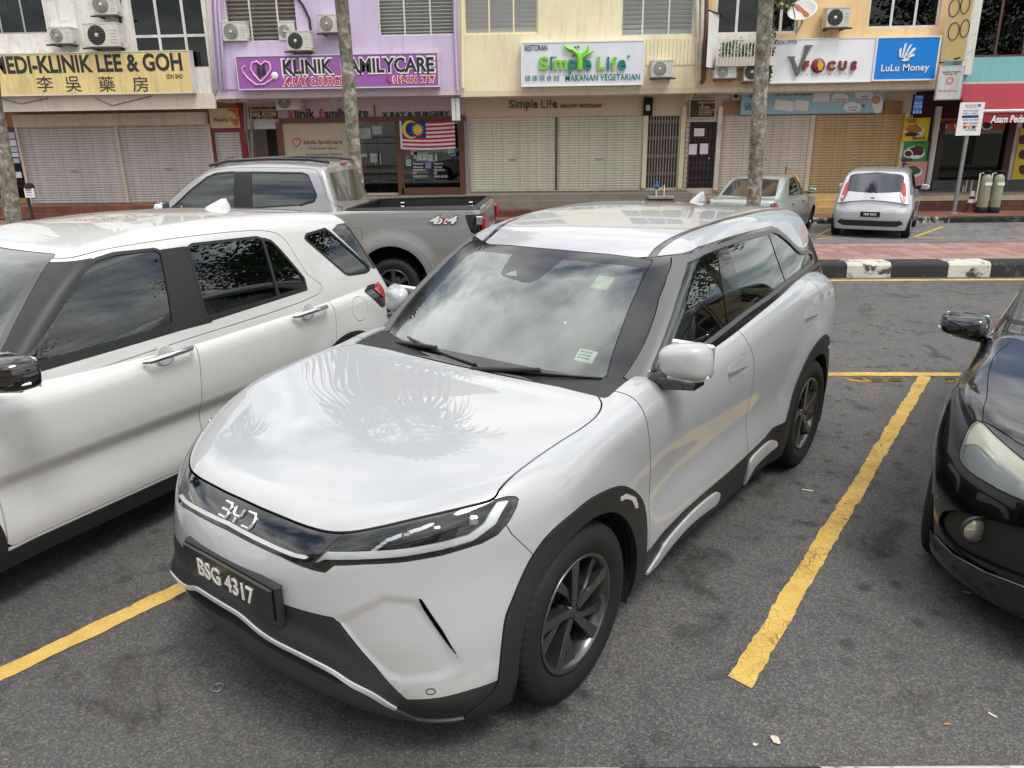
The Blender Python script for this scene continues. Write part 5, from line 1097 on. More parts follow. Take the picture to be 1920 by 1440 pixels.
for k, x_ in enumerate(np.linspace(m1[0] + .3, m1[1] - .3, 4)):
    cset = thing('dining_chair', ('dark dining chair inside the maroon shop window, nearest the posters', 'dark dining chair inside the maroon shop window, second from the posters', 'dark dining chair inside the maroon shop window, third from the posters', 'dark dining chair inside the maroon shop window, nearest the white column')[k], 'chair', (x_, YS + 1.2, .30), group='chairs inside the corner restaurant')
    W(MB().box((x_, YS + 1.2, .78), (.42, .42, .05), bev=.015), 'seat', M_BROWN, cset); W(MB().box((x_, YS + 1.4, 1.08), (.42, .04, .5), bev=.015), 'backrest', M_CURT, cset)
    for a in (-1, 1):
        for b in (-1, 1): W(MB().bx(x_ + a * .18 - .02, x_ + a * .18 + .02, YS + 1.2 + b * .18 - .02, YS + 1.2 + b * .18 + .02, .30, .76), 'leg', M_BROWN, cset)
# food posters
def disc(p, u, v, a, b, Y, m_, name, seed=None):
    n = 22; r_ = random.Random(seed); P = []
    for i in range(n):
        t = 2 * math.pi * i / n; k = 1 + (r_.uniform(-.14, .14) if seed is not None else 0); q = pix(u + a * k * math.cos(t), v + b * k * math.sin(t), Y=Y); P.append((q[0], q[2]))
    return W(MB().prism(P, Y - .004, Y, 'Y'), name, m_, p)
M_PCH = {'y': plain('poster_yellow', (.86, .76, .16), .5, vary=.05), 'g': plain('poster_green', (.22, .55, .26), .5, vary=.05), 'p': plain('poster_pink', (.86, .58, .58), .5, vary=.05), 'o': plain('poster_orange', (.66, .35, .20), .5, vary=.08)}
M_FOOD = [plain('food_curry', (.70, .48, .16), .5, vary=.4, scale=30), plain('food_dark', (.30, .12, .10), .5, vary=.4, scale=30), plain('food_herbs', (.30, .32, .18), .5, vary=.4, scale=30)]
ps = thing('food_poster', 'tall yellow, green and pink food poster with RM prices', 'poster', PX(1715, 345, YS - .2))
Yp = YS - .2
for c, v0, v1 in (('y', 221, 264), ('g', 264, 303), ('p', 303, 348)): q = rect(1694, v0, 1742 - (v0 - 221) * .07, v1, Yp); W(MB().bx(q[0], q[1], Yp, Yp + .02, q[2], q[3]), 'poster_panel', M_PCH[c], ps)
disc(ps, 1714, 245, 18, 13, Yp - .002, M_SWHITE, 'printed_plate'); disc(ps, 1713, 242, 16, 9, Yp - .008, M_FOOD[0], 'printed_food', 1); disc(ps, 1710, 252, 14, 4, Yp - .009, M_FOOD[1], 'printed_food', 2)
disc(ps, 1716, 286, 18, 12, Yp - .002, M_SWHITE, 'printed_plate'); disc(ps, 1719, 283, 14, 9, Yp - .008, M_FOOD[1], 'printed_food', 3); disc(ps, 1703, 288, 9, 8, Yp - .010, M_SWHITE, 'printed_bowl'); disc(ps, 1703, 288, 7, 5.5, Yp - .016, M_FOOD[1], 'printed_sauce')
disc(ps, 1712, 322, 18, 10, Yp - .002, M_SWHITE, 'printed_plate'); disc(ps, 1712, 320, 15, 8, Yp - .008, M_FOOD[2], 'printed_food', 4)
for s, u0, v0, u1, v1 in (('RM16.95', 1711, 256, 1735, 262), ('RM6.95', 1690, 297, 1710, 303), ('NASI GORENG', 1700, 223, 1720, 226), ('AYAM KUNYIT', 1702, 227, 1718, 230), ('SOTONG', 1715, 266, 1734, 269), ('SAMBAL', 1690, 306, 1704, 309)): TX('lettering', s, M_INK, ps, (u0, v0, u1, v1), Yp - .012, bold=.03)
p2 = thing('price_banner', 'orange food price strip across the top of the corner shop window', 'banner', PX(1815, 245, YS - .1)); q = rect(1756, 221, 1885, 246, YS - .1); W(MB().bx(q[0], q[1], YS - .1, YS - .08, q[2], q[3]), 'poster_panel', M_PCH['o'], p2)
for u in (1765, 1800, 1850): disc(p2, u, 236, 11, 8, YS - .102, M_SWHITE, 'printed_plate'); disc(p2, u, 235, 8, 6, YS - .108, M_FOOD[1], 'printed_food', u)
for s, u0 in (('RM9.95', 1772), ('RM6.95', 1860)): TX('lettering', s, M_INK, p2, (u0, 226, u0 + 22, 232), YS - .108, bold=.03)
p3 = thing('yellow_poster', 'yellow food poster at the right edge beside the white column', 'poster', PX(1914, 340, YS - .2)); q = rect(1906, 240, 1935, 336, YS - .2); W(MB().bx(q[0], q[1], YS - .2, YS - .18, q[2], q[3]), 'poster_panel', M_PCH['y'], p3)
for v in (262, 290, 318): disc(p3, 1917, v, 7, 9, YS - .202, M_FOOD[1], 'printed_food', v)
# awning
aw = thing('awning', 'red fabric awning with white Asam Pedas lettering', 'awning', PX(1870, 226, YF - .4)); a0 = PX(1793, 156, YF)[0]; AWY = YF - .45; a1_ = PX(1812, 207, AWY)[0]; zt, zb = PX(1860, 157, YF)[2], PX(1860, 207, AWY)[2]; M_AWN = plain('awning_red', (.58, .13, .19), .75, vary=.1, scale=2)
W(MB().quad((a0, YF - .03, zt), (a1_, AWY, zb), (18, AWY, zb), (18, YF - .03, zt)).add([], []), 'awning_top', M_AWN, aw); W(MB().bx(a1_, 18, AWY - .01, AWY, zb - .30, zb - .065), 'awning_valance', M_AWN, aw); W(MB().tube([(a1_ - .05, AWY, zb - .02), (18, AWY, zb - .02)], .045, 8), 'awning_bar', M_FRAMEW, aw)
W(MB().quad((a0, YF - .03, zt), (a1_, AWY, zb), (a1_, AWY, zb - .28)), 'awning_side', M_AWN, aw); TX('lettering', 'Asam Pedas', M_SWHITE, aw, (1858, 216, 1926, 230), AWY - .018, bold=.03, shear=.1)
# projecting signs
def blade_sign(name, label, u0, v0, u1, v1, Y, turn, face, rim, texts, depth=.2, cat='sign'):
    x0, x1, z0, z1 = rect(u0, v0, u1, v1, Y); cx = (x0 + x1) / 2; o = thing(name, label, cat, (cx, Y, z0), R(turn)); w_, h = x1 - x0, z1 - z0
    MB().box((0, 0, h / 2), (w_, depth, h), bev=.01).build('sign_case', rim, o); MB().bx(-w_ / 2 + .03, w_ / 2 - .03, -depth / 2 - .006, -depth / 2 - .001, .03, h - .03).build('sign_face', face, o)
    for s, fx0, fz0, fx1, fz1, m_ in texts: t_ = text('lettering', s, m_, None, -w_ / 2 + w_ * fx0, -w_ / 2 + w_ * fx1, h * fz0, h * fz1, -depth / 2 - .01, bold=.015); t_.parent = o
    return o
pk = plain('pale_red_letters', (.83, .48, .46), .5)
o = blade_sign('agent_sign', 'white double-sided agent sign with a faded red logo below the glasses banner', 1757, 124, 1802, 188, YF - .55, -18, grime('aged_white_panel', (.82, .82, .81), .1), M_ALU, [('Send & receive', .16, .80, .84, .86, M_INK), ('money via', .24, .73, .72, .79, M_INK), ('MoneyGram', .12, .22, .86, .32, pk)])
MB().lathe([(.05, -.112), (.09, -.112)], 16, 'Y', (0, 0, .48)).build('logo_ring', pk, o)
q = PX(1762, 118, YF - .1); W(MB().tube([q, PX(1800, 108, YF - .6)], .02, 6), 'sign_arm', M_DARK, L4)
blade_sign('changer_sign', 'small bright blue MONEY CHANGER sign under the optician awning', 1711, 177, 1730, 215, YS - .9, -12, plain('bright_blue_panel', (.13, .52, .88), .4), M_DARK, [('LuLu', .2, .82, .8, .93, M_SWHITE), ('MONEY', .14, .50, .86, .62, M_SWHITE), ('CHANGER', .10, .34, .90, .46, M_SWHITE), ('¥ € $', .1, .05, .9, .2, M_SWHITE)], .12)
gb = blade_sign('glasses_banner', 'tall cream banner with a black spectacles drawing at the corner', 1776, -20, 1818, 115, YF - .4, -30, plain('cream_panel', (.80, .70, .47), .5, vary=.08), M_FRAMEW, [], .12)
for cz, dxx in ((1.28, -.05), (.72, .02)):
    gl_ = MB(); gl_.tube([(dxx + .12 * math.cos(t) - .10, -.07, cz + .21 * math.sin(t)) for t in np.linspace(0, 2 * math.pi, 17)], .012, 5); gl_.tube([(dxx + .10 * math.cos(t) + .14, -.07, cz + .05 + .21 * math.sin(t)) for t in np.linspace(0, 2 * math.pi, 17)], .012, 5); gl_.build('spectacles_print', M_INK, gb)
W(MB().box(PX(1823, 40, YF - .1), (.28, .2, 2.6)), 'corner_pier', M_W1, L5)
# ---------------------------------------------------------------- the near crossover: shape (metres; x forward from front axle, y left)
BYD = dict(wb=2.62, wr=.345,
    top=spl([(.90,.70),(.80,.835),(.70,.885),(.55,.925),(.35,.958),(.1,.985),(-.2,1.005),(-.4,1.02),(-.55,1.06),(-1.0,1.09),(-1.5,1.135),(-2.0,1.185),(-2.4,1.225),(-2.7,1.235),(-3.0,1.20),(-3.3,1.10),(-3.5,1.0)],.05),
    crown=spl([(.8,.05),(.5,.04),(.3,.02),(-.1,-.012),(-.4,-.02),(-1.0,.01),(-3,.02)],.1),
    wz=spl([(.1,.80),(.2,.845),(.3,.868),(.45,.872),(.60,.868),(.75,.882),(.88,.892),(1.0,.880),(1.1,.862),(1.2,.842),(1.3,.82)],.04),
    wx=spl([(.9,-.10),(.6,-.045),(.4,-.015),(.1,0),(-.3,.0),(-1.0,-.004),(-1.8,0),(-2.6,.004),(-2.9,-.004),(-3.2,-.04),(-3.5,-.09)],.12),
    extra=lambda x, z: -.012*np.exp(-((z-.62)/.16)**2)*sstep(-.35,-.8,x)*sstep(-2.35,-1.7,x) + .008*np.exp(-((z-.40)/.10)**2)*sstep(-.5,-1.0,x)*sstep(-2.3,-1.7,x),
    xf=spl([(.1,.66),(.2,.745),(.28,.80),(.38,.835),(.5,.862),(.62,.868),(.72,.858),(.80,.835),(.88,.79),(.95,.72),(1.05,.6)],.025),
    fdrop=(.36,.55), dropz=spl([(.1,.45),(.3,.5),(.5,.72),(.7,1.),(1.,1.)],.05),
    xr=spl([(.1,-3.25),(.3,-3.36),(.5,-3.42),(.8,-3.44),(.95,-3.43),(1.1,-3.39),(1.25,-3.33),(1.4,-3.26)],.04), rdrop=(.12,.28),
    kt=.12, kf=.11, kr=.12, flare=.022, flare_r=.5,
    roof=spl([(-.8,1.36),(-1.12,1.495),(-1.35,1.565),(-1.7,1.61),(-2.1,1.625),(-2.5,1.618),(-2.9,1.585),(-3.2,1.53),(-3.5,1.46)],.10), rcrown=.018,
    ws=((-.42,1.0),(-1.11,1.485)), wcurve=.10, wbow=.018,
    rs=((-3.30,1.2),(-3.10,1.54)), rcurve=.10,
    gw=spl([(.9,.855),(1.1,.825),(1.2,.80),(1.3,.768),(1.4,.73),(1.5,.685),(1.6,.63)],.04),
    gx=spl([(-.3,-.05),(-.7,-.02),(-1.2,0),(-2.2,0),(-2.7,-.02),(-3.3,-.09)],.15),
    kg=.075, kw=.05, krs=.08)
# ---------------------------------------------------------------- the near crossover
M_BYD = paint('pearl_silver_paint', (.655, .665, .675), .08, .42, .5)
def build_byd(loc, heading):
    K = CarKit('parked_crossover', 'pearl silver electric crossover with number plate BSG 4317, parked in the centre bay', 'car', (*loc, 0), heading)
    root = K.root
    LB = Surf(car_body(BYD)).mesh(-2.75, .15, .58, -50, 250, 150, 60, 200)
    GH = Surf(car_house(BYD)).mesh(-2.7, -1.35, 1.14, -14, 140, 170, 70, 170)
    # inner dark shells stop light leaking through shut lines
    def lower_keep(m): return m.keep(.185 - m.V[:, 2])
    LB = lower_keep(LB)
    # bumper facet pressed into the front corner
    fac = np.array([(.47, .585), (.60, .67), (.679, .655), (.752, .543), (.80, .435), (.79, .405), (.765, .385), (.66, .372), (.615, .39), (.53, .50)])
    sdf = sdpoly(LB.yz(), fac); msk = (LB.V[:, 0] > .4)
    dsp = np.where(msk, .011 * sstep(0, -.022, sdf), 0)
    LB.V = LB.V - LB.N * dsp[:, None]
    fn = np.cross(LB.V[LB.T[:, 1]] - LB.V[LB.T[:, 0]], LB.V[LB.T[:, 2]] - LB.V[LB.T[:, 0]])
    vn = np.zeros_like(LB.V)
    for i in range(3): np.add.at(vn, LB.T[:, i], fn)
    vn /= np.linalg.norm(vn, axis=1, keepdims=True) + 1e-12
    near = msk & (np.abs(sdf) < .05); LB.N[near] = vn[near]
    # wheel openings
    xz = LB.xz()
    op = np.minimum(np.hypot(xz[:, 0] + .03, xz[:, 1] - .335) - .388, np.maximum(np.abs(xz[:, 0] + .03) - .388, xz[:, 1] - .335))
    op2 = np.minimum(np.hypot(xz[:, 0] + 2.645, xz[:, 1] - .335) - .388, np.maximum(np.abs(xz[:, 0] + 2.645) - .388, xz[:, 1] - .335))
    hole = np.maximum(np.minimum(op, op2), .62 - LB.V[:, 1])
    LB = LB.split(hole)[1]
    # inner shell
    inner = LB.moved(-.045); inner = inner.split(np.maximum(-.30 - inner.V[:, 0], .80 - inner.V[:, 2]) * 1.0)[1] if False else inner
    sh = inner.split(np.maximum(inner.V[:, 0] + .46, 1.0 - inner.V[:, 2]))[1]          # open under the cabin
    K.put('inner_shell', sh, M_DARK, 'join', skirt=0)
    # arch and sill cladding
    arch = curve([(.455, .15), (.445, .324), (.406, .506), (.353, .594), (.251, .715), (.15, .778), (-.008, .808), (-.19, .787), (-.318, .737), (-.449, .642), (-.515, .539), (-.522, .343), (-.525, .15)], 6)
    sd = np.maximum(sdpoly(LB.xz(), arch), .6 - LB.V[:, 1]); A1, LB = take(LB, sd, .0015)
    K.put('wheel_arch_trim', A1, M_BLACKP, 'pair', .006, .03)
    arch2 = curve([(-2.155, .15), (-2.165, .39), (-2.225, .509), (-2.319, .661), (-2.439, .77), (-2.606, .825), (-2.78, .825), (-2.92, .77), (-3.03, .67), (-3.10, .52), (-3.12, .35), (-3.12, .15)], 6)
    sd = np.maximum(sdpoly(LB.xz(), arch2), .6 - LB.V[:, 1]); A2, LB = take(LB, sd, .0015)
    K.put('wheel_arch_trim', A2, M_BLACKP, 'pair', .006, .03)
    # silver flashes on the arch trim
    ins = np.array([(-.244, .728), (-.295, .722), (-.382, .668), (-.412, .613), (-.385, .618), (-.345, .672), (-.285, .706), (-.245, .712)])
    fl = A1.keep(sdpoly(A1.xz(), ins)); K.put('arch_flash', fl, M_SILVER, 'pair', .010, .008)
    fl = A2.keep(sdpoly(A2.xz(), np.array([(-2.90, .735), (-2.95, .70), (-3.02, .62), (-3.035, .57), (-3.0, .60), (-2.94, .68), (-2.89, .715)]))); K.put('arch_flash', fl, M_SILVER, 'pair', .010, .008)
    sill = [(-.52, .345), (-.595, .335), (-.712, .365), (-.907, .388), (-1.159, .392), (-1.39, .392), (-1.593, .40), (-1.9, .415), (-2.02, .435), (-2.165, .43)]
    sd = np.maximum(above(LB.xz(), sill), np.maximum(LB.V[:, 0] + .5, -2.2 - LB.V[:, 0])); S1, LB = take(LB, sd, .0015)
    f1 = curve([(-.60, .196), (-.678, .265), (-.746, .312), (-.96, .350), (-1.19, .350), (-1.285, .33), (-1.315, .285), (-1.29, .255), (-1.20, .265), (-.98, .278), (-.80, .245), (-.70, .196)], 5)
    f2 = curve([(-1.70, .205), (-1.675, .30), (-1.69, .362), (-1.78, .378), (-1.95, .378), (-2.06, .35), (-2.09, .305), (-2.0, .295), (-1.84, .29), (-1.77, .265), (-1.74, .205)], 5)
    for f in (f1, f2):
        s_, S1 = take(S1, sdpoly(S1.xz(), f), .0008); K.put('sill_flash', s_, M_SILVER, 'pair', .014, .02)
    K.put('sill_trim', S1, M_BLACKP, 'pair', .004, .02)
    # dark lower bumper with grille and silver strip
    low = [(-.01, .605), (.30, .605), (.344, .602), (.473, .593), (.526, .519), (.593, .426), (.666, .309), (.76, .318), (.817, .327), (.95, .335)]
    sd = np.maximum(above(LB.yz(), low), .36 - LB.V[:, 0]); L1, LB = take(LB, sd, .0015)
    strip = [(0, .535), (.12, .53), (.20, .50), (.26, .482), (.368, .46), (.466, .425), (.523, .383), (.575, .332), (.618, .262)]
    st, rest = band(L1, sdline(L1.yz(), curve(strip, 6, False)), .0075)
    shelf, rest = rest.split(-above(rest.yz(), strip + [(.66, .2)]))
    lip_d = lambda m: (.032 * sstep(.085, .004, sdline(m.yz(), curve(strip, 6, False))) * sstep(.64, .50, m.V[:, 1]))[:, None]
    shelf = Msh(shelf.V + shelf.N * lip_d(shelf), shelf.N, shelf.T).renorm(); st = Msh(st.V + st.N * lip_d(st), st.N, st.T)
    K.put('bumper_shelf', shelf, M_BLACKP, 'join', 0, .02)
    K.put('bumper_strip', st, M_SILVER, 'join', .006, .035)
    gr = [(-.01, .425), (.175, .402), (.295, .383), (.448, .352), (.60, .315)]
    lip, gz = rest.split(above(rest.yz(), gr))
    gz2, side_ = gz.split(gz.V[:, 1] - .60)
    lip = lip.plus(side_) if len(side_.T) else lip
    K.put('bumper_lip', lip, plain('grey_plastic', (.215, .22, .235), .42, vary=.12, scale=9, bump=.1), 'join', .010, .05)
    K.put('lower_grille', gz2, M_DARK, 'join', -.05, 0)
    for q in (.30, .68):
        g2 = [(a, b) for a, b in gr[:-1]]; up_ = [np.interp(a, [p[0] for p in strip], [p[1] for p in strip]) for a, _ in g2]
        ln = [(a, b + (u - b) * q) for (a, b), u in zip(g2, up_)]
        sl_ = gz2.keep(np.maximum(sdline(gz2.yz(), ln) - .006, gz2.V[:, 1] - .50)); K.put('grille_slat', sl_, M_BLACKP, 'join', -.012, .04)
    # side air slot
    slot = curve([(.680, .655), (.712, .604), (.750, .535), (.789, .445), (.768, .472), (.718, .556), (.684, .618)], 5)
    sd = np.maximum(sdpoly(LB.yz(), slot), .4 - LB.V[:, 0]); s_, LB = LB.split(sd)
    K.put('air_slot', s_, M_DARK, 'pair', -.03, 0)
    K.put('air_slot_edge', s_.moved(.0), M_GLOSSB, 'pair', 0, .03) if False else None
    # hood
    hood = [(.746, -.05), (.746, 0), (.744, .133), (.728, .316), (.690, .439), (.606, .547), (.467, .669), (.343, .756), (.294, .761), (.242, .763), (.117, .772), (-.02, .783), (-.142, .793), (-.253, .788), (-.345, .755), (-.41, .70), (-.43, .5), (-.43, -.05)]
    hp = np.concatenate([curve(hood[1:9], 5, False), curve(hood[8:16], 5, False), np.array([(-.43, .5), (-.43, -.05), (.746, -.05)])])
    sd = np.maximum(sdpoly(LB.xy(), hp), .80 - LB.V[:, 2]); H1, LB = take(LB, sd, .0034)
    K.put('hood', H1, M_BYD, 'join', .001, .02)
    cow, LB = LB.split(np.maximum(np.maximum(LB.V[:, 0] + .405, -.75 - LB.V[:, 0]), np.maximum(LB.V[:, 1] - .74, .95 - LB.V[:, 2])))
    K.put('cowl', cow, M_BLACKP, 'join', -.01, 0)
    LB = LB.split(np.maximum(np.maximum(LB.V[:, 0] + .6, LB.V[:, 1] - .70), 1.0 - LB.V[:, 2]))[1]      # deck under the cabin is open
    # headlamp and gloss panel
    hl = [(.37, .741), (.455, .846), (.591, .875), (.758, .907), (.786, .911), (.804, .907), (.814, .896), (.818, .872), (.815, .838), (.803, .808), (.779, .792), (.71, .777), (.632, .770), (.542, .768), (.459, .760), (.437, .736)]
    sd = np.maximum(sdpoly(LB.yz(), hl), .2 - LB.V[:, 0]); HL, LB = take(LB, sd, .001)
    pb = [(-.01, .766), (.159, .761), (.268, .755), (.372, .740), (.5, .735)]
    sdp = np.maximum(np.maximum(-above(LB.yz(), pb), LB.V[:, 1] - (.372 + (LB.V[:, 2] - .740) * .83)), .5 - LB.V[:, 0]); PN, LB = take(LB, sdp, .001)
    ch = [(-.01, .785), (.105, .781), (.205, .777), (.324, .770), (.366, .771)]
    chm, PN2 = band(PN, sdline(PN.yz(), ch), .0055)
    pnl, und = PN2.split(-above(PN2.yz(), ch + [(.6, .77)]))
    K.put('nose_panel', pnl, M_GLOSSB, 'join', .0, .02); K.put('nose_strip', chm, M_SILVER, 'join', .006, .02)
    K.put('nose_underpanel', und, M_PILLAR, 'join', -.006, 0)
    hlbar = [(.40, .772), (.422, .784), (.536, .793), (.628, .797), (.706, .805), (.757, .815), (.783, .845), (.787, .915)]
    bar = HL.keep(sdline(HL.yz(), hlbar) - .011)
    for sgn in (1, -1):
        h = link('headlight', None, root)
        f = (lambda m: m) if sgn > 0 else (lambda m: m.mirrored())
        msh_obj('lamp_back', f(HL.moved(-.035)), M_DARK, h)
        msh_obj('lamp_surround', f(HL.split(sdpoly(HL.yz(), hl) + .008)[1].skirt(.035)), M_GLOSSB, h)
        msh_obj('light_bar', f(bar.moved(-.004).skirt(.015)), M_WHITEL, h)
        msh_obj('lamp_cover', f(HL.keep(sdpoly(HL.yz(), hl) + .008)), M_CLEAR, h)
        for (yy, zz_, s_) in ((.60, .832, .020), (.665, .846, .022), (.735, .862, .026)):
            x_ = np.interp(yy, [.44, .6, .7, .8], [.72, .60, .49, .33])
            MB().box((x_ - .035, sgn * yy, zz_), (.03, s_ * 1.7, s_ * 1.3), rz=sgn * R(-40), bev=.006).build('projector_lens', M_CHROME if yy > .7 else M_PILLAR, h)
        fin_ = HL.keep(sdline(HL.yz(), [(.545, .80), (.575, .835), (.66, .868)]) - .006); msh_obj('lamp_fin', f(fin_.moved(-.014).skirt(.01)), M_SILVER, h)
    # doors and wings
    f1c = [(-.505, 1.2), (-.468, 1.06), (-.466, 1.02), (-.469, .98), (-.484, .91), (-.506, .83), (-.548, .7), (-.566, .6), (-.566, .5), (-.555, .30)]
    b1c = [(-1.48, 1.25), (-1.50, 1.13), (-1.536, 1.04), (-1.590, .96), (-1.606, .867), (-1.632, .74), (-1.636, .6), (-1.65, .461), (-1.66, .35)]
    r1c = [(-2.59, 1.3), (-2.60, 1.215), (-2.625, 1.172), (-2.685, 1.121), (-2.724, 1.04), (-2.716, .93), (-2.69, .84), (-2.66, .80), (-2.3, .6), (-2.1, .35)]
    def xof(m, c): p = np.array(sorted([(b, a) for a, b in c])); return m.V[:, 0] - np.interp(m.V[:, 2], p[:, 0], p[:, 1])
    sidem = .55 - LB.V[:, 1]
    D1, LB = take(LB, np.maximum(np.maximum(xof(LB, f1c), -xof(LB, b1c)), np.maximum(.55 - LB.V[:, 1], .30 - LB.V[:, 2])), .0031)
    D2, LB = take(LB, np.maximum(np.maximum(xof(LB, b1c), -xof(LB, r1c)), np.maximum(.55 - LB.V[:, 1], .30 - LB.V[:, 2])), .0031)
    hand = {0: [(-1.279, .935), (-1.292, .972), (-1.40, .992), (-1.461, .998), (-1.500, .985), (-1.514, .945), (-1.50, .898), (-1.42, .888), (-1.335, .882), (-1.30, .895)],
            1: [(-2.385, .985), (-2.405, 1.028), (-2.50, 1.045), (-2.575, 1.050), (-2.615, 1.03), (-2.622, .985), (-2.60, .950), (-2.52, .943), (-2.44, .938), (-2.40, .95)]}
    for k, (D, nm) in enumerate(((D1, 'front_door'), (D2, 'rear_door'))):
        hp_ = curve(hand[k], 5); cx = hp_[:, 0].mean(); cz = hp_[:, 1].mean()
        hs, D = take(D, sdpoly(D.xz(), hp_), .001)
        up_, dn = take(hs, cz - hs.V[:, 2] - .002 - (hs.V[:, 0] - cx) * -.06, .001)
        d = K.put(nm, D, M_BYD, 'pair', 0, .015); mirr = K.last_mirror
        for par, f in ((d, lambda m: m), (mirr, lambda m: m.mirrored())):
            msh_obj('handle_flap', f(up_.moved(.003).skirt(.02)), M_BYD, par)
            hc = dn.moved(0); s2 = sdpoly(hc.xz(), hp_); hc = Msh(hc.V - hc.N * (.022 * sstep(0, -.022, s2))[:, None], hc.N + 0, hc.T)
            msh_obj('handle_recess', f(hc), M_BYD, par)
    FW, LB = take(LB, np.maximum(np.maximum(-xof(LB, f1c), np.where(LB.V[:, 0] > -.2, -1, -1)), np.maximum(.50 - LB.V[:, 1], np.minimum(.0, 1) - 9 + 0 * LB.V[:, 0])), 0.0)
    # wing / bumper joint runs from the lamp tip to the arch
    jl = [(.42, .70), (.345, .78), (.315, .835), (.28, .95)]
    wing, bump_side = take(FW, np.maximum(FW.V[:, 0] - np.interp(FW.V[:, 2], [.55, .70, .80, .84, 1.2], [.30, .25, .318, .33, .34]), .55 - FW.V[:, 2]), .0018)
    K.put('front_wing', wing, M_BYD, 'pair', 0, .015)
    rear, bump_c = LB.split(LB.V[:, 0] + 1.5)
    K.put('front_bumper', bump_c.plus(bump_side), M_BYD, 'join', 0, .012)
    # rear: lamp, tailgate, quarter, bumper
    tl = np.maximum(np.maximum(np.abs(rear.V[:, 2] - .985) - .045, rear.V[:, 0] + 3.26), -9)
    TL, rear = take(rear, tl, .001); K.put('tail_lamp', TL, M_RED, 'join', .008, .02)
    tg, rear = take(rear, np.maximum(np.maximum(rear.V[:, 1] - .66, .52 - rear.V[:, 2]), rear.V[:, 0] + 3.0), .002); K.put('tailgate', tg, M_BYD, 'join', 0, .012)
    rb, rear = take(rear, np.maximum(rear.V[:, 2] - .45, rear.V[:, 0] + 3.0), .001); K.put('rear_bumper', rb, M_BLACKP, 'join', .004, .02)
    K.put('rear_quarter', rear, M_BYD, 'pair', 0, .012)
    # ---- greenhouse
    wsp = np.array([(-.7, 1.480), (0, 1.480), (.3, 1.478), (.527, 1.468), (.560, 1.305), (.604, 1.14), (.665, .95), (-.7, .95)])
    sd = np.maximum(sdpoly(GH.yz(), wsp), -1.6 - GH.V[:, 0]); WS, GH = take(GH, sd, .0015)
    fr = curve([(.0, 1.446), (.30, 1.443), (.47, 1.438), (.515, 1.425), (.537, 1.39), (.585, 1.24), (.633, 1.09), (.622, 1.066), (.59, 1.058), (.4, 1.061), (.0, 1.069), (-.4, 1.061), (-.59, 1.058), (-.622, 1.066), (-.633, 1.09), (-.585, 1.24), (-.537, 1.39), (-.515, 1.425), (-.47, 1.438), (-.30, 1.443)], 4)
    WF = WS.both(); sens = np.array([(-.235, 1.46), (-.205, 1.372), (-.17, 1.358), (-.075, 1.352), (-.045, 1.347), (.01, 1.347), (.045, 1.362), (.10, 1.46)])
    win = np.array([(-.175, 1.366), (-.125, 1.388), (-.085, 1.366)])
    s_f = sdpoly(WF.yz(), fr); s_s = np.maximum(sdpoly(WF.yz(), sens), -sdpoly(WF.yz(), win))
    clear, frit = WF.split(np.maximum(s_f, -s_s))
    w_ = link('windscreen', None, root)
    msh_obj('glass_pane', clear, M_GLASS, w_); msh_obj('black_border', frit, M_PILLAR, w_)
    sk = WF.skirt(.02)
    msh_obj('screen_seal', Msh(sk.V, sk.N, sk.T[len(WF.T):]), M_DARK, w_)
    # rear screen
    rg = np.maximum(np.maximum(GH.V[:, 0] + 3.0, np.abs(GH.V[:, 1]) - .60), np.maximum(GH.V[:, 2] - 1.47, 1.20 - GH.V[:, 2]))
    RS, GH = take(GH, rg, .001); K.put('rear_screen', RS, M_TINT, 'join', -.002, .01)
    # painted roof above the floating line
    rl = [(-.9, 1.47), (-1.15, 1.472), (-1.217, 1.489), (-1.349, 1.514), (-1.593, 1.523), (-1.922, 1.526), (-2.293, 1.522), (-2.385, 1.5), (-2.491, 1.45), (-2.603, 1.387), (-2.674, 1.362), (-2.75, 1.350), (-2.834, 1.348), (-2.92, 1.365), (-2.98, 1.42), (-3.03, 1.49), (-3.3, 1.51)]
    RF, GH = take(GH, -above(GH.xz(), rl), .001)
    rail_i = [(-1.10, .498), (-1.238, .490), (-1.336, .508), (-1.473, .528), (-1.702, .562), (-2.045, .577), (-2.6, .572), (-2.9, .56)]
    rail_w = [(-1.10, .040), (-1.3, .038), (-1.7, .026), (-2.6, .014), (-2.9, .008)]
    ri = np.interp(RF.V[:, 0], [a for a, _ in rail_i][::-1], [b for _, b in rail_i][::-1]); rw = np.interp(RF.V[:, 0], [a for a, _ in rail_w][::-1], [b for _, b in rail_w][::-1])
    rr_ = np.maximum(np.maximum(ri - RF.V[:, 1], RF.V[:, 1] - ri - rw), np.maximum(-2.9 - RF.V[:, 0], -.0 + RF.V[:, 0] + 1.0))
    RR, RF = take(RF, rr_, .001)
    K.put('roof_strip', RR, M_PILLAR, 'pair', -.004, 0)
    roof_m, rail_p = RF.split(RF.V[:, 1] - np.interp(RF.V[:, 0], [a for a, _ in rail_i][::-1], [b for _, b in rail_i][::-1]))
    K.put('roof', roof_m, M_BYD, 'join', 0, .012); K.put('roof_side', rail_p, M_BYD, 'pair', 0, .012)
    # window line
    dlo = np.array([(-.60, 1.055), (-.849, 1.243), (-.968, 1.331), (-1.083, 1.409), (-1.196, 1.478), (-1.25, 1.488), (-1.349, 1.500), (-1.593, 1.509), (-1.922, 1.512), (-2.283, 1.508), (-2.372, 1.487), (-2.48, 1.438), (-2.59, 1.375), (-2.665, 1.345), (-2.75, 1.332), (-2.86, 1.325), (-2.93, 1.30), (-2.93, 1.24), (-2.89, 1.239), (-2.525, 1.222), (-2.233, 1.203), (-1.984, 1.177), (-1.705, 1.158), (-1.538, 1.143), (-1.211, 1.107), (-.85, 1.075)])
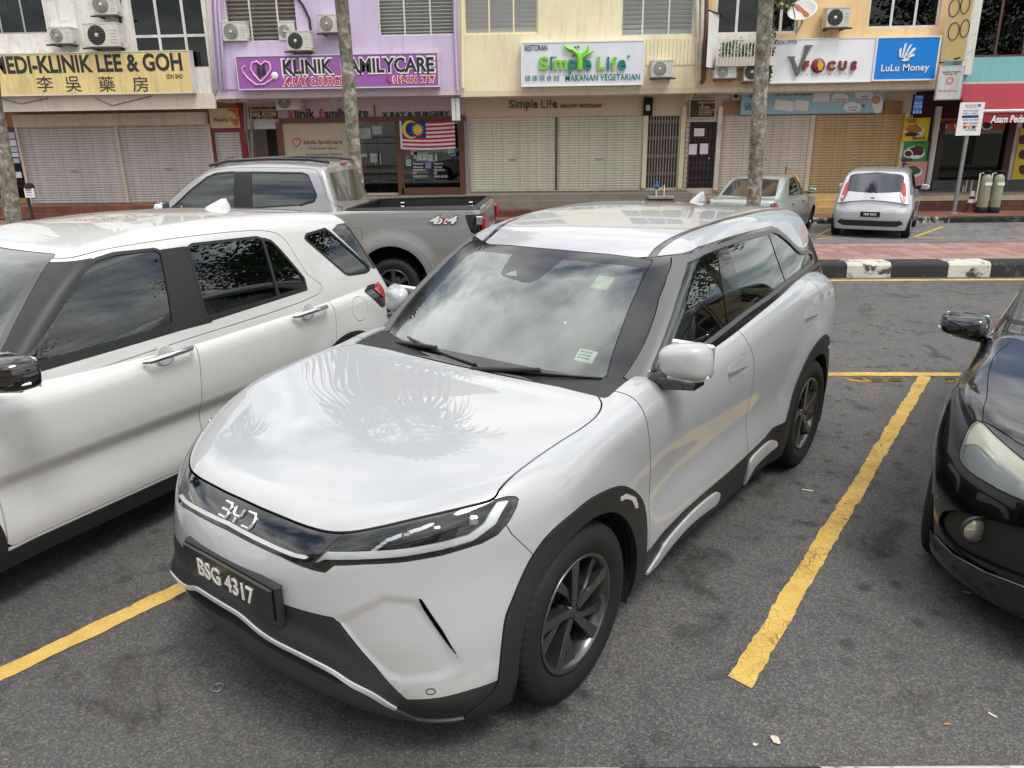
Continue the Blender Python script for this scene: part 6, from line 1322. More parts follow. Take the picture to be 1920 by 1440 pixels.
    bl = [(-1.402, 1.10), (-1.404, 1.149), (-1.437, 1.331), (-1.516, 1.53)]; br = [(-1.600, 1.10), (-1.606, 1.165), (-1.637, 1.339), (-1.632, 1.53)]
    cl = [(-2.28, 1.15), (-2.266, 1.231), (-2.222, 1.365), (-2.216, 1.53)]; cr_ = [(-2.32, 1.15), (-2.316, 1.236), (-2.293, 1.38), (-2.304, 1.53)]
    def xo2(m, c): c = np.array(c); return m.V[:, 0] - np.interp(m.V[:, 2], c[:, 1], c[:, 0])
    S = sdpoly(GH.xz(), dlo) + .024; ym = .45 - GH.V[:, 1]
    for nm, s_, q in (('front_window', np.maximum(S, -xo2(GH, bl)), 0), ('rear_window', np.maximum(np.maximum(S, xo2(GH, br)), -xo2(GH, cl)), 1), ('quarter_window', np.maximum(S, xo2(GH, cr_)), 2)):
        s_ = np.maximum(s_, ym)
        g = GH.keep(s_ + .001); K.put(nm, g, M_TINT, 'pair', -.004, 0)
    hole = np.maximum(np.minimum(np.minimum(np.maximum(S, -xo2(GH, bl)), np.maximum(np.maximum(S, xo2(GH, br)), -xo2(GH, cl))), np.maximum(S, xo2(GH, cr_))), ym)
    GH = GH.split(hole)[1]
    bt, GH = take(GH, np.maximum(np.abs(sdpoly(GH.xz(), dlo) + .010) - .0105, np.maximum(.45 - GH.V[:, 1], -2.93 - GH.V[:, 0])), .0005)
    K.put('window_trim', bt, plain('window_trim', (.36, .36, .36), .42, vary=.06), 'pair', .004, .012)
    K.put('pillar', GH, M_PILLAR, 'pair', -.001, .012)
    # ---- running gear
    def byd_spoke(mb, rim, w2):
        h0, h1, h2 = w2 * .72, w2 * .76, w2 * .86
        blade(mb, [(.028, -.018, h0), (.028, .016, h0), (.10, .018, h1), (rim - .002, .040, h2), (rim - .002, -.008, h2), (.10, -.016, h1)], 0, w2 * .25)
        blade(mb, [(.045, .020, h0 * .90), (.080, .036, h0 * .90), (rim * .58, .094, h0 * .93), (rim * .76, .140, h1), (rim - .010, .112, h1), (rim * .72, .074, h0 * .93), (.10, .022, h0 * .90)], 0, w2 * .25)
    for x in (0, -2.62):
        for s in (1, -1):
            make_wheel(root, x, s * .787, .345, .226, .215, byd_spoke, 5, side=s); liner(root, x - .025, s * .87, .40, 1)
    MB().bx(-3.1, .45, -.70, .70, .17, .24).build('underbody', M_DARK, root)
    # plate on its holder and shelf
    MB().box((.850, .045, .610), (.03, .535, .150), bev=.008).build('plate_holder', M_BLACKP, root)
    number_plate(root, 'BSG 4317', (.872, .045, .616), .51, .118, '+x')
    hb = text('holder_lettering', 'BYD  auto', M_PLATEW, None, -.05, .05, -.006, .006, 0, bold=.01); hb.parent = root; hb.location = (.868, .045, .546); hb.rotation_euler = (0, 0, R(90))
    # raised emblem on the nose
    em = MB(); FB = car_body(BYD)
    def surf_x(y, z):
        lo, hi = .4, 1.0
        for _ in range(22):
            mid = (lo + hi) / 2
            if FB(np.array([[mid, y, z]]))[0] < 0: lo = mid
            else: hi = mid
        return hi + .004
    strokes = [[(-.085, .036), (-.050, .036), (-.044, .030), (-.044, .024), (-.050, .018), (-.082, .018)], [(-.050, .018), (-.044, .012), (-.044, .006), (-.050, 0), (-.085, 0)],
               [(-.024, .036), (-.024, .022), (-.016, .016), (.012, .016), (.020, .022), (.020, .036)], [(-.002, .016), (-.002, -.001)],
               [(.042, .036), (.076, .036), (.085, .027), (.085, .009), (.076, 0), (.042, 0)]]
    for st_ in strokes: em.tube([(surf_x(a * 1.05 + .02, .795 + b * 1.05) - .001, a * 1.05 + .02, .795 + b * 1.05) for a, b in st_], .0066, 6)
    em.build('emblem', M_CHROME, root)
    # door mirror
    for s in (1, -1):
        m_ = link('door_mirror', None, root, (0, 0, 0) if s > 0 else (-.17, .07, .015))
        g = MB(); n1, n2 = 20, 14; V = []
        for i in range(n2 + 1):
            ph = math.pi * i / n2
            for j in range(n1):
                th = 2 * math.pi * j / n1
                e = lambda c, p: math.copysign(abs(c) ** p, c)
                X = e(math.cos(ph), .9) ; Yq = e(math.sin(ph) * math.cos(th), .6); Zq = e(math.sin(ph) * math.sin(th), .6)
                xx = .075 * X if X > 0 else .03 * X
                V.append((-.69 + xx - .10 * (Yq * .35), s * (.938 + .097 * Yq - .010 * Zq), 1.160 + .074 * Zq + .012 * Yq * Zq))
        F = [(i * n1 + j, i * n1 + (j + 1) % n1, (i + 1) * n1 + (j + 1) % n1, (i + 1) * n1 + j) for i in range(n2) for j in range(n1)]
        if s < 0: F = [f[::-1] for f in F]
        g.add(V, F, True); g.build('mirror_shell', M_BYD, m_)
        MB().box((-.735, s * .938, 1.163), (.02, .19, .13), bev=.02).build('mirror_glass', M_CHROME, m_)
        MB().tube([(-.68, s * .87, 1.087), (-.675, s * .96, 1.086), (-.70, s * 1.03, 1.103)], [.020, .017, .012], 8).build('mirror_indicator', M_WHITEL, m_)
        MB().prism([(s * .78, 1.035), (s * .79, 1.072), (s * .88, 1.080), (s * .995, 1.078), (s * .995, 1.056), (s * .90, 1.042), (s * .82, 1.025)][::s], -.74, -.645, 'X').build('mirror_arm', M_GLOSSB, m_)
    # roof aerial
    fb = MB(); P0 = [(-2.62, .001), (-2.70, .028), (-2.80, .036), (-2.86, .026), (-2.875, .001)]
    V = []; lv = [(0, 1), (.02, .8), (.045, .42), (.062, .16)]
    base = [(-2.635, 0), (-2.70, .024), (-2.79, .034), (-2.86, .026), (-2.88, 0), (-2.86, -.026), (-2.79, -.034), (-2.70, -.024)]
    for hgt, f in lv:
        for a, b in base: V.append((-2.84 + (a + 2.84) * f - .010 * hgt / .062, b * (f * .8 + .05), 1.600 + hgt))
    n = len(base); F = [(i * n + j, i * n + (j + 1) % n, (i + 1) * n + (j + 1) % n, (i + 1) * n + j)[::-1] for i in range(3) for j in range(n)] + [tuple(range(3 * n, 4 * n))[::-1]]
    fb.add(V, F, True); fb.build('roof_aerial', M_BYD, root)
    # wipers
    def ws_pt(y, z, off=.012):
        (x0, z0), (x1, z1) = BYD['ws']; t = (z - z0) / (z1 - z0)
        nx, nz = (z1 - z0), (x0 - x1); L = math.hypot(nx, nz)
        return (x0 + (x1 - x0) * t - .10 * (y / .65) ** 2 + nx / L * (.018 * 4 * t * (1 - t) + off), y, z + nz / L * (.018 * 4 * t * (1 - t) + off))
    for a, b, pv in (((-.50, 1.048), (.02, 1.022), (-.56, 1.03)), ((.10, 1.022), (.62, 1.035), (.02, 1.015))):
        wb_ = MB(); wb_.tube([ws_pt(a[0] + (b[0] - a[0]) * t, a[1] + (b[1] - a[1]) * t + .012, .010) for t in np.linspace(0, 1, 6)], .007, 6)
        wp = wb_.build('wiper_blade', M_GLOSSB, root)
        MB().tube([ws_pt(pv[0], pv[1], .012), ws_pt((a[0] + b[0]) / 2, (a[1] + b[1]) / 2 + .014, .028)], [.013, .009], 6).build('wiper_arm', M_BLACKP, root)
    # stickers on the screen
    for (y0, y1, z0, z1, c) in ((.455, .540, 1.098, 1.135, 'a'), (.33, .415, 1.345, 1.395, 'b')):
        q = MB(); q.add([ws_pt(y0, z0, -.004), ws_pt(y1, z0 - .006, -.004), ws_pt(y1, z1 - .006, -.004), ws_pt(y0, z1, -.004)], [(0, 1, 2, 3)])
        q.build('screen_sticker', plain('sticker_white', (.85, .90, .84), .6) if c == 'a' else plain('sticker_pale', (.62, .66, .52), .6), root)
        if c == 'a':
            for k in range(3):
                zq = z0 + (z1 - z0) * (.22 + .25 * k); q = MB(); q.add([ws_pt(y0 + .01, zq, -.003), ws_pt(y1 - .02, zq - .004, -.003), ws_pt(y1 - .02, zq, -.003), ws_pt(y0 + .01, zq + .004, -.003)], [(0, 1, 2, 3)]); q.build('sticker_print', M_PILLAR, root)
    # parking sensor rings in the bumper corners
    for s in (1, -1):
        MB().tube([(surf_x(.733 + .011 * math.cos(t), .345 + .011 * math.sin(t)) - .003, s * (.733 + .011 * math.cos(t)), .345 + .011 * math.sin(t)) for t in np.linspace(0, 2 * math.pi, 17)], .0016, 5).build('parking_sensor', M_DARK, root)
    # ---- cabin
    dsh = MB(); n = 16
    prof = [(-.50, 1.03), (-.62, 1.035), (-.80, 1.04), (-.92, 1.025), (-.97, .98), (-.98, .85), (-.93, .70), (-.90, .45)]
    V = [(x + .06 * (1 - (2 * j / n - 1) ** 2), (2 * j / n - 1) * .74, z - .02 * abs(2 * j / n - 1) ** 3) for (x, z) in prof for j in range(n + 1)]
    F = [(i * (n + 1) + j, i * (n + 1) + j + 1, (i + 1) * (n + 1) + j + 1, (i + 1) * (n + 1) + j) for i in range(len(prof) - 1) for j in range(n)]
    dsh.add(V, F, True); dsh.build('dashboard', M_DASH, root)
    vt = MB()
    for k in range(14): vt.box((-.545 + .002 * k, -.22 + .034 * k, 1.048), (.055, .012, .006))
    vt.build('demist_vent', M_DARK, root)
    MB().box((-.93, 0.02, 1.075), (.02, .36, .20), bev=.01).build('centre_screen', M_GLOSSB, root)
    sw = MB(); cy_ = -.36
    ring = [(-1.06 + .065 * math.sin(a), cy_ + .18 * math.cos(a), 1.00 + .168 * math.sin(a)) for a in np.linspace(0, 2 * math.pi, 25)]
    sw.tube(ring, .015, 8, False); sw.box((-1.05, cy_, .99), (.05, .15, .11), bev=.02); sw.build('steering_wheel', M_BLACKP, root)
    for yy in (-.37, .37):
        s_ = MB(); s_.box((-1.62, yy, .62), (.52, .50, .16), bev=.06)
        s_.box((-1.93, yy, .98), (.14, .48, .64), bev=.06, M=Matrix.Rotation(R(-16), 3, 'Y')); s_.box((-2.04, yy, 1.36), (.10, .26, .18), bev=.045)
        s_.build('front_seat', M_SEAT, root)
    s_ = MB(); s_.box((-2.45, 0, .62), (.5, 1.25, .16), bev=.06); s_.box((-2.78, 0, .95), (.14, 1.25, .60), bev=.06, M=Matrix.Rotation(R(-20), 3, 'Y'))
    for yy in (-.38, .38): s_.box((-2.88, yy, 1.28), (.10, .26, .15), bev=.04)
    s_.build('rear_seat', M_SEAT, root)
    MB().bx(-3.1, -.6, -.74, .74, .30, .36).build('cabin_floor', M_DARK, root)
    hs_ = Surf(car_house(BYD)).mesh(-2.7, -1.35, 1.14, 45, 20, 14, 14, 16).moved(-.035)
    hs_ = hs_.keep(np.maximum(hs_.V[:, 0] + 1.1, 1.42 - hs_.V[:, 2])); K.put('headliner', hs_, plain('headliner', (.55, .55, .53), .9), 'join', skirt=0)
    MB().box((-1.05, -.02, 1.395), (.03, .22, .065), bev=.02).build('rear_view_mirror', M_BLACKP, root)
    return root
# ---------------------------------------------------------------- shapes of the other cars
ATIVA = dict(wb=2.525, wr=.33, fx=.30,
    top=spl([(1.10,.80),(.95,.90),(.7,.96),(.3,1.0),(-.2,1.02),(-.6,1.0),(-1.2,1.0),(-2.2,1.03),(-3.0,1.06),(-3.4,1.05)],.06),
    crown=spl([(.8,.05),(0,.02),(-1,.01),(-3,.02)],.1),
    wz=spl([(.1,.78),(.25,.815),(.45,.842),(.53,.822),(.62,.832),(.7,.846),(.85,.846),(.95,.835),(1.05,.81),(1.2,.77)],.035),
    wx=spl([(1.1,-.09),(.8,-.03),(.5,0),(-2.6,0),(-2.9,-.01),(-3.3,-.05)],.12),
    xf=spl([(.1,.96),(.3,1.04),(.5,1.08),(.8,1.07),(.95,1.0),(1.1,.8)],.04), fdrop=(.30,.45),
    xr=spl([(.1,-3.0),(.3,-3.16),(.6,-3.22),(.9,-3.19),(1.1,-3.14),(1.3,-3.05)],.04), rdrop=(.10,.22),
    extra=lambda x, z: -.026 * sstep(.64, .56, z) * sstep(.33, .47, z) * sstep(-2.15, -1.8, x) * sstep(.05, -.25, x),
    kt=.11, kf=.10, kr=.10, flare=.012, flare_r=.46,
    roof=spl([(-.5,1.42),(-.80,1.53),(-1.2,1.590),(-1.7,1.605),(-2.2,1.590),(-2.6,1.560),(-3.0,1.515),(-3.5,1.45)],.08), rcrown=.02,
    ws=((-.14,1.0),(-.76,1.53)), wcurve=.10, wbow=.015, rs=((-3.14,1.05),(-2.86,1.52)), rcurve=.06,
    gw=spl([(.8,.83),(1.0,.803),(1.1,.785),(1.3,.735),(1.5,.67),(1.65,.61)],.05),
    gx=spl([(-.2,-.05),(-.7,-.02),(-1.2,0),(-2.4,0),(-3.1,-.035)],.15), kg=.10, kw=.05, krs=.06)
PICK = dict(wb=3.125, wr=.385,
    top=spl([(.92,.95),(.75,1.05),(.4,1.12),(-.1,1.17),(-.5,1.19),(-1.5,1.19),(-2.4,1.21),(-2.75,1.235),(-3.5,1.25),(-4.5,1.26)],.05),
    crown=spl([(.8,.06),(0,.03),(-1,.01),(-2.5,.0),(-4.4,.0)],.1),
    wz=spl([(.2,.84),(.4,.88),(.6,.905),(.8,.915),(1.0,.915),(1.15,.905),(1.25,.892),(1.35,.87)],.035),
    wx=spl([(.9,-.10),(.5,-.02),(.2,0),(-3.5,0),(-4.1,-.005),(-4.4,-.02)],.1),
    xf=spl([(.2,.74),(.4,.84),(.7,.90),(1.0,.87),(1.15,.78)],.04), fdrop=(.2,.25),
    xr=spl([(.2,-4.17),(.5,-4.27),(.9,-4.26),(1.3,-4.24)],.04), rdrop=(.02,.06),
    kt=.05, kf=.10, kr=.07, flare=.03, flare_r=.52,
    roof=spl([(-.5,1.62),(-.80,1.725),(-1.15,1.78),(-1.6,1.80),(-2.0,1.79),(-2.3,1.765),(-2.7,1.71)],.07), rcrown=.03,
    ws=((-.12,1.18),(-.80,1.71)), wcurve=.08, wbow=.015, rs=((-2.56,1.2),(-2.37,1.74)), rcurve=.05,
    gw=spl([(1.0,.87),(1.2,.835),(1.4,.79),(1.6,.725),(1.7,.68),(1.8,.62)],.05),
    gx=spl([(-.1,-.05),(-.6,-.02),(-1.2,0),(-2.5,0),(-2.7,-.02)],.15), kg=.10, kw=.05, krs=.05)
XBLK = dict(wb=2.6, wr=.33,
    top=spl([(.85,.72),(.75,.80),(.55,.88),(.3,.94),(0,.985),(-.3,1.01),(-.5,1.04),(-1.5,1.04),(-3.3,1.1)],.06),
    crown=spl([(.8,.05),(.3,.03),(-.3,.01),(-1,.01),(-3,.02)],.1),
    wz=spl([(.1,.80),(.25,.84),(.45,.86),(.7,.875),(.85,.87),(1.0,.845),(1.1,.82),(1.2,.79)],.04),
    wx=spl([(.85,-.14),(.55,-.05),(.25,0),(-2.6,0),(-2.9,-.01),(-3.3,-.05)],.12),
    xf=spl([(.1,.72),(.2,.80),(.35,.84),(.5,.845),(.65,.83),(.75,.79),(.85,.72),(1.0,.55)],.03), fdrop=(.30,.50),
    xr=spl([(.1,-3.2),(.5,-3.4),(.9,-3.38),(1.3,-3.25)],.04), rdrop=(.10,.22),
    kt=.10, kf=.10, kr=.10, flare=.015, flare_r=.46,
    roof=spl([(-.7,1.40),(-1.0,1.50),(-1.4,1.57),(-2.0,1.60),(-2.7,1.57),(-3.3,1.48)],.08), rcrown=.03,
    ws=((-.45,1.0),(-1.10,1.50)), wcurve=.10, wbow=.015, rs=((-3.35,1.05),(-3.05,1.52)), rcurve=.06,
    gw=spl([(.8,.83),(1.0,.803),(1.1,.785),(1.3,.735),(1.5,.67),(1.65,.61)],.05),
    gx=spl([(-.2,-.05),(-.7,-.02),(-1.2,0),(-2.4,0),(-3.1,-.035)],.15), kg=.10, kw=.05, krs=.06)
MYVI = dict(wb=2.44, wr=.29,
    top=spl([(.72,.72),(.55,.84),(.2,.92),(-.2,.96),(-.5,.95),(-1.5,.96),(-2.5,1.0),(-3.1,1.0)],.06),
    crown=spl([(.8,.04),(-1,.01),(-3,.01)],.1),
    wz=spl([(.1,.77),(.25,.80),(.45,.825),(.65,.828),(.8,.82),(.95,.79),(1.1,.76)],.04),
    wx=spl([(.7,-.10),(.4,-.02),(.1,0),(-2.3,0),(-2.6,-.015),(-2.95,-.07)],.12),
    xf=spl([(.1,.6),(.3,.68),(.6,.70),(.8,.62),(1.0,.4)],.04), fdrop=(.25,.4),
    xr=spl([(.1,-2.86),(.25,-2.93),(.45,-2.97),(.60,-2.965),(.72,-2.91),(.9,-2.86),(1.1,-2.80)],.025), rdrop=(.06,.26),
    kt=.10, kf=.10, kr=.10, flare=.012, flare_r=.42,
    roof=spl([(-.5,1.32),(-.85,1.44),(-1.2,1.50),(-1.7,1.515),(-2.2,1.49),(-2.6,1.44),(-2.9,1.39)],.08), rcrown=.03,
    ws=((-.30,.95),(-.90,1.45)), wcurve=.10, wbow=.015, rs=((-2.86,.95),(-2.56,1.46)), rcurve=.06,
    gw=spl([(.8,.79),(.95,.765),(1.1,.735),(1.3,.68),(1.45,.62),(1.6,.56)],.05),
    gx=spl([(-.1,-.05),(-.5,-.02),(-1.,0),(-2.2,0),(-2.8,-.04)],.15), kg=.10, kw=.05, krs=.07)
WIRA = dict(wb=2.5, wr=.285,
    top=spl([(.80,.62),(.65,.74),(.3,.82),(-.2,.88),(-.5,.90),(-1.5,.90),(-2.3,.93),(-2.7,.95),(-3.2,.955),(-3.42,.92)],.06),
    crown=spl([(.8,.04),(-1,.01),(-3,.015)],.1),
    wz=spl([(.1,.78),(.25,.81),(.45,.84),(.6,.845),(.75,.835),(.88,.80),(1.0,.76)],.04),
    wx=spl([(.8,-.10),(.4,-.02),(.1,0),(-2.4,0),(-2.9,-.015),(-3.45,-.07)],.12),
    xf=spl([(.1,.7),(.3,.78),(.55,.80),(.7,.74),(.9,.5)],.04), fdrop=(.2,.3),
    xr=spl([(.1,-3.35),(.3,-3.47),(.55,-3.48),(.75,-3.44),(.95,-3.40)],.03), rdrop=(.06,.18),
    kt=.09, kf=.09, kr=.09, flare=.01, flare_r=.42,
    roof=spl([(-.6,1.26),(-.95,1.335),(-1.3,1.38),(-1.8,1.385),(-2.2,1.35),(-2.6,1.25)],.08), rcrown=.03,
    ws=((-.40,.88),(-1.05,1.34)), wcurve=.10, wbow=.015, rs=((-2.95,.93),(-2.15,1.345)), rcurve=.08,
    gw=spl([(.8,.78),(.95,.745),(1.1,.70),(1.25,.65),(1.4,.58)],.05),
    gx=spl([(-.2,-.05),(-.6,-.02),(-1.,0),(-2.2,0),(-2.9,-.06)],.15), kg=.09, kw=.05, krs=.06)
# ---------------------------------------------------------------- the other cars
def std_mirror(root, x, y, z, m_shell, m_base, w_=.19, h_=.13, d_=.11):
    for s in (1, -1):
        m_ = link('door_mirror', None, root); V = []; n1, n2 = 16, 10
        e = lambda c, p: math.copysign(abs(c) ** p, c)
        for i in range(n2 + 1):
            ph = math.pi * i / n2
            for j in range(n1):
                th = 2 * math.pi * j / n1
                X = e(math.cos(ph), .8); Y = e(math.sin(ph) * math.cos(th), .55); Z = e(math.sin(ph) * math.sin(th), .55)
                V.append((x + (d_ * .75 * X if X > 0 else d_ * .25 * X) - .03 * Y, s * (y + w_ / 2 * Y), z + h_ / 2 * Z * (1 - .12 * Y)))
        F = [(i * n1 + j, i * n1 + (j + 1) % n1, (i + 1) * n1 + (j + 1) % n1, (i + 1) * n1 + j) for i in range(n2) for j in range(n1)]
        if s < 0: F = [f[::-1] for f in F]
        MB().add(V, F, True).build('mirror_shell', m_shell, m_)
        MB().box((x - d_ * .27, s * y, z), (.012, w_ * .86, h_ * .8), bev=.01).build('mirror_glass', M_CHROME, m_)
        MB().tube([(x, s * (y - w_ * .75), z - h_ * .55), (x, s * (y - w_ * .2), z - h_ * .48), (x + .01, s * (y + w_ * .2), z - h_ * .42)], [.024, .022, .014], 8).build('mirror_arm', m_base, m_)
        MB().tube([(x + d_ * .45, s * (y - .02), z - h_ * .25), (x + d_ * .30, s * (y + w_ * .40), z - h_ * .22), (x + d_ * .02, s * (y + w_ * .5), z - h_ * .2)], .006, 6).build('mirror_indicator', M_WHITEL, m_)

def simple_car(S, name, label, loc, heading, pt, spec, cat='car', z=0.):
    K = CarKit(name, label, cat, (loc[0], loc[1], z), R(heading)); root = K.root; q = spec
    LB = Surf(car_body(S)).mesh(*q['bmesh']); GH = Surf(car_house(S)).mesh(*q['gmesh'])
    LB = LB.keep(q.get('zlow', .2) - LB.V[:, 2])
    hr = q['hole']; wr = S['wr']; X, Z = LB.V[:, 0], LB.V[:, 2]
    fx = S.get('fx', 0.)
    op = lambda c: np.minimum(np.hypot(X - c, Z - wr) - hr, np.maximum(np.abs(X - c) - hr, Z - wr))
    LB = LB.split(np.maximum(np.minimum(op(fx), op(-S['wb'])), .55 - LB.V[:, 1]))[1]
    inner = LB.moved(-.03); bb = q['belt_open']
    inner = inner.split(np.maximum(np.maximum(inner.V[:, 0] - bb[0], bb[1] - inner.V[:, 0]), bb[2] - inner.V[:, 2]))[1]
    if 'bed' in q: inner = inner.split(np.maximum(np.maximum(inner.V[:, 0] - q['bed'][0] - .06, q['bed'][1] - .06 - inner.V[:, 0]), np.maximum(inner.V[:, 1] - q['bed'][2] - .05, .7 - inner.V[:, 2])))[1]
    K.put('inner_shell', inner, M_DARK, 'join', skirt=0)
    LB = LB.split(np.maximum(np.maximum(LB.V[:, 0] - bb[0], bb[1] - LB.V[:, 0]), np.maximum(LB.V[:, 1] - bb[3], bb[2] - LB.V[:, 2])))[1]
    if 'bed' in q:      # load bed opening
        x0, x1, yw = q['bed']; bs = np.maximum(np.maximum(LB.V[:, 0] - x0, x1 - LB.V[:, 0]), np.maximum(LB.V[:, 1] - yw, 1.0 - LB.V[:, 2]))
        LB = LB.split(bs)[1]
        rim_, LB = take(LB, np.maximum(np.maximum(LB.V[:, 0] - x0 - .06, x1 - .06 - LB.V[:, 0]), 1.222 - LB.V[:, 2]), .001); K.put('bed_rail_cap', rim_, M_BLACKP, 'join', .008, .02)
    if 'arch' in q:
        X, Z = LB.V[:, 0], LB.V[:, 2]
        for c in (fx, -S['wb']):
            X, Z = LB.V[:, 0], LB.V[:, 2]
            a, LB = take(LB, np.maximum(np.hypot(X - c, Z - wr) - hr - q['arch'][0], .55 - LB.V[:, 1]), .001); K.put('wheel_arch_trim', a, q['arch'][1] or pt, 'pair', q['arch'][2], .02)
    if 'sill' in q:
        a, LB = take(LB, np.maximum(above(LB.xz(), q['sill']), np.maximum(LB.V[:, 0] + .1 - fx, -S['wb'] + .1 - LB.V[:, 0])), .001); K.put('sill_trim', a, M_BLACKP, 'pair', .004, .02)
    for (nm, poly, plane, cond, m_, off, how) in q.get('body_parts', ()):
        P2 = {'xz': LB.xz, 'yz': LB.yz, 'xy': LB.xy}[plane](); sdv = sdpoly(P2, poly)
        sdv = np.maximum(sdv, cond(LB.V)); a, LB = take(LB, sdv, .0018)
        if m_ == 'lamp':
            for sg in (1, -1):
                f = (lambda m: m) if sg > 0 else (lambda m: m.mirrored()); h = link(nm, None, root)
                msh_obj('lamp_back', f(a.moved(-.022)), off[0], h); msh_obj('lamp_cover', f(a), M_CLEAR, h)
                sk = a.skirt(.024); msh_obj('lamp_side', f(Msh(sk.V, sk.N, sk.T[len(a.T):])), M_SILVER, h)
                if off[1] is not None:
                    p2 = {'xz': a.xz, 'yz': a.yz}[plane](); msh_obj('lamp_band', f(a.keep(sdpoly(p2, off[1])).moved(-.012).skirt(.02)), off[2], h)
        else: K.put(nm, a, m_ or pt, how, off, .018)
    def xof(m, c): p = np.array(sorted([(b, a) for a, b in c])); return m.V[:, 0] - np.interp(m.V[:, 2], p[:, 0], p[:, 1])
    for (nm, c0, c1) in q.get('doors', ()):
        D, LB = take(LB, np.maximum(np.maximum(xof(LB, c0), -xof(LB, c1)), np.maximum(.5 - LB.V[:, 1], np.maximum(.30 - LB.V[:, 2], LB.V[:, 2] - 1.4))), .0030)
        d = K.put(nm, D, pt, 'pair', 0, .015)
    mid = LB.V[:, 0] - q.get('split_x', -S['wb'] / 2)
    rear, front = LB.split(mid); K.put('front_panel', front, pt, 'join', 0, .012); K.put('rear_panel', rear, pt, 'join', 0, .012)
    # greenhouse
    w1 = np.maximum(sdpoly(GH.yz(), q['ws']), q.get('ws_x', -1.5) - GH.V[:, 0]); a, GH = take(GH, w1, .0015)
    ins = sdpoly(a.yz(), q['ws']) + .035; ins = np.where(a.V[:, 1] < .02, np.minimum(ins, a.V[:, 2] - 9), ins)
    cl, fr = a.both().split(sdpoly(a.both().yz(), np.concatenate([np.array(q['ws']), np.array(q['ws'])[::-1] * np.array([-1, 1])])) * 1. + .04 if False else np.concatenate([ins, ins]))
    wobj = link('windscreen', None, root); msh_obj('glass_pane', cl, M_TINT if q.get('dark_ws') else M_GLASS, wobj); msh_obj('black_border', fr, M_PILLAR, wobj)
    r1 = np.maximum(sdpoly(GH.yz(), q['rs']), GH.V[:, 0] - q['rs_x']); a, GH = take(GH, r1, .0015); K.put('rear_screen', a, q.get('rs_mat', M_TINT), 'join', -.001, .012)
    for (nm, poly) in q['windows']:
        sdv = np.maximum(sdpoly(GH.xz(), poly), .42 - GH.V[:, 1]); a = GH.keep(sdv + .001); K.put(nm, a, M_TINT, 'pair', -.005, 0)
        ring, GH = GH.split(sdv - .016); ring = ring.split(sdpoly(ring.xz(), poly))[1]; K.put('window_seal', ring, M_BLACKP, 'pair', .002, .012)
    for (nm, poly, m_) in q.get('black', ()):
        a, GH = take(GH, np.maximum(sdpoly(GH.xz(), poly), .30 - GH.V[:, 1]), .001); K.put(nm, a, m_, 'pair', .0, .01)
    for (nm, poly, gap) in q.get('roof_cuts', ()):
        a, GH = take(GH, np.maximum(sdpoly(GH.xz(), poly), .30 - GH.V[:, 1]), gap); K.put(nm, a, pt, 'pair', 0, .012)
    K.put('roof', GH, q.get('roof_mat', pt), 'join', 0, .012)
    gi = Surf(car_house(S)).mesh(*q['gmesh'][:3], 40, 16, 12, 12, 14).moved(-.04)
    K.put('headliner', gi.keep(np.maximum(q['ws'][0][1] - .02 - gi.V[:, 2], -9 + 0 * gi.V[:, 0])), M_DARK, 'join', skirt=0)
    # running gear
    rad, rim, wd, fn, ns, mr, yw = q['wheel']
    for x in (fx, -S['wb']):
        for s in (1, -1):
            make_wheel(root, x, s * yw, rad, rim, wd, fn, ns, mr, s, 36, False); liner(root, x, s * (yw + .07), hr + .012, 1)
    xa, xb = q['floor']; MB().bx(xa, xb, -.70, .70, q.get('zlow', .2) - .02, q.get('zlow', .2) + .06).build('underbody', M_DARK, root)
    # simple cabin
    zb = q['ws'][-1][1]
    for yy in (-.36, .36):
        s_ = MB(); s_.box((bb[0] - 1.15, yy, zb - .38), (.5, .48, .14), bev=.05); s_.box((bb[0] - 1.42, yy, zb - .05), (.14, .46, .6), bev=.06, M=Matrix.Rotation(R(-15), 3, 'Y')); s_.box((bb[0] - 1.52, yy, zb + .30), (.10, .26, .16), bev=.04)
        s_.build('front_seat', M_SEAT, root)
    MB().box((bb[0] - .45, 0, zb - .06), (.5, 1.3, .2), bev=.08).build('dashboard', M_DASH, root)
    MB().bx(bb[1], bb[0], -.68, .68, .34, .40).build('cabin_floor', M_DARK, root)
    return K
def bar_handle(K, x0, x1, y, z, m_, chrome=M_CHROME):
    for s in (1, -1):
        h = link('door_handle', None, K.root); xm = (x0 + x1) / 2
        MB().tube([(x0, s * (y + .006), z - .004), (x0 - .03, s * (y + .034), z), (xm, s * (y + .040), z + .004), (x1 + .03, s * (y + .036), z + .006), (x1, s * (y + .008), z + .004)], [.012, .016, .0165, .016, .011], 8).build('handle_grip', chrome, h)
        MB().lathe([(.055, 0), (.056, .0035), (.050, .003), (.03, -.004), (.001, -.006)], 24, 'Y', (xm + .02, 0, z)).build('handle_cup', m_, h)
        o = [c for c in bpy.data.objects if c.parent == h and c.name.startswith('handle_cup')][0]; o.location = (0, s * (y + .004), 0); o.scale = (1, s, 1)
M_ATIVA = paint('pearl_white_paint', (.80, .80, .79), .05, .42, .4)
M_GREY = paint('gunmetal_paint', (.62, .615, .61), .55, .36, 1.)
M_BLKP = paint('black_paint', (.035, .036, .042), .1, .2, .5)
M_MYVI = paint('silver_paint', (.78, .785, .79), .45, .36, 1.)
M_WIRA = paint('champagne_paint', (.64, .675, .655), .4, .38, 1.)
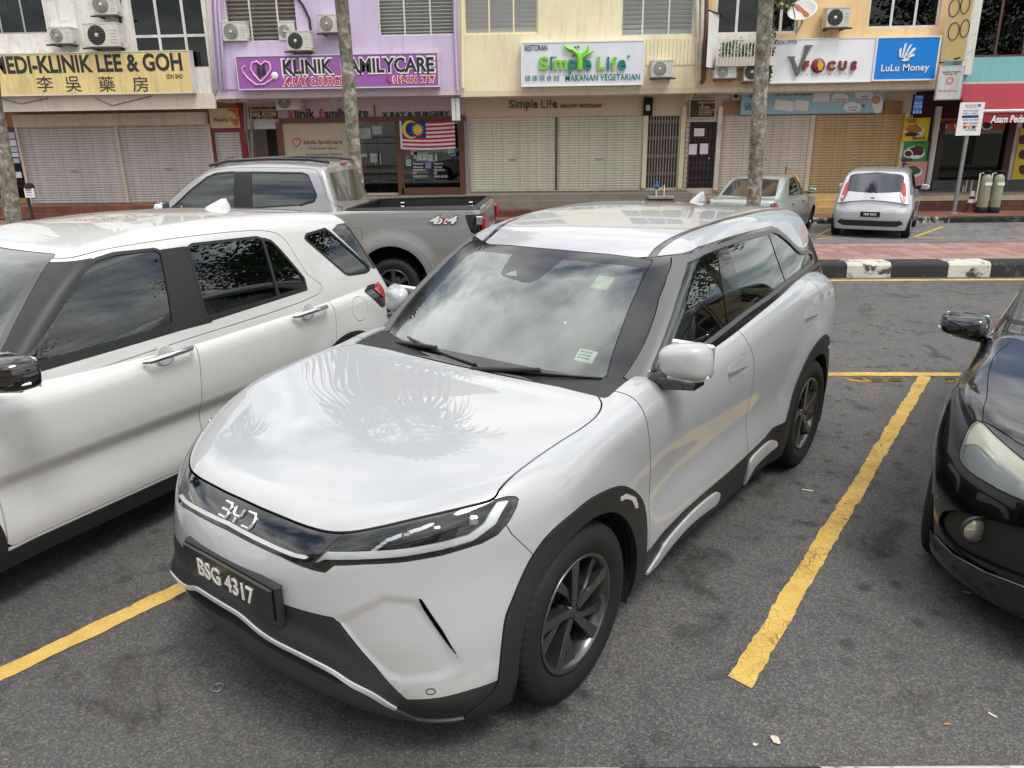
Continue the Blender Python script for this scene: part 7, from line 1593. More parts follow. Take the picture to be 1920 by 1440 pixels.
def build_ativa():
    FWp = [(-.34, 1.066), (-.47, 1.13), (-.545, 1.19), (-.71, 1.335), (-.83, 1.43), (-.90, 1.462), (-1.0, 1.476), (-1.222, 1.470), (-1.246, 1.455), (-1.178, 1.095)]
    RWp = [(-1.40, 1.09), (-1.432, 1.455), (-1.46, 1.466), (-1.930, 1.452), (-1.962, 1.44), (-1.948, 1.103)]
    RQp = [(-1.968, 1.105), (-1.980, 1.437), (-2.03, 1.418), (-2.07, 1.37), (-2.205, 1.165), (-2.20, 1.137), (-2.17, 1.118)]
    DW = [(-2.34, 1.405), (-2.36, 1.422), (-2.55, 1.437), (-2.60, 1.40), (-2.90, 1.128), (-2.86, 1.115), (-2.66, 1.128), (-2.62, 1.145), (-2.43, 1.32)]
    f0 = [(.02, 1.2), (-.08, 1.05), (-.13, .95), (-.145, .8), (-.14, .5), (-.12, .3)]; b0 = [(-1.285, 1.09), (-1.272, .95), (-1.255, .78), (-1.242, .6), (-1.235, .3)]
    r0 = [(-2.24, 1.19), (-2.372, 1.043), (-2.40, .93), (-2.397, .87), (-2.37, .73), (-2.30, .6), (-2.05, .35)]
    sp = dict(bmesh=(-2.6, .4, .55, -50, 150, 60, 50, 110), gmesh=(-2.4, -1.15, 1.12, -14, 90, 60, 50, 90), zlow=.2, hole=.37, belt_open=(-.35, -2.95, 1.0, .66),
        arch=(.05, M_BLACKP, .006), sill=[(1, .285), (-3, .285)],
        body_parts=[('tail_lamp', [(-2.86, .985), (-2.98, 1.022), (-3.3, 1.04), (-3.4, .95), (-3.1, .905), (-2.95, .90)], 'xz', lambda V: .40 - V[:, 1], M_RED, .012, 'pair'),
                    ('tail_lamp_surround', [(-2.76, .985), (-2.92, 1.045), (-3.3, 1.065), (-3.4, .90), (-3.1, .862), (-2.92, .84)], 'xz', lambda V: .36 - V[:, 1], M_GLOSSB, .004, 'pair'),
                    ('fuel_lid', [(-2.66 + .085 * math.cos(t), .885 + .085 * math.sin(t)) for t in np.linspace(0, 2 * math.pi, 28, endpoint=False)], 'xz', lambda V: .5 - V[:, 1], None, 0, 'pair'),
                    ('hood', [(.90, -.1), (.90, .5), (.75, .66), (.5, .72), (.15, .74), (-.10, .70), (-.16, .4), (-.16, -.1)], 'xy', lambda V: .8 - V[:, 2], None, 0, 'join'),
                    ('headlight', [(.45, .78), (.55, .86), (.78, .88), (.80, .80), (.6, .74)], 'yz', lambda V: .6 - V[:, 0], 'lamp', (M_GLOSSB, None), 'pair'),
                    ('grille', [(-.1, .82), (.42, .80), (.45, .5), (-.1, .45)], 'yz', lambda V: .8 - V[:, 0], M_GLOSSB, .0, 'join')],
        doors=[('front_door', f0, b0), ('rear_door', b0, r0)], ws=[(-.9, 1.515), (0, 1.515), (.50, 1.500), (.585, 1.30), (.66, 1.10), (.70, .9), (-.9, .9)], ws_x=-1.1,
        rs=[(-.1, 1.44), (.56, 1.42), (.62, 1.10), (-.1, 1.06)], rs_x=-2.75, dark_ws=True, windows=[('front_window', FWp), ('rear_window', RWp), ('rear_quarter_window', RQp), ('luggage_window', DW)],
        black=[('front_pillar', [(.3, .8), (-.36, .98), (-.42, 1.06), (-.60, 1.2), (-.90, 1.455), (-.88, 1.478), (-.62, 1.46), (.3, 1.46)], M_BLACKP), ('centre_pillar', [(-1.14, 1.05), (-1.255, 1.472), (-1.42, 1.470), (-1.43, 1.05)], M_BLACKP),
               ('belt_trim', [(-.1, 1.06), (-.48, 1.078), (-1.283, 1.102), (-2.16, 1.14), (-2.22, 1.15), (-2.22, 1.092), (-1.283, 1.052), (-.48, 1.024), (-.1, 1.0)], M_BLACKP), ('rear_pillar_trim', [(-2.62, 1.43), (-2.93, 1.12), (-3.2, 1.1), (-3.2, 1.45), (-2.7, 1.46)], M_GLOSSB)],
        roof_cuts=[('door_frame', curve([(-.6, 1.44), (-.80, 1.485), (-1.0, 1.510), (-1.34, 1.518), (-1.77, 1.510), (-2.01, 1.49), (-2.14, 1.437), (-2.20, 1.30), (-2.25, 1.19), (-2.3, 1.05), (-1.3, 1.0), (-.3, 1.0)], 4), .002)],
        wheel=(.325, .215, .205, plain_spoke, 5, M_SILVER, .745), floor=(-2.9, .8))
    K = simple_car(ATIVA, 'parked_hatchback', 'pearl white compact crossover with chrome door handles and dark tinted windows', (-3.22, 3.12), -115, M_ATIVA, sp)
    bar_handle(K, -.922, -1.228, .838, .958, M_ATIVA); bar_handle(K, -2.0, -2.31, .838, .972, M_ATIVA)
    std_mirror(K.root, -.22, 1.0, 1.12, M_GLOSSB, M_BLACKP, .24, .16, .16)
    V = []; base = [(-2.13, 0), (-2.20, .024), (-2.29, .034), (-2.36, .026), (-2.385, 0), (-2.36, -.026), (-2.29, -.034), (-2.20, -.024)]
    for hgt, f in ((-.01, 1), (.025, .8), (.05, .42), (.068, .16)):
        for a, b in base: V.append((-2.34 + (a + 2.34) * f, b * (f * .8 + .05), 1.578 + hgt))
    n = 8; F = [(i * n + j, i * n + (j + 1) % n, (i + 1) * n + (j + 1) % n, (i + 1) * n + j)[::-1] for i in range(3) for j in range(n)] + [tuple(range(3 * n, 4 * n))[::-1]]
    MB().add(V, F, True).build('roof_aerial', M_ATIVA, K.root)
    # rear wing over the tailgate
    w = MB(); w.prism([(-2.70, 1.49), (-2.88, 1.472), (-2.92, 1.452), (-2.88, 1.44), (-2.70, 1.45)], -.50, .50, 'Y'); w.build('tailgate_spoiler', M_ATIVA, K.root)
def build_pickup():
    FWp = [(-.43, 1.25), (-.50, 1.30), (-.70, 1.47), (-.90, 1.61), (-1.0, 1.65), (-1.23, 1.665), (-1.23, 1.265)]
    RWp = [(-1.445, 1.66), (-2.06, 1.645), (-2.13, 1.62), (-2.23, 1.40), (-2.215, 1.35), (-2.03, 1.297), (-1.455, 1.268)]
    f0 = [(-.30, 1.3), (-.36, 1.18), (-.42, .9), (-.45, .4)]; b0 = [(-1.34, 1.3), (-1.34, .4)]; r0 = [(-2.37, 1.37), (-2.39, 1.19), (-2.41, .95), (-2.42, .6), (-2.40, .4)]
    sp = dict(bmesh=(-3.6, .1, .75, -50, 170, 60, 50, 110), gmesh=(-2.2, -1.15, 1.3, -14, 70, 60, 40, 80), zlow=.38, hole=.43, belt_open=(-.35, -2.45, 1.17, .74),
        bed=(-2.62, -4.13, .76), sill=[(0, .50), (-5, .50)], arch=(.075, None, .010),
        body_parts=[('tail_lamp', [(-4.02, 1.165), (-4.5, 1.18), (-4.5, .88), (-4.16, .93), (-4.08, .985)], 'xz', lambda V: .68 - V[:, 1], M_GLOSSB, .008, 'pair'),
                    ('fuel_lid', [(-2.53, 1.02), (-2.78, 1.025), (-2.80, .90), (-2.65, .84), (-2.53, .84)], 'xz', lambda V: .5 - V[:, 1], None, 0, 'pair'),
                    ('tailgate', [(-.1, 1.3), (.70, 1.3), (.70, .72), (-.1, .72)], 'yz', lambda V: V[:, 0] + 4.15, None, 0, 'join'),
                    ('headlight', [(.5, .92), (.55, 1.05), (.86, 1.06), (.86, .98)], 'yz', lambda V: .4 - V[:, 0], 'lamp', (M_GLOSSB, None), 'pair'),
                    ('grille', [(-.1, 1.0), (.48, 1.0), (.48, .62), (-.1, .6)], 'yz', lambda V: .5 - V[:, 0], M_GLOSSB, .0, 'join')],
        doors=[('front_door', f0, b0), ('rear_door', b0, r0)], ws=[(-.9, 1.715), (0, 1.715), (.55, 1.70), (.64, 1.5), (.74, 1.2), (.76, 1.1), (-.9, 1.1)], ws_x=-1.1,
        rs=[(-.1, 1.66), (.60, 1.64), (.69, 1.32), (-.1, 1.28)], rs_x=-2.3, rs_mat=plain('pickup_rear_glass', (.30, .30, .29), .1, coat=.8), windows=[('front_window', FWp), ('rear_window', RWp)],
        black=[('centre_pillar', [(-1.20, 1.20), (-1.20, 1.675), (-1.46, 1.675), (-1.46, 1.20)], M_BLACKP), ('rear_window_trim', [(-2.06, 1.66), (-2.14, 1.63), (-2.25, 1.40), (-2.22, 1.32), (-2.03, 1.27), (-2.03, 1.66)], M_BLACKP)],
        roof_cuts=[('door_frame', curve([(-.4, 1.3), (-.75, 1.58), (-.95, 1.685), (-1.34, 1.72), (-1.9, 1.71), (-2.2, 1.69), (-2.28, 1.6), (-2.36, 1.37), (-2.36, 1.15), (-.3, 1.1)], 4), .002)],
        wheel=(.33, .195, .25, plain_spoke, 6, M_RIM, .78), floor=(-4.1, .6))
    K = simple_car(PICK, 'pickup_truck', 'grey double-cab pickup truck with an open black-lined bed and 4x4 decal, behind the white crossover', (-5.0, 9.96), 179, M_GREY, sp, 'pickup')
    r = K.root
    bed = MB(); x0, x1, yw = -2.60, -4.15, .765; t = .02
    bed.bx(x1, x0, -yw, yw, .80, .84)
    for s in (1, -1): bed.bx(x1, x0, s * yw, s * (yw + t), .80, 1.238)
    bed.bx(x0, x0 + t, -yw, yw, .80, 1.238); bed.bx(x1 - t, x1, -yw, yw, .80, 1.238)
    for s in (1, -1):
        bed.bx(x1 + .05, x0 - .05, s * (yw - .03), s * yw, 1.06, 1.10, .01); bed.bx(x1 + .05, x0 - .05, s * (yw - .018), s * yw, .90, .98, .01)
    bed.build('bed_liner', plain('bed_liner', (.12, .122, .125), .6, vary=.1), r)
    for s in (1, -1):
        for xx in (-2.95, -3.90):
            h = MB(); h.box((xx, s * (yw - .03), 1.155), (.075, .03, .075), bev=.012); h.tube([(xx + .02, s * (yw - .05), 1.14), (xx, s * (yw - .065), 1.13), (xx - .02, s * (yw - .05), 1.14)], .008, 6); h.build('tie_down_hook', M_CHROME, r)
    for s in (1, -1):
        MB().box((-4.235, s * .875, 1.065), (.05, .055, .16), bev=.02).build('tail_lamp_lens', M_RED, r); MB().box((-4.19, s * .897, 1.10), (.08, .02, .10), bev=.009).build('tail_lamp_reflector', M_CHROME, r)
        rl = MB(); rl.tube([(-.85, s * .50, 1.745), (-1.1, s * .525, 1.795), (-1.6, s * .535, 1.815), (-2.1, s * .535, 1.80), (-2.35, s * .52, 1.765)], .02, 8); rl.build('roof_rail', M_GLOSSB, r)
    MB().box((-2.37, 0, 1.735), (.05, .22, .035), bev=.01).build('high_brake_lamp', M_RED, r)
    dec = text('side_decal', '4x4', plain('decal_white', (.85, .85, .85), .4), None, -.17, .17, -.045, .045, 0, bold=.04, shear=.3); dec.parent = r; dec.location = (-3.77, .925, 1.115); dec.rotation_euler = (R(-4), 0, R(180))
    dec2 = text('decal_outline', '4x4', plain('decal_dark', (.08, .08, .08), .4), None, -.18, .18, -.052, .052, 0, bold=.075, shear=.3); dec2.parent = r; dec2.location = (-3.77, .922, 1.115); dec2.rotation_euler = (R(-4), 0, R(180))
    dx_ = text('decal_cross', 'x', plain('decal_red', (.75, .05, .06), .4), None, -.03, .03, -.024, .026, 0, bold=.05, shear=.3); dx_.parent = r; dx_.location = (-3.77, .928, 1.105); dx_.rotation_euler = (R(-4), 0, R(180))
    std_mirror(r, -.45, 1.02, 1.26, M_CHROME, M_BLACKP, .22, .19, .13)
    for z_, xs in ((1.08, (-1.05, -1.25)), (1.08, (-2.05, -2.25))): bar_handle(K, xs[0], xs[1], .912, z_, M_GREY)
def build_black():
    hl = [(.748, .715), (.738, .80), (.722, .838), (.695, .850), (.628, .829), (.514, .792), (.40, .755), (.385, .70), (.43, .668), (.52, .662), (.60, .664), (.68, .668), (.73, .682)]
    f0 = [(-.40, 1.1), (-.45, 1.0), (-.47, .8), (-.48, .3)]; b0 = [(-1.40, 1.1), (-1.42, .3)]; r0 = [(-2.4, 1.1), (-2.45, .9), (-2.35, .65), (-2.15, .35)]
    sp = dict(bmesh=(-2.7, .15, .52, -50, 130, 110, 30, 120), gmesh=(-2.4, -1.2, 1.12, -14, 70, 60, 40, 80), zlow=.17, hole=.365, belt_open=(-.50, -3.0, 1.0, .66),
        body_parts=[('hood', [(.66, -.1), (.66, .40), (.56, .55), (.43, .69), (.36, .702), (.288, .703), (.053, .735), (-.156, .746), (-.27, .735), (-.42, .70), (-.46, .5), (-.46, -.1)], 'xy', lambda V: .74 - V[:, 2], None, .001, 'join'),
                    ('headlight', curve(hl, 3), 'yz', lambda V: .25 - V[:, 0], 'lamp', (plain('lamp_bowl', (.76, .77, .77), .25, metal=.2), [(.76, .86), (.76, .74), (.70, .775), (.60, .755), (.45, .71), (.38, .69), (.38, .86)], plain('lamp_diffuser', (.93, .92, .84), .3, coat=.4)), 'pair'),
                    ('lower_intake', [(.785, .362), (.765, .43), (.716, .478), (.60, .525), (.464, .559), (.3, .565), (-.1, .565), (-.1, .36), (.30, .355), (.45, .36), (.56, .345), (.701, .315), (.76, .33)], 'yz', lambda V: .4 - V[:, 0], M_BLACKP, -.02, 'join'),
                    ('nose_grille', [(-.1, .77), (.36, .75), (.36, .66), (-.1, .62)], 'yz', lambda V: .5 - V[:, 0], M_GLOSSB, -.004, 'join'),
                    ('bumper_lip', [(.9, .285), (.72, .285), (.60, .30), (.42, .325), (-.1, .335), (-.1, .1), (.9, .1)], 'yz', lambda V: .36 - V[:, 0], M_GLOSSB, .012, 'join')],
        doors=[('front_door', f0, b0), ('rear_door', b0, r0)], ws=[(-.9, 1.49), (0, 1.49), (.50, 1.47), (.60, 1.25), (.68, 1.05), (.70, .9), (-.9, .9)], ws_x=-1.4,
        rs=[(-.1, 1.44), (.56, 1.42), (.62, 1.10), (-.1, 1.06)], rs_x=-2.9, dark_ws=True,
        windows=[('front_window', [(-.62, 1.075), (-.85, 1.25), (-1.1, 1.41), (-1.36, 1.45), (-1.36, 1.08)]), ('rear_window', [(-1.47, 1.08), (-1.47, 1.455), (-2.1, 1.45), (-2.5, 1.3), (-2.6, 1.15), (-2.4, 1.11)])],
        wheel=(.335, .222, .205, plain_spoke, 5, M_RIM, .765), floor=(-3.1, .5))
    K = simple_car(XBLK, 'black_car', 'glossy black car with a round fog lamp and clouded headlamp at the right edge', (2.635, 3.03), -125.5, M_BLKP, sp)
    r = K.root
    for s in (1, -1):
        fg = link('fog_lamp', None, r, (.665, s * .625, .462), R(-40) * s)
        MB().lathe([(.060, -.01), (.062, .004), (.050, .006), (.046, -.004)], 24, 'X').build('fog_bezel', M_BLACKP, fg)
        MB().lathe([(.047, -.002), (.035, .004), (.012, .008), (.001, .009)], 24, 'X').build('fog_lens', plain('fog_lens', (.62, .61, .55), .12, metal=.5, coat=1.), fg)
        MB().tube([(.50, s * .775, .300), (.60, s * .69, .290), (.70, s * .56, .305), (.77, s * .42, .325), (.80, s * .25, .335), (.812, 0, .338)], .008, 6).build('bumper_trim', M_PILLAR, r)
    std_mirror(r, -.55, .935, 1.045, M_BLKP, M_BLKP, .235, .13, .15)
def build_myvi():
    b0 = [(-1.15, 1.1), (-1.15, .3)]; f0 = [(-.25, 1.1), (-.35, .3)]; r0 = [(-2.1, 1.1), (-2.2, .85), (-2.05, .6), (-1.95, .3)]
    sp = dict(bmesh=(-2.3, .05, .5, -50, 90, 30, 80, 90), gmesh=(-2.2, -1.0, 1.02, -14, 60, 40, 60, 70), zlow=.19, hole=.33, belt_open=(-.40, -2.7, .92, .60),
        body_parts=[('tailgate', curve([(-.12, .98), (.58, .98), (.62, .80), (.60, .70), (.50, .635), (.30, .615), (-.12, .61)], 3), 'yz', lambda V: V[:, 0] + 2.6, None, .002, 'join'),
                    ('bumper_insert', [(-.1, .40), (.55, .395), (.62, .41), (.68, .33), (.55, .27), (-.1, .27)], 'yz', lambda V: V[:, 0] + 2.4, M_BLACKP, .002, 'join'),
                    ('rear_reflector', [(.42, .385), (.60, .385), (.58, .36), (.42, .36)], 'yz', lambda V: V[:, 0] + 2.4, M_RED, .006, 'pair')],
        doors=[('front_door', f0, b0), ('rear_door', b0, r0)], ws=[(-.9, 1.42), (0, 1.42), (.48, 1.40), (.60, 1.1), (.66, .95), (.66, .8), (-.9, .8)], ws_x=-1.2,
        rs=curve([(-.15, 1.40), (.30, 1.40), (.505, 1.375), (.56, 1.30), (.545, 1.05), (.50, 1.02), (-.15, 1.02)], 3), rs_x=-2.3, rs_mat=plain('rear_glass', (.20, .21, .25), .05, coat=1., metal=.2),
        windows=[('front_window', [(-.45, 1.0), (-.85, 1.32), (-1.08, 1.38), (-1.08, 1.0)]), ('rear_window', [(-1.2, 1.0), (-1.2, 1.385), (-1.75, 1.37), (-2.0, 1.28), (-2.1, 1.05)])],
        wheel=(.29, .185, .18, plain_spoke, 6, M_SILVER, .735), floor=(-2.7, .4))
    K = simple_car(MYVI, 'silver_hatchback', 'silver hatchback parked nose-in across the street, seen from behind', (8.5, 20.30), 63, M_MYVI, sp, z=-.25)
    r = K.root
    number_plate(r, 'PMP 8475', (-2.985, 0, .535), .40, .11, '-x')
    def rx(y, z): return float(MYVI['rs'][0][0] + (MYVI['rs'][1][0] - MYVI['rs'][0][0]) * (z - .95) / .51) + .06 * (y / .65) ** 2
    for s in (1, -1):
        P = [(.545, 1.27), (.615, 1.17), (.655, .98), (.665, .82), (.60, .82), (.535, 1.02)]
        V = [(rx(a, b) - .030 + (.018 if a > .6 else 0), s * a, b) for a, b in P] + [(rx(a, b) + .08, s * a, b) for a, b in P]; n = len(P)
        F = [tuple(range(n)), tuple(range(n, 2 * n))[::-1]] + [(i, n + i, n + (i + 1) % n, (i + 1) % n) for i in range(n)]
        MB().add(V, F if s < 0 else [f[::-1] for f in F]).build('tail_lamp', M_RED, r)
        W = [(.605, .93), (.658, .93), (.663, .83), (.605, .83)]; V = [(rx(a, b) - .024 + .03, s * a, b) for a, b in W]
        MB().box((rx(.63, .88) - .0, s * .632, .88), (.05, .05, .09), bev=.008).build('reverse_lamp', M_WHITEL, r)
    MB().prism([(-.045, .90), (.045, .90), (.035, .86), (0, .825), (-.035, .86)], -2.905, -2.89, 'X').build('tailgate_badge', M_GLOSSB, r)
    MB().prism([(-.03, .905), (.03, .905), (.03, .89), (-.03, .89)], -2.91, -2.889, 'X').build('badge_crest', M_CHROME, r)
    MB().tube([(-2.90, .28, .235), (-2.78, .28, .235)], .035, 12).build('exhaust_pipe', M_CHROME, r); MB().box((-2.76, .28, .24), (.22, .42, .12), bev=.05).build('silencer', plain('silencer', (.42, .36, .28), .6, metal=.5), r)
    std_mirror(r, -.45, .93, 1.0, M_MYVI, M_BLACKP, .19, .13, .12)
    MB().tube([(-2.30, 0, 1.49), (-2.42, 0, 1.60)], .004, 6).build('roof_aerial', M_BLACKP, r)
def build_wira():
    b0 = [(-1.25, 1.1), (-1.25, .3)]; f0 = [(-.35, 1.1), (-.42, .3)]; r0 = [(-2.15, 1.1), (-2.25, .85), (-2.1, .6), (-2.0, .3)]
    sp = dict(bmesh=(-2.8, .05, .48, -50, 90, 30, 60, 90), gmesh=(-2.1, -1.15, .95, -14, 60, 40, 50, 70), zlow=.17, hole=.32, belt_open=(-.45, -2.7, .87, .58),
        body_parts=[('boot_lid', [(-2.85, -.1), (-2.85, .62), (-3.40, .66), (-3.6, -.1)], 'xy', lambda V: .80 - V[:, 2], None, .001, 'join'),
                    ('tail_lamp', [(.38, .90), (.38, .76), (.85, .76), (.85, .88)], 'yz', lambda V: V[:, 0] + 3.2, plain('lamp_dark_red', (.40, .05, .07), .15, coat=1.), .004, 'pair')],
        doors=[('front_door', f0, b0), ('rear_door', b0, r0)], ws=[(-.9, 1.31), (0, 1.31), (.48, 1.30), (.58, 1.05), (.66, .9), (.66, .7), (-.9, .7)], ws_x=-1.4,
        rs=[(-.1, 1.325), (.50, 1.30), (.60, .98), (-.1, .955)], rs_x=-2.05, rs_mat=plain('tinted_rear_glass', (.20, .20, .20), .06, coat=1., metal=.2),
        windows=[('front_window', [(-.55, .93), (-.85, 1.16), (-1.05, 1.28), (-1.20, 1.30), (-1.20, .94)]), ('rear_window', [(-1.30, .94), (-1.30, 1.305), (-1.75, 1.29), (-2.05, 1.10), (-2.15, .97)])],
        wheel=(.29, .185, .18, plain_spoke, 7, M_RIM, .72), floor=(-3.2, .5))
    K = simple_car(WIRA, 'old_sedan', 'pale grey-green old sedan behind the palm trunk across the street', (5.78, 19.95), 60, M_WIRA, sp, z=-.25)
    for zz_, xs in ((.80, (-1.05, -1.2)), (.80, (-2.0, -2.15))): bar_handle(K, xs[0], xs[1], .84, zz_, M_WIRA, M_WIRA)
    std_mirror(K.root, -.55, .90, .98, M_WIRA, M_BLACKP, .17, .12, .11)
    text_o = text('boot_badge', 'proton', M_CHROME, None, -.09, .09, -.014, .014, 0, bold=.01); text_o.parent = K.root; text_o.location = (-3.425, .45, .915); text_o.rotation_euler = (0, 0, R(-90))
# ---------------------------------------------------------------- cars
build_byd((-.617, 2.904), R(-124.96))
build_ativa(); build_pickup(); build_black(); build_myvi(); build_wira()
# ---------------------------------------------------------------- street furniture, palms, litter
zp = -.115
q = pix(1788, 400, Z=zp); sp = thing('parking_sign', 'white parking notice on a grey steel pole beside the filter tanks', 'sign', (q[0], q[1], zp)); tp = PX(1816, 235, q[1])
W(MB().tube([(q[0], q[1], zp), (q[0] + .02, q[1], tp[2] + .4)], .05, 12), 'pole', plain('galvanised_pole', (.60, .61, .62), .4, metal=.6, vary=.12), sp); W(MB().lathe([(.10, zp), (.10, zp + .02), (.055, zp + .03)], 12, 'Z', (q[0], q[1], 0)), 'pole_base', M_CONC, sp)
pr_ = rect(1796, 192, 1842, 254, q[1] - .07); bdp = W(MB().bx(pr_[0], pr_[1], q[1] - .08, q[1] - .06, pr_[2], pr_[3]), 'sign_plate', M_SWHITE, sp); Yq = q[1] - .084; nv = plain('notice_navy', (.13, .17, .50), .5)
r_ = rect(1804, 216, 1835, 221, Yq); MB().bx(r_[0], r_[1], Yq, Yq + .003, r_[2], r_[3]).build('blue_band', nv, bdp)
for s, u0, v0, u1, v1 in (('MAJLIS BANDARAYA', 1810, 196, 1833, 199), ('PETALING JAYA', 1811, 200, 1831, 203), ('WAKTU LETAK KERETA', 1806, 206, 1836, 209), ('ISNIN - SABTU', 1806, 211, 1834, 214), ('BAYARAN LETAK KERETA', 1806, 223, 1835, 226), ('SMART  SELANGOR', 1806, 229, 1834, 233), ('TOUCH BOOST', 1806, 235, 1832, 239), ('HOTLINE', 1810, 242, 1830, 245)): TX('lettering', s, M_INK, bdp, (u0, v0, u1, v1), Yq, bold=.005)
r_ = rect(1834, 195, 1839, 200, Yq); MB().bx(r_[0], r_[1], Yq, Yq + .003, r_[2], r_[3]).build('parking_mark', plain('notice_blue2', (.18, .40, .75), .5), bdp)
for s, u0, c in (('a', 1806, M_SRED), ('b', 1816, plain('notice_amber', (.85, .65, .2), .5)), ('c', 1823, nv)): r_ = rect(u0, 236, u0 + 6, 241, Yq); MB().bx(r_[0], r_[1], Yq - .001, Yq + .002, r_[2], r_[3]).build('colour_mark', c, bdp)
M_FRP = plain('tank_fibreglass', (.56, .57, .48), .45, vary=.14, scale=5)
for k, u in enumerate((1842, 1865)):
    q = pix(u - 3, 399, Z=zp); t_ = thing('filter_tank', ('left' if k == 0 else 'right') + ' of the two grey-green fibreglass water filter tanks', 'tank', (q[0], q[1], zp), group='water filter tanks'); h = PX(u, 327, q[1])[2] - zp
    W(MB().lathe([(.13, 0), (.145, .02), (.145, .15), (.13, .16)], 20, 'Z', (q[0], q[1], zp)), 'tank_base', M_DARK, t_); W(MB().lathe([(.132, .155), (.138, .25), (.138, h - .16), (.12, h - .06), (.07, h)], 20, 'Z', (q[0], q[1], zp)), 'tank_body', M_FRP, t_)
    W(MB().lathe([(.06, h - .01), (.06, h + .05), (.09, h + .06), (.09, h + .10), (.001, h + .11)], 14, 'Z', (q[0], q[1], zp)), 'valve_head', M_DARK, t_); W(MB().bx(q[0] - .09, q[0] + .09, q[1] - .145, q[1] - .139, zp + h * .72, zp + h * .80), 'tank_label', M_SWHITE, t_)
    W(MB().tube([(q[0] - .1, q[1], zp + h + .03), (q[0] - .19, q[1], zp + h + .03), (q[0] - .19, q[1], zp + .3)], .02, 6), 'filter_pipe', M_PIPEW, t_)
q = pix(1818, 398, Z=zp); cn = thing('traffic_cone', 'faded dark red traffic cone leaning by the filter tanks', 'cone', (q[0], q[1], zp)); M_CONE = plain('cone_red', (.42, .15, .14), .6, vary=.2)
W(MB().box((q[0], q[1], zp + .015), (.32, .32, .03), bev=.01), 'cone_base', M_CONE, cn); W(MB().lathe([(.12, .03), (.09, .22), (.075, .32), (.05, .48), (.03, .62), (.001, .63)], 16, 'Z', (q[0], q[1], zp)), 'cone_body', M_CONE, cn); W(MB().lathe([(.097, .26), (.078, .36)], 16, 'Z', (q[0], q[1], zp)), 'reflective_sleeve', M_SWHITE, cn); W(MB().lathe([(.070, .44), (.05, .58)], 16, 'Z', (q[0], q[1], zp)), 'cone_cap', M_SWHITE, cn)
q = pix(1803, 392, Z=zp); pf = thing('standpipe', 'white bent water pipes behind the parking sign pole', 'pipe', (q[0], q[1], zp)); zt_ = PX(1810, 338, q[1])[2]
W(MB().tube([(q[0] - .05, q[1], zp), (q[0] - .05, q[1], zt_ - .15), (q[0] + .02, q[1], zt_ - .12), (q[0] + .02, q[1], zp)], .02, 6), 'pipe_loop', M_PIPEW, pf); W(MB().tube([(q[0] + .05, q[1] + .06, zp), (q[0] + .05, q[1] + .06, zt_), (q[0] + .20, q[1] + .06, zt_), (q[0] + .20, q[1] + .06, zp)], .02, 6), 'pipe_loop', M_PIPEW, pf)
# raised brick edges of the walkways
M_BRK = brickwork('red_riser_tile', (.42, .27, .24), (.36, .23, .21), (.27, .21, .19), .22, .2, 'xz'); M_CREAMT = plain('cream_edge_tile', (.66, .60, .50), .6, vary=.12)
x0, x1 = pix(1722, 390, Y=22.5)[0], 18
struct(MB().bx(x0, x1, 22.50, 22.615, -.118, .17).build('walkway_riser', M_BRK)); struct(MB().bx(x0, x1, 22.49, 22.617, .172, .30).build('walkway_edge', M_CREAMT))
struct(MB().bx(-17, XB[1], 22.45, 22.618, -.118, .02).build('red_brick_step', M_FL1)); struct(MB().bx(-17, XB[1] - .3, 22.2, 22.448, -.118, -.04).build('lower_brick_step', M_FL1))
struct(MB().bx(XB[1], XB[3] - .1, 22.50, 22.616, -.118, .28).build('grey_step', M_FL2))
struct(MB().bx(-2.2, 3.6, 21.9, 22.49, -.114, .06).build('red_planting_edge', M_BRK))
# meter post on the left
q = pix(62, 414, Z=zp); mp_ = thing('notice_post', 'small white notice on a dark post at the far left', 'sign', (q[0], q[1], zp)); zt_ = PX(55, 355, q[1])[2]
W(MB().tube([(q[0], q[1], zp), (q[0] - .02, q[1], zt_ + .05)], .045, 8), 'post', plain('dark_brown_post', (.20, .15, .14), .6), mp_); r_ = rect(46, 353, 64, 371, q[1] - .08); W(MB().bx(r_[0], r_[1], q[1] - .09, q[1] - .06, r_[2], r_[3], .01), 'notice_plate', M_SWHITE, mp_); W(MB().lathe([(.13, 0), (.13, .06), (.07, .14), (.001, .16)], 12, 'Z', ((r_[0] + r_[1]) / 2, q[1] - .02, r_[3])), 'post_cap', M_DARK, mp_)
for k in range(3): W(MB().bx(r_[0] + .05, r_[1] - .05, q[1] - .093, q[1] - .0905, r_[2] + .07 + .07 * k, r_[2] + .085 + .07 * k), 'notice_line', M_INK, mp_)
# water meter on the restaurant step
q = PX(1232, 358, YS - 1.2); wm = thing('water_meter', 'blue and white water meter pipes before the folding gate', 'meter', (q[0], q[1], .30)); zb_ = .30
W(MB().box((q[0] + .1, q[1], zb_ + .04), (.75, .4, .08), bev=.01), 'concrete_pad', M_CONC, wm); W(MB().tube([(q[0] - .02, q[1], zb_ + .08), (q[0] - .02, q[1], zb_ + .45)], .03, 8), 'riser_pipe', M_PIPEW, wm); W(MB().tube([(q[0] + .2, q[1], zb_ + .08), (q[0] + .2, q[1], zb_ + .38), (q[0] + .05, q[1], zb_ + .22)], .02, 8), 'return_pipe', M_PIPEW, wm); W(MB().lathe([(.001, .27), (.06, .28), (.065, .36), (.03, .42), (.05, .46), (.001, .48)], 12, 'Z', (q[0] - .02, q[1], zb_)), 'meter_body', plain('meter_blue', (.25, .42, .66), .5), wm)
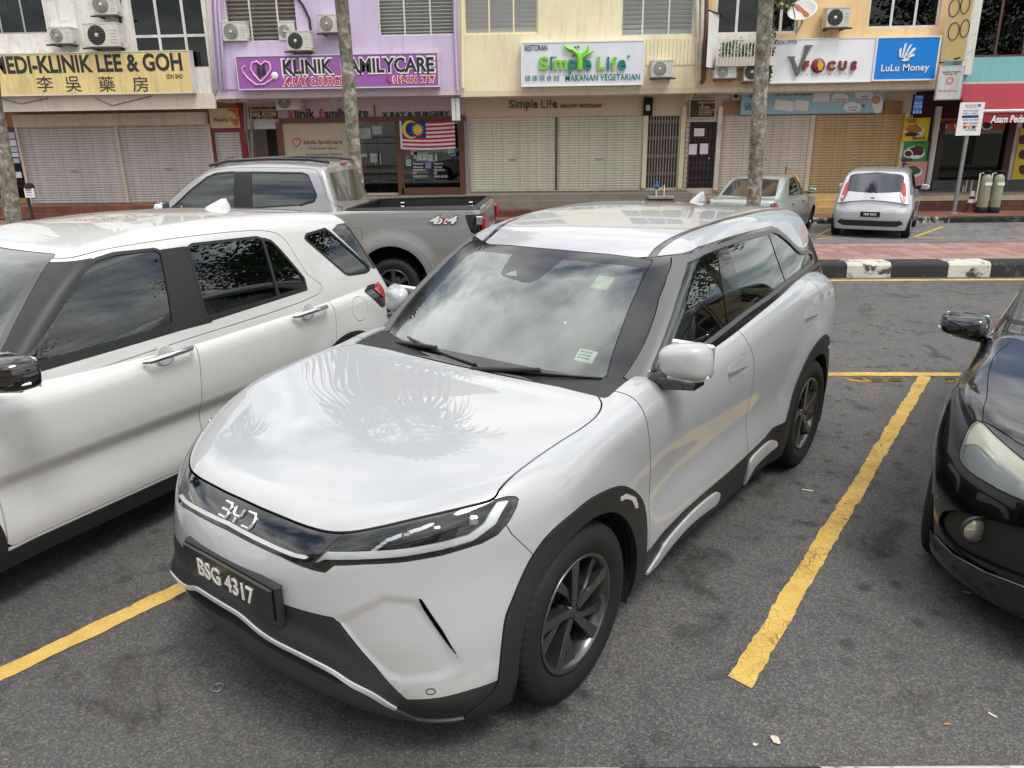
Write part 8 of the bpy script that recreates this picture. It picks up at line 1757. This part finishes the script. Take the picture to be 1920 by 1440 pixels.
# potted dracaena by the stair door
q = PX(484, 330, YS - .9); dp = thing('potted_plant', 'spiky yellow-green potted plant by the stair door of the lilac shop', 'plant', (q[0], q[1], .33)); M_SPIKE = leafmat('spiky_leaf', (.62, .66, .34))
W(MB().lathe([(.001, .33), (.14, .33), (.19, .62), (.17, .64), (.001, .6)], 16, 'Z', (q[0], q[1], 0)), 'pot', plain('clay_pot', (.48, .30, .22), .7), dp); lv = MB(); rr = random.Random(3)
W(MB().tube([(q[0], q[1], .6), (q[0] + .02, q[1], 1.0), (q[0] - .03, q[1], 1.35)], [.025, .02, .015], 6), 'stem', M_STEM, dp)
for c, n in ((1.35, 16), (.95, 12)):
    for k in range(n):
        a = 2 * math.pi * k / n + rr.random(); e = rr.uniform(.2, .9); l = rr.uniform(.28, .42); d = Vector((math.cos(a) * math.cos(e), math.sin(a) * math.cos(e), math.sin(e))); s_ = Vector((-math.sin(a), math.cos(a), 0)); p0 = Vector((q[0], q[1], c))
        lv.add([p0, p0 + d * l * .5 + s_ * .025, p0 + d * l + Vector((0, 0, -.06)), p0 + d * l * .5 - s_ * .025], [(0, 1, 2, 3)])
W(lv, 'leaves', M_SPIKE, dp)
# ---- palms
def barkmat():
    t = mat('palm_bark'); v = t.coord()
    a = t.ramp(t.noise(v, 9, 8, .7, .3), [(.30, lin((.27, .255, .23))), (.46, lin((.46, .445, .41))), (.58, lin((.60, .585, .54))), (.68, lin((.78, .77, .72)))])
    g_ = t.ramp(t.noise(v, 3.2, 6, .65), [(.45, (1,) * 3), (.68, (.80, .86, .66))]); a = t.mix(1., a, g_, 'MULTIPLY'); mp = t.coord((1, 1, 9)); rg = t.noise(mp, 1.6, 4, .6)
    t.bsdf(a, .9, spec=.2, normal=t.bump(t.mix(.6, t.noise(v, 22, 6, .7), rg), .6, .02)); return t.m
M_BARK = barkmat()
def fan_leaf(mb, base, az, el, L, r_, seg=15, droop=.55):
    """costapalmate leaf: stalk and a folded fan of narrow tips that hang"""
    d = Vector((math.cos(az) * math.cos(el), math.sin(az) * math.cos(el), math.sin(el))); s = Vector((-math.sin(az), math.cos(az), 0)); n = d.cross(s) * -1
    tip = base + d * L * .62 + Vector((0, 0, -.12 * L)); mid = base + d * L * .33
    w_ = .012; mb.add([base + s * w_, base - s * w_, mid - s * w_, mid + s * w_, tip - s * w_ * .6, tip + s * w_ * .6], [(0, 1, 2, 3), (3, 2, 4, 5)])
    for k in range(seg):
        a = R(-118 + 236 * k / (seg - 1)); dd = d * math.cos(a) + s * math.sin(a); l = L * (.62 - .16 * abs(a) / R(118)) * r_.uniform(.88, 1.08); pp_ = s * math.cos(a) - d * math.sin(a)
        up = n * (.05 * (1 if k % 2 else -1))
        p1 = tip + dd * l * .45 + up + Vector((0, 0, -.04 * l)); p2 = tip + dd * l * .78 + Vector((0, 0, -droop * .28 * l)); p3 = tip + dd * l * .95 + Vector((0, 0, -droop * .75 * l)); w1 = .055 * L / 1.4
        mb.add([tip + pp_ * .008, tip - pp_ * .008, p1 - pp_ * w1, p1 + pp_ * w1, p2 - pp_ * w1 * .55, p2 + pp_ * w1 * .55, p3], [(0, 1, 2, 3), (3, 2, 4, 5), (5, 4, 6)])
CROWNS = []
def crown_mesh(seed):
    r_ = random.Random(seed); mb = MB()
    for k in range(34):
        t = k / 33; az = k * 2.399 + r_.uniform(-.2, .2); el = R(78 - 125 * t) + r_.uniform(-.12, .12); fan_leaf(mb, Vector((0, 0, .25 - .45 * t)), az, el, r_.uniform(1.45, 1.8), r_, 15, .35 + .6 * t)
    return mb
def palm(label, pts, r0, r1, crown, plate=None):
    p = thing('palm_tree', label, 'palm tree', pts[0], group='palms along the median'); n = len(pts)
    P = curve(pts, 5, False); m_ = len(P); rd = [(r0 * 1.35 if i == 0 else r0 * (1.12 if i == 1 else 1) + (r1 - r0) * i / (m_ - 1)) * (1 + .03 * math.sin(i * 2.1)) for i in range(m_)]
    W(MB().tube([tuple(q) for q in P], rd, 14), 'trunk', M_BARK, p)
    o = dup(crown) if crown.get('used') else crown; crown['used'] = 1
    o.parent = p; o.matrix_parent_inverse = Matrix.Translation(-Vector(p.location)); o.location = P[-1]; o.rotation_euler = (0, 0, rnd.uniform(0, 6))
    if plate: W(MB().box(plate, (.13, .006, .08)), 'trunk_tag', M_SWHITE, p)
    return p
YM = 12.9
def mp3(u, v): q = pix(u, v, Y=YM); return (q[0], q[1], q[2])
ca, cb_ = crown_mesh(1).build('crown', M_PALM), crown_mesh(2).build('crown', M_PALM)
def tr_pts(ptop, pbot, topx, h):
    a, b = mp3(*ptop), mp3(*pbot); s = (a[0] - b[0]) / (a[2] - b[2]); z0 = .19
    base = (b[0] - s * (b[2] - z0), YM, z0); return [base, b, a, (a[0] + s * 1.2 + topx * .4, YM + .05, a[2] + 1.6), (a[0] + s * 1.5 + topx, YM, h)]
palm('mottled grey palm trunk rising behind the pickup cab', tr_pts((640, 0), (666, 300), -.2, 7.3), .112, .092, ca, mp3(651, 300))
palm('mottled grey palm trunk in front of the old sedan and optician shutters', tr_pts((1437, 0), (1413, 380), .25, 7.8), .122, .10, cb_, mp3(1419, 290))
palm('leaning palm trunk at the far left edge by the notice post', [mp3(34, 425)[:2] + (.19,), mp3(27, 415), mp3(8, 300), mp3(-14, 180), mp3(-24, 60), mp3(-30, -60)[:2] + (6.9,)], .138, .115, ca)
# ---- broadleaf trees mirrored in the cars, and an unseen terrace added for darker reflections
def tree(label, x, y, h, rad, seed):
    r_ = random.Random(seed); t_ = thing('street_tree', label, 'tree', (x, y, 0), group='near side trees mirrored in the cars'); b = MB(); b.tube([(x, y, 0), (x + .1, y, h * .3), (x - .05, y + .1, h * .55), (x, y, h * .8)], [.26, .2, .14, .06], 10); ends = []
    for k in range(9):
        a = k * 2.4 + r_.random(); z = h * r_.uniform(.35, .62); e = (x + math.cos(a) * rad * .7, y + math.sin(a) * rad * .7, z + h * .22); b.tube([(x, y, z), ((x + e[0]) / 2, (y + e[1]) / 2, z + h * .14), e], [.09, .06, .02], 6); ends.append(e)
    W(b, 'trunk', M_BARK, t_); lv = MB(); clumps = [(x + r_.gauss(0, rad * .42), y + r_.gauss(0, rad * .42), h * .72 + r_.gauss(0, h * .13)) for _ in range(60)] + ends
    for c in clumps:
        for _ in range(75):
            p = Vector((c[0] + r_.gauss(0, .42), c[1] + r_.gauss(0, .42), c[2] + r_.gauss(0, .34))); d = Vector((r_.uniform(-1, 1), r_.uniform(-1, 1), r_.uniform(-.7, .5))).normalized(); u = d.cross(Vector((r_.random(), r_.random(), r_.random()))).normalized(); l = r_.uniform(.14, .26)
            lv.add([p, p + d * l * .5 + u * l * .3, p + d * l, p + d * l * .5 - u * l * .3], [(0, 1, 2, 3)])
    stuff(W(lv, 'crown', M_LEAFD, t_))
tree('broad tree on the median beyond the right edge, mirrored in the rear door glass', 15.2, 12.4, 9.0, 3.4, 11)
tree('spreading tree farther along the median, mirrored in the front door glass', 21.0, 12.6, 10.0, 3.6, 12)
tree('tree on the near pavement to the right, mirrored in the white crossover windows', 25.0, -1.0, 8.5, 3.0, 13)
nb = thing('added_terrace', 'terrace on the photographer\'s side, mirrored in the car doors', 'building', (-6, -9, 0)); W(MB().bx(-30, 5, -14, -7.5, .1, 6.4), 'wall', M_BEIGE, nb); W(MB().bx(-30.2, 5.2, -14.2, -7.2, 6.4, 6.7), 'roof', M_CONC, nb)
for k in range(9): W(MB().bx(-28 + 3.6 * k, -25.6 + 3.6 * k, -7.49, -7.40, 3.9, 5.6), 'window', M_ROOM, nb); W(MB().bx(-28.3 + 3.6 * k, -25.2 + 3.6 * k, -7.49, -7.38, .3, 2.7), 'shutter', M_SIL, nb)
# ---- litter and leaves on the ground
def litter(name, label, u, v, size, m_, rz, seed, cat, z=.004):
    q = pix(u, v, Z=0); r_ = random.Random(seed); V = []; n = 7
    for i in range(n):
        a = 2 * math.pi * i / n; k = r_.uniform(.7, 1.1); V.append((size[0] * k * math.cos(a), size[1] * k * math.sin(a), z + r_.uniform(0, size[2])))
    mb = MB().add(V + [(0, 0, z + size[2] * .6)], [(i, (i + 1) % n, n) for i in range(n)]); o = mb.build(name, m_, None, (q[0], q[1], 0), rz); tag(o, label, cat); return o
M_DRY = leafmat('dry_leaf', (.62, .55, .45)); M_PAP = plain('paper_scrap', (.86, .84, .80), .7)
litter('crumpled_tissue', 'crumpled pale tissue on the asphalt at the bottom right', 1453, 1390, (.016, .022, .014), plain('tissue', (.80, .76, .70), .8), .4, 1, 'litter'); litter('paper_scrap', 'small white paper scrap left of the crumpled tissue', 1416, 1398, (.010, .006, .004), M_PAP, .2, 2, 'litter'); litter('dry_leaf', 'dry brown leaf curl at the right below the black car', 1775, 1359, (.018, .007, .004), plain('brown_leaf', (.62, .45, .30), .7), .1, 3, 'leaf')
litter('paper_strip', 'thin white paper strip near the right edge on the asphalt', 1862, 1343, (.018, .005, .003), M_PAP, -.9, 4, 'litter'); litter('leaf_scrap', 'pale dry leaf in front of the black car bumper', 1812, 1113, (.024, .007, .006), M_DRY, -.5, 5, 'leaf'); litter('white_pebble', 'white scrap at the foot of the median kerb', 1632, 519, (.04, .03, .03), M_PAP, .3, 6, 'litter')
q = pix(1514, 921, Z=0); tag(MB().tube([(-.03, 0, .006), (.03, 0, .006)], .004, 8).build('cigarette_end', M_PAP, None, (q[0], q[1], 0), -.35), 'white cigarette end beside the yellow bay line', 'litter')
q = pix(409, 1291, Z=0); tag(MB().tube([(.022 * math.cos(t), .022 * math.sin(t), .005) for t in np.linspace(0, 2 * math.pi, 21)], .0022, 5).build('metal_ring', M_ALU, None, (q[0], q[1], 0)), 'thin metal ring lying on the asphalt left of the bumper', 'litter')
# leafy shrub whose tip enters at the lower left
q = pix(-10, 1352, Y=1.55); sh = thing('kerb_shrub', 'green leaf tips of a shrub at the lower left edge', 'plant', (q[0] - .12, 1.5, .145)); rs_ = random.Random(5); lf = MB()
W(MB().tube([(q[0] - .12, 1.5, .145), (q[0] - .10, 1.52, q[2] - .1), (q[0] - .03, 1.55, q[2] + .02)], [.008, .006, .003], 6), 'stem', M_STEM, sh)
def leaf(p, d, u, l): d = Vector(d).normalized(); u = Vector(u).normalized(); p = Vector(p); nrm = d.cross(u); return [p, p + d * l * .3 + u * l * .20 + nrm * l * .04, p + d * l * .65 + u * l * .2, p + d * l, p + d * l * .65 - u * l * .2, p + d * l * .3 - u * l * .2 + nrm * l * .04, p + d * l * .45 - nrm * l * .06], [(0, 1, 6), (1, 2, 6), (2, 3, 6), (3, 4, 6), (4, 5, 6), (5, 0, 6)]
for dx_, dz_, d, l in ((-.012, 0, (.35, .1, -.7), .045), (-.03, .03, (.8, 0, .5), .05), (-.06, 0, (-.5, .2, .3), .06), (-.08, -.05, (.3, -.5, .2), .06), (-.09, .04, (-.3, .4, .5), .06)):
    V, F = leaf((q[0] + dx_, 1.55, q[2] + dz_), d, (.5, .5, .6), l); W(MB().add(V, F, True), 'leaf', M_LEAF, sh)
bpy.data.scenes.remove(TSC)
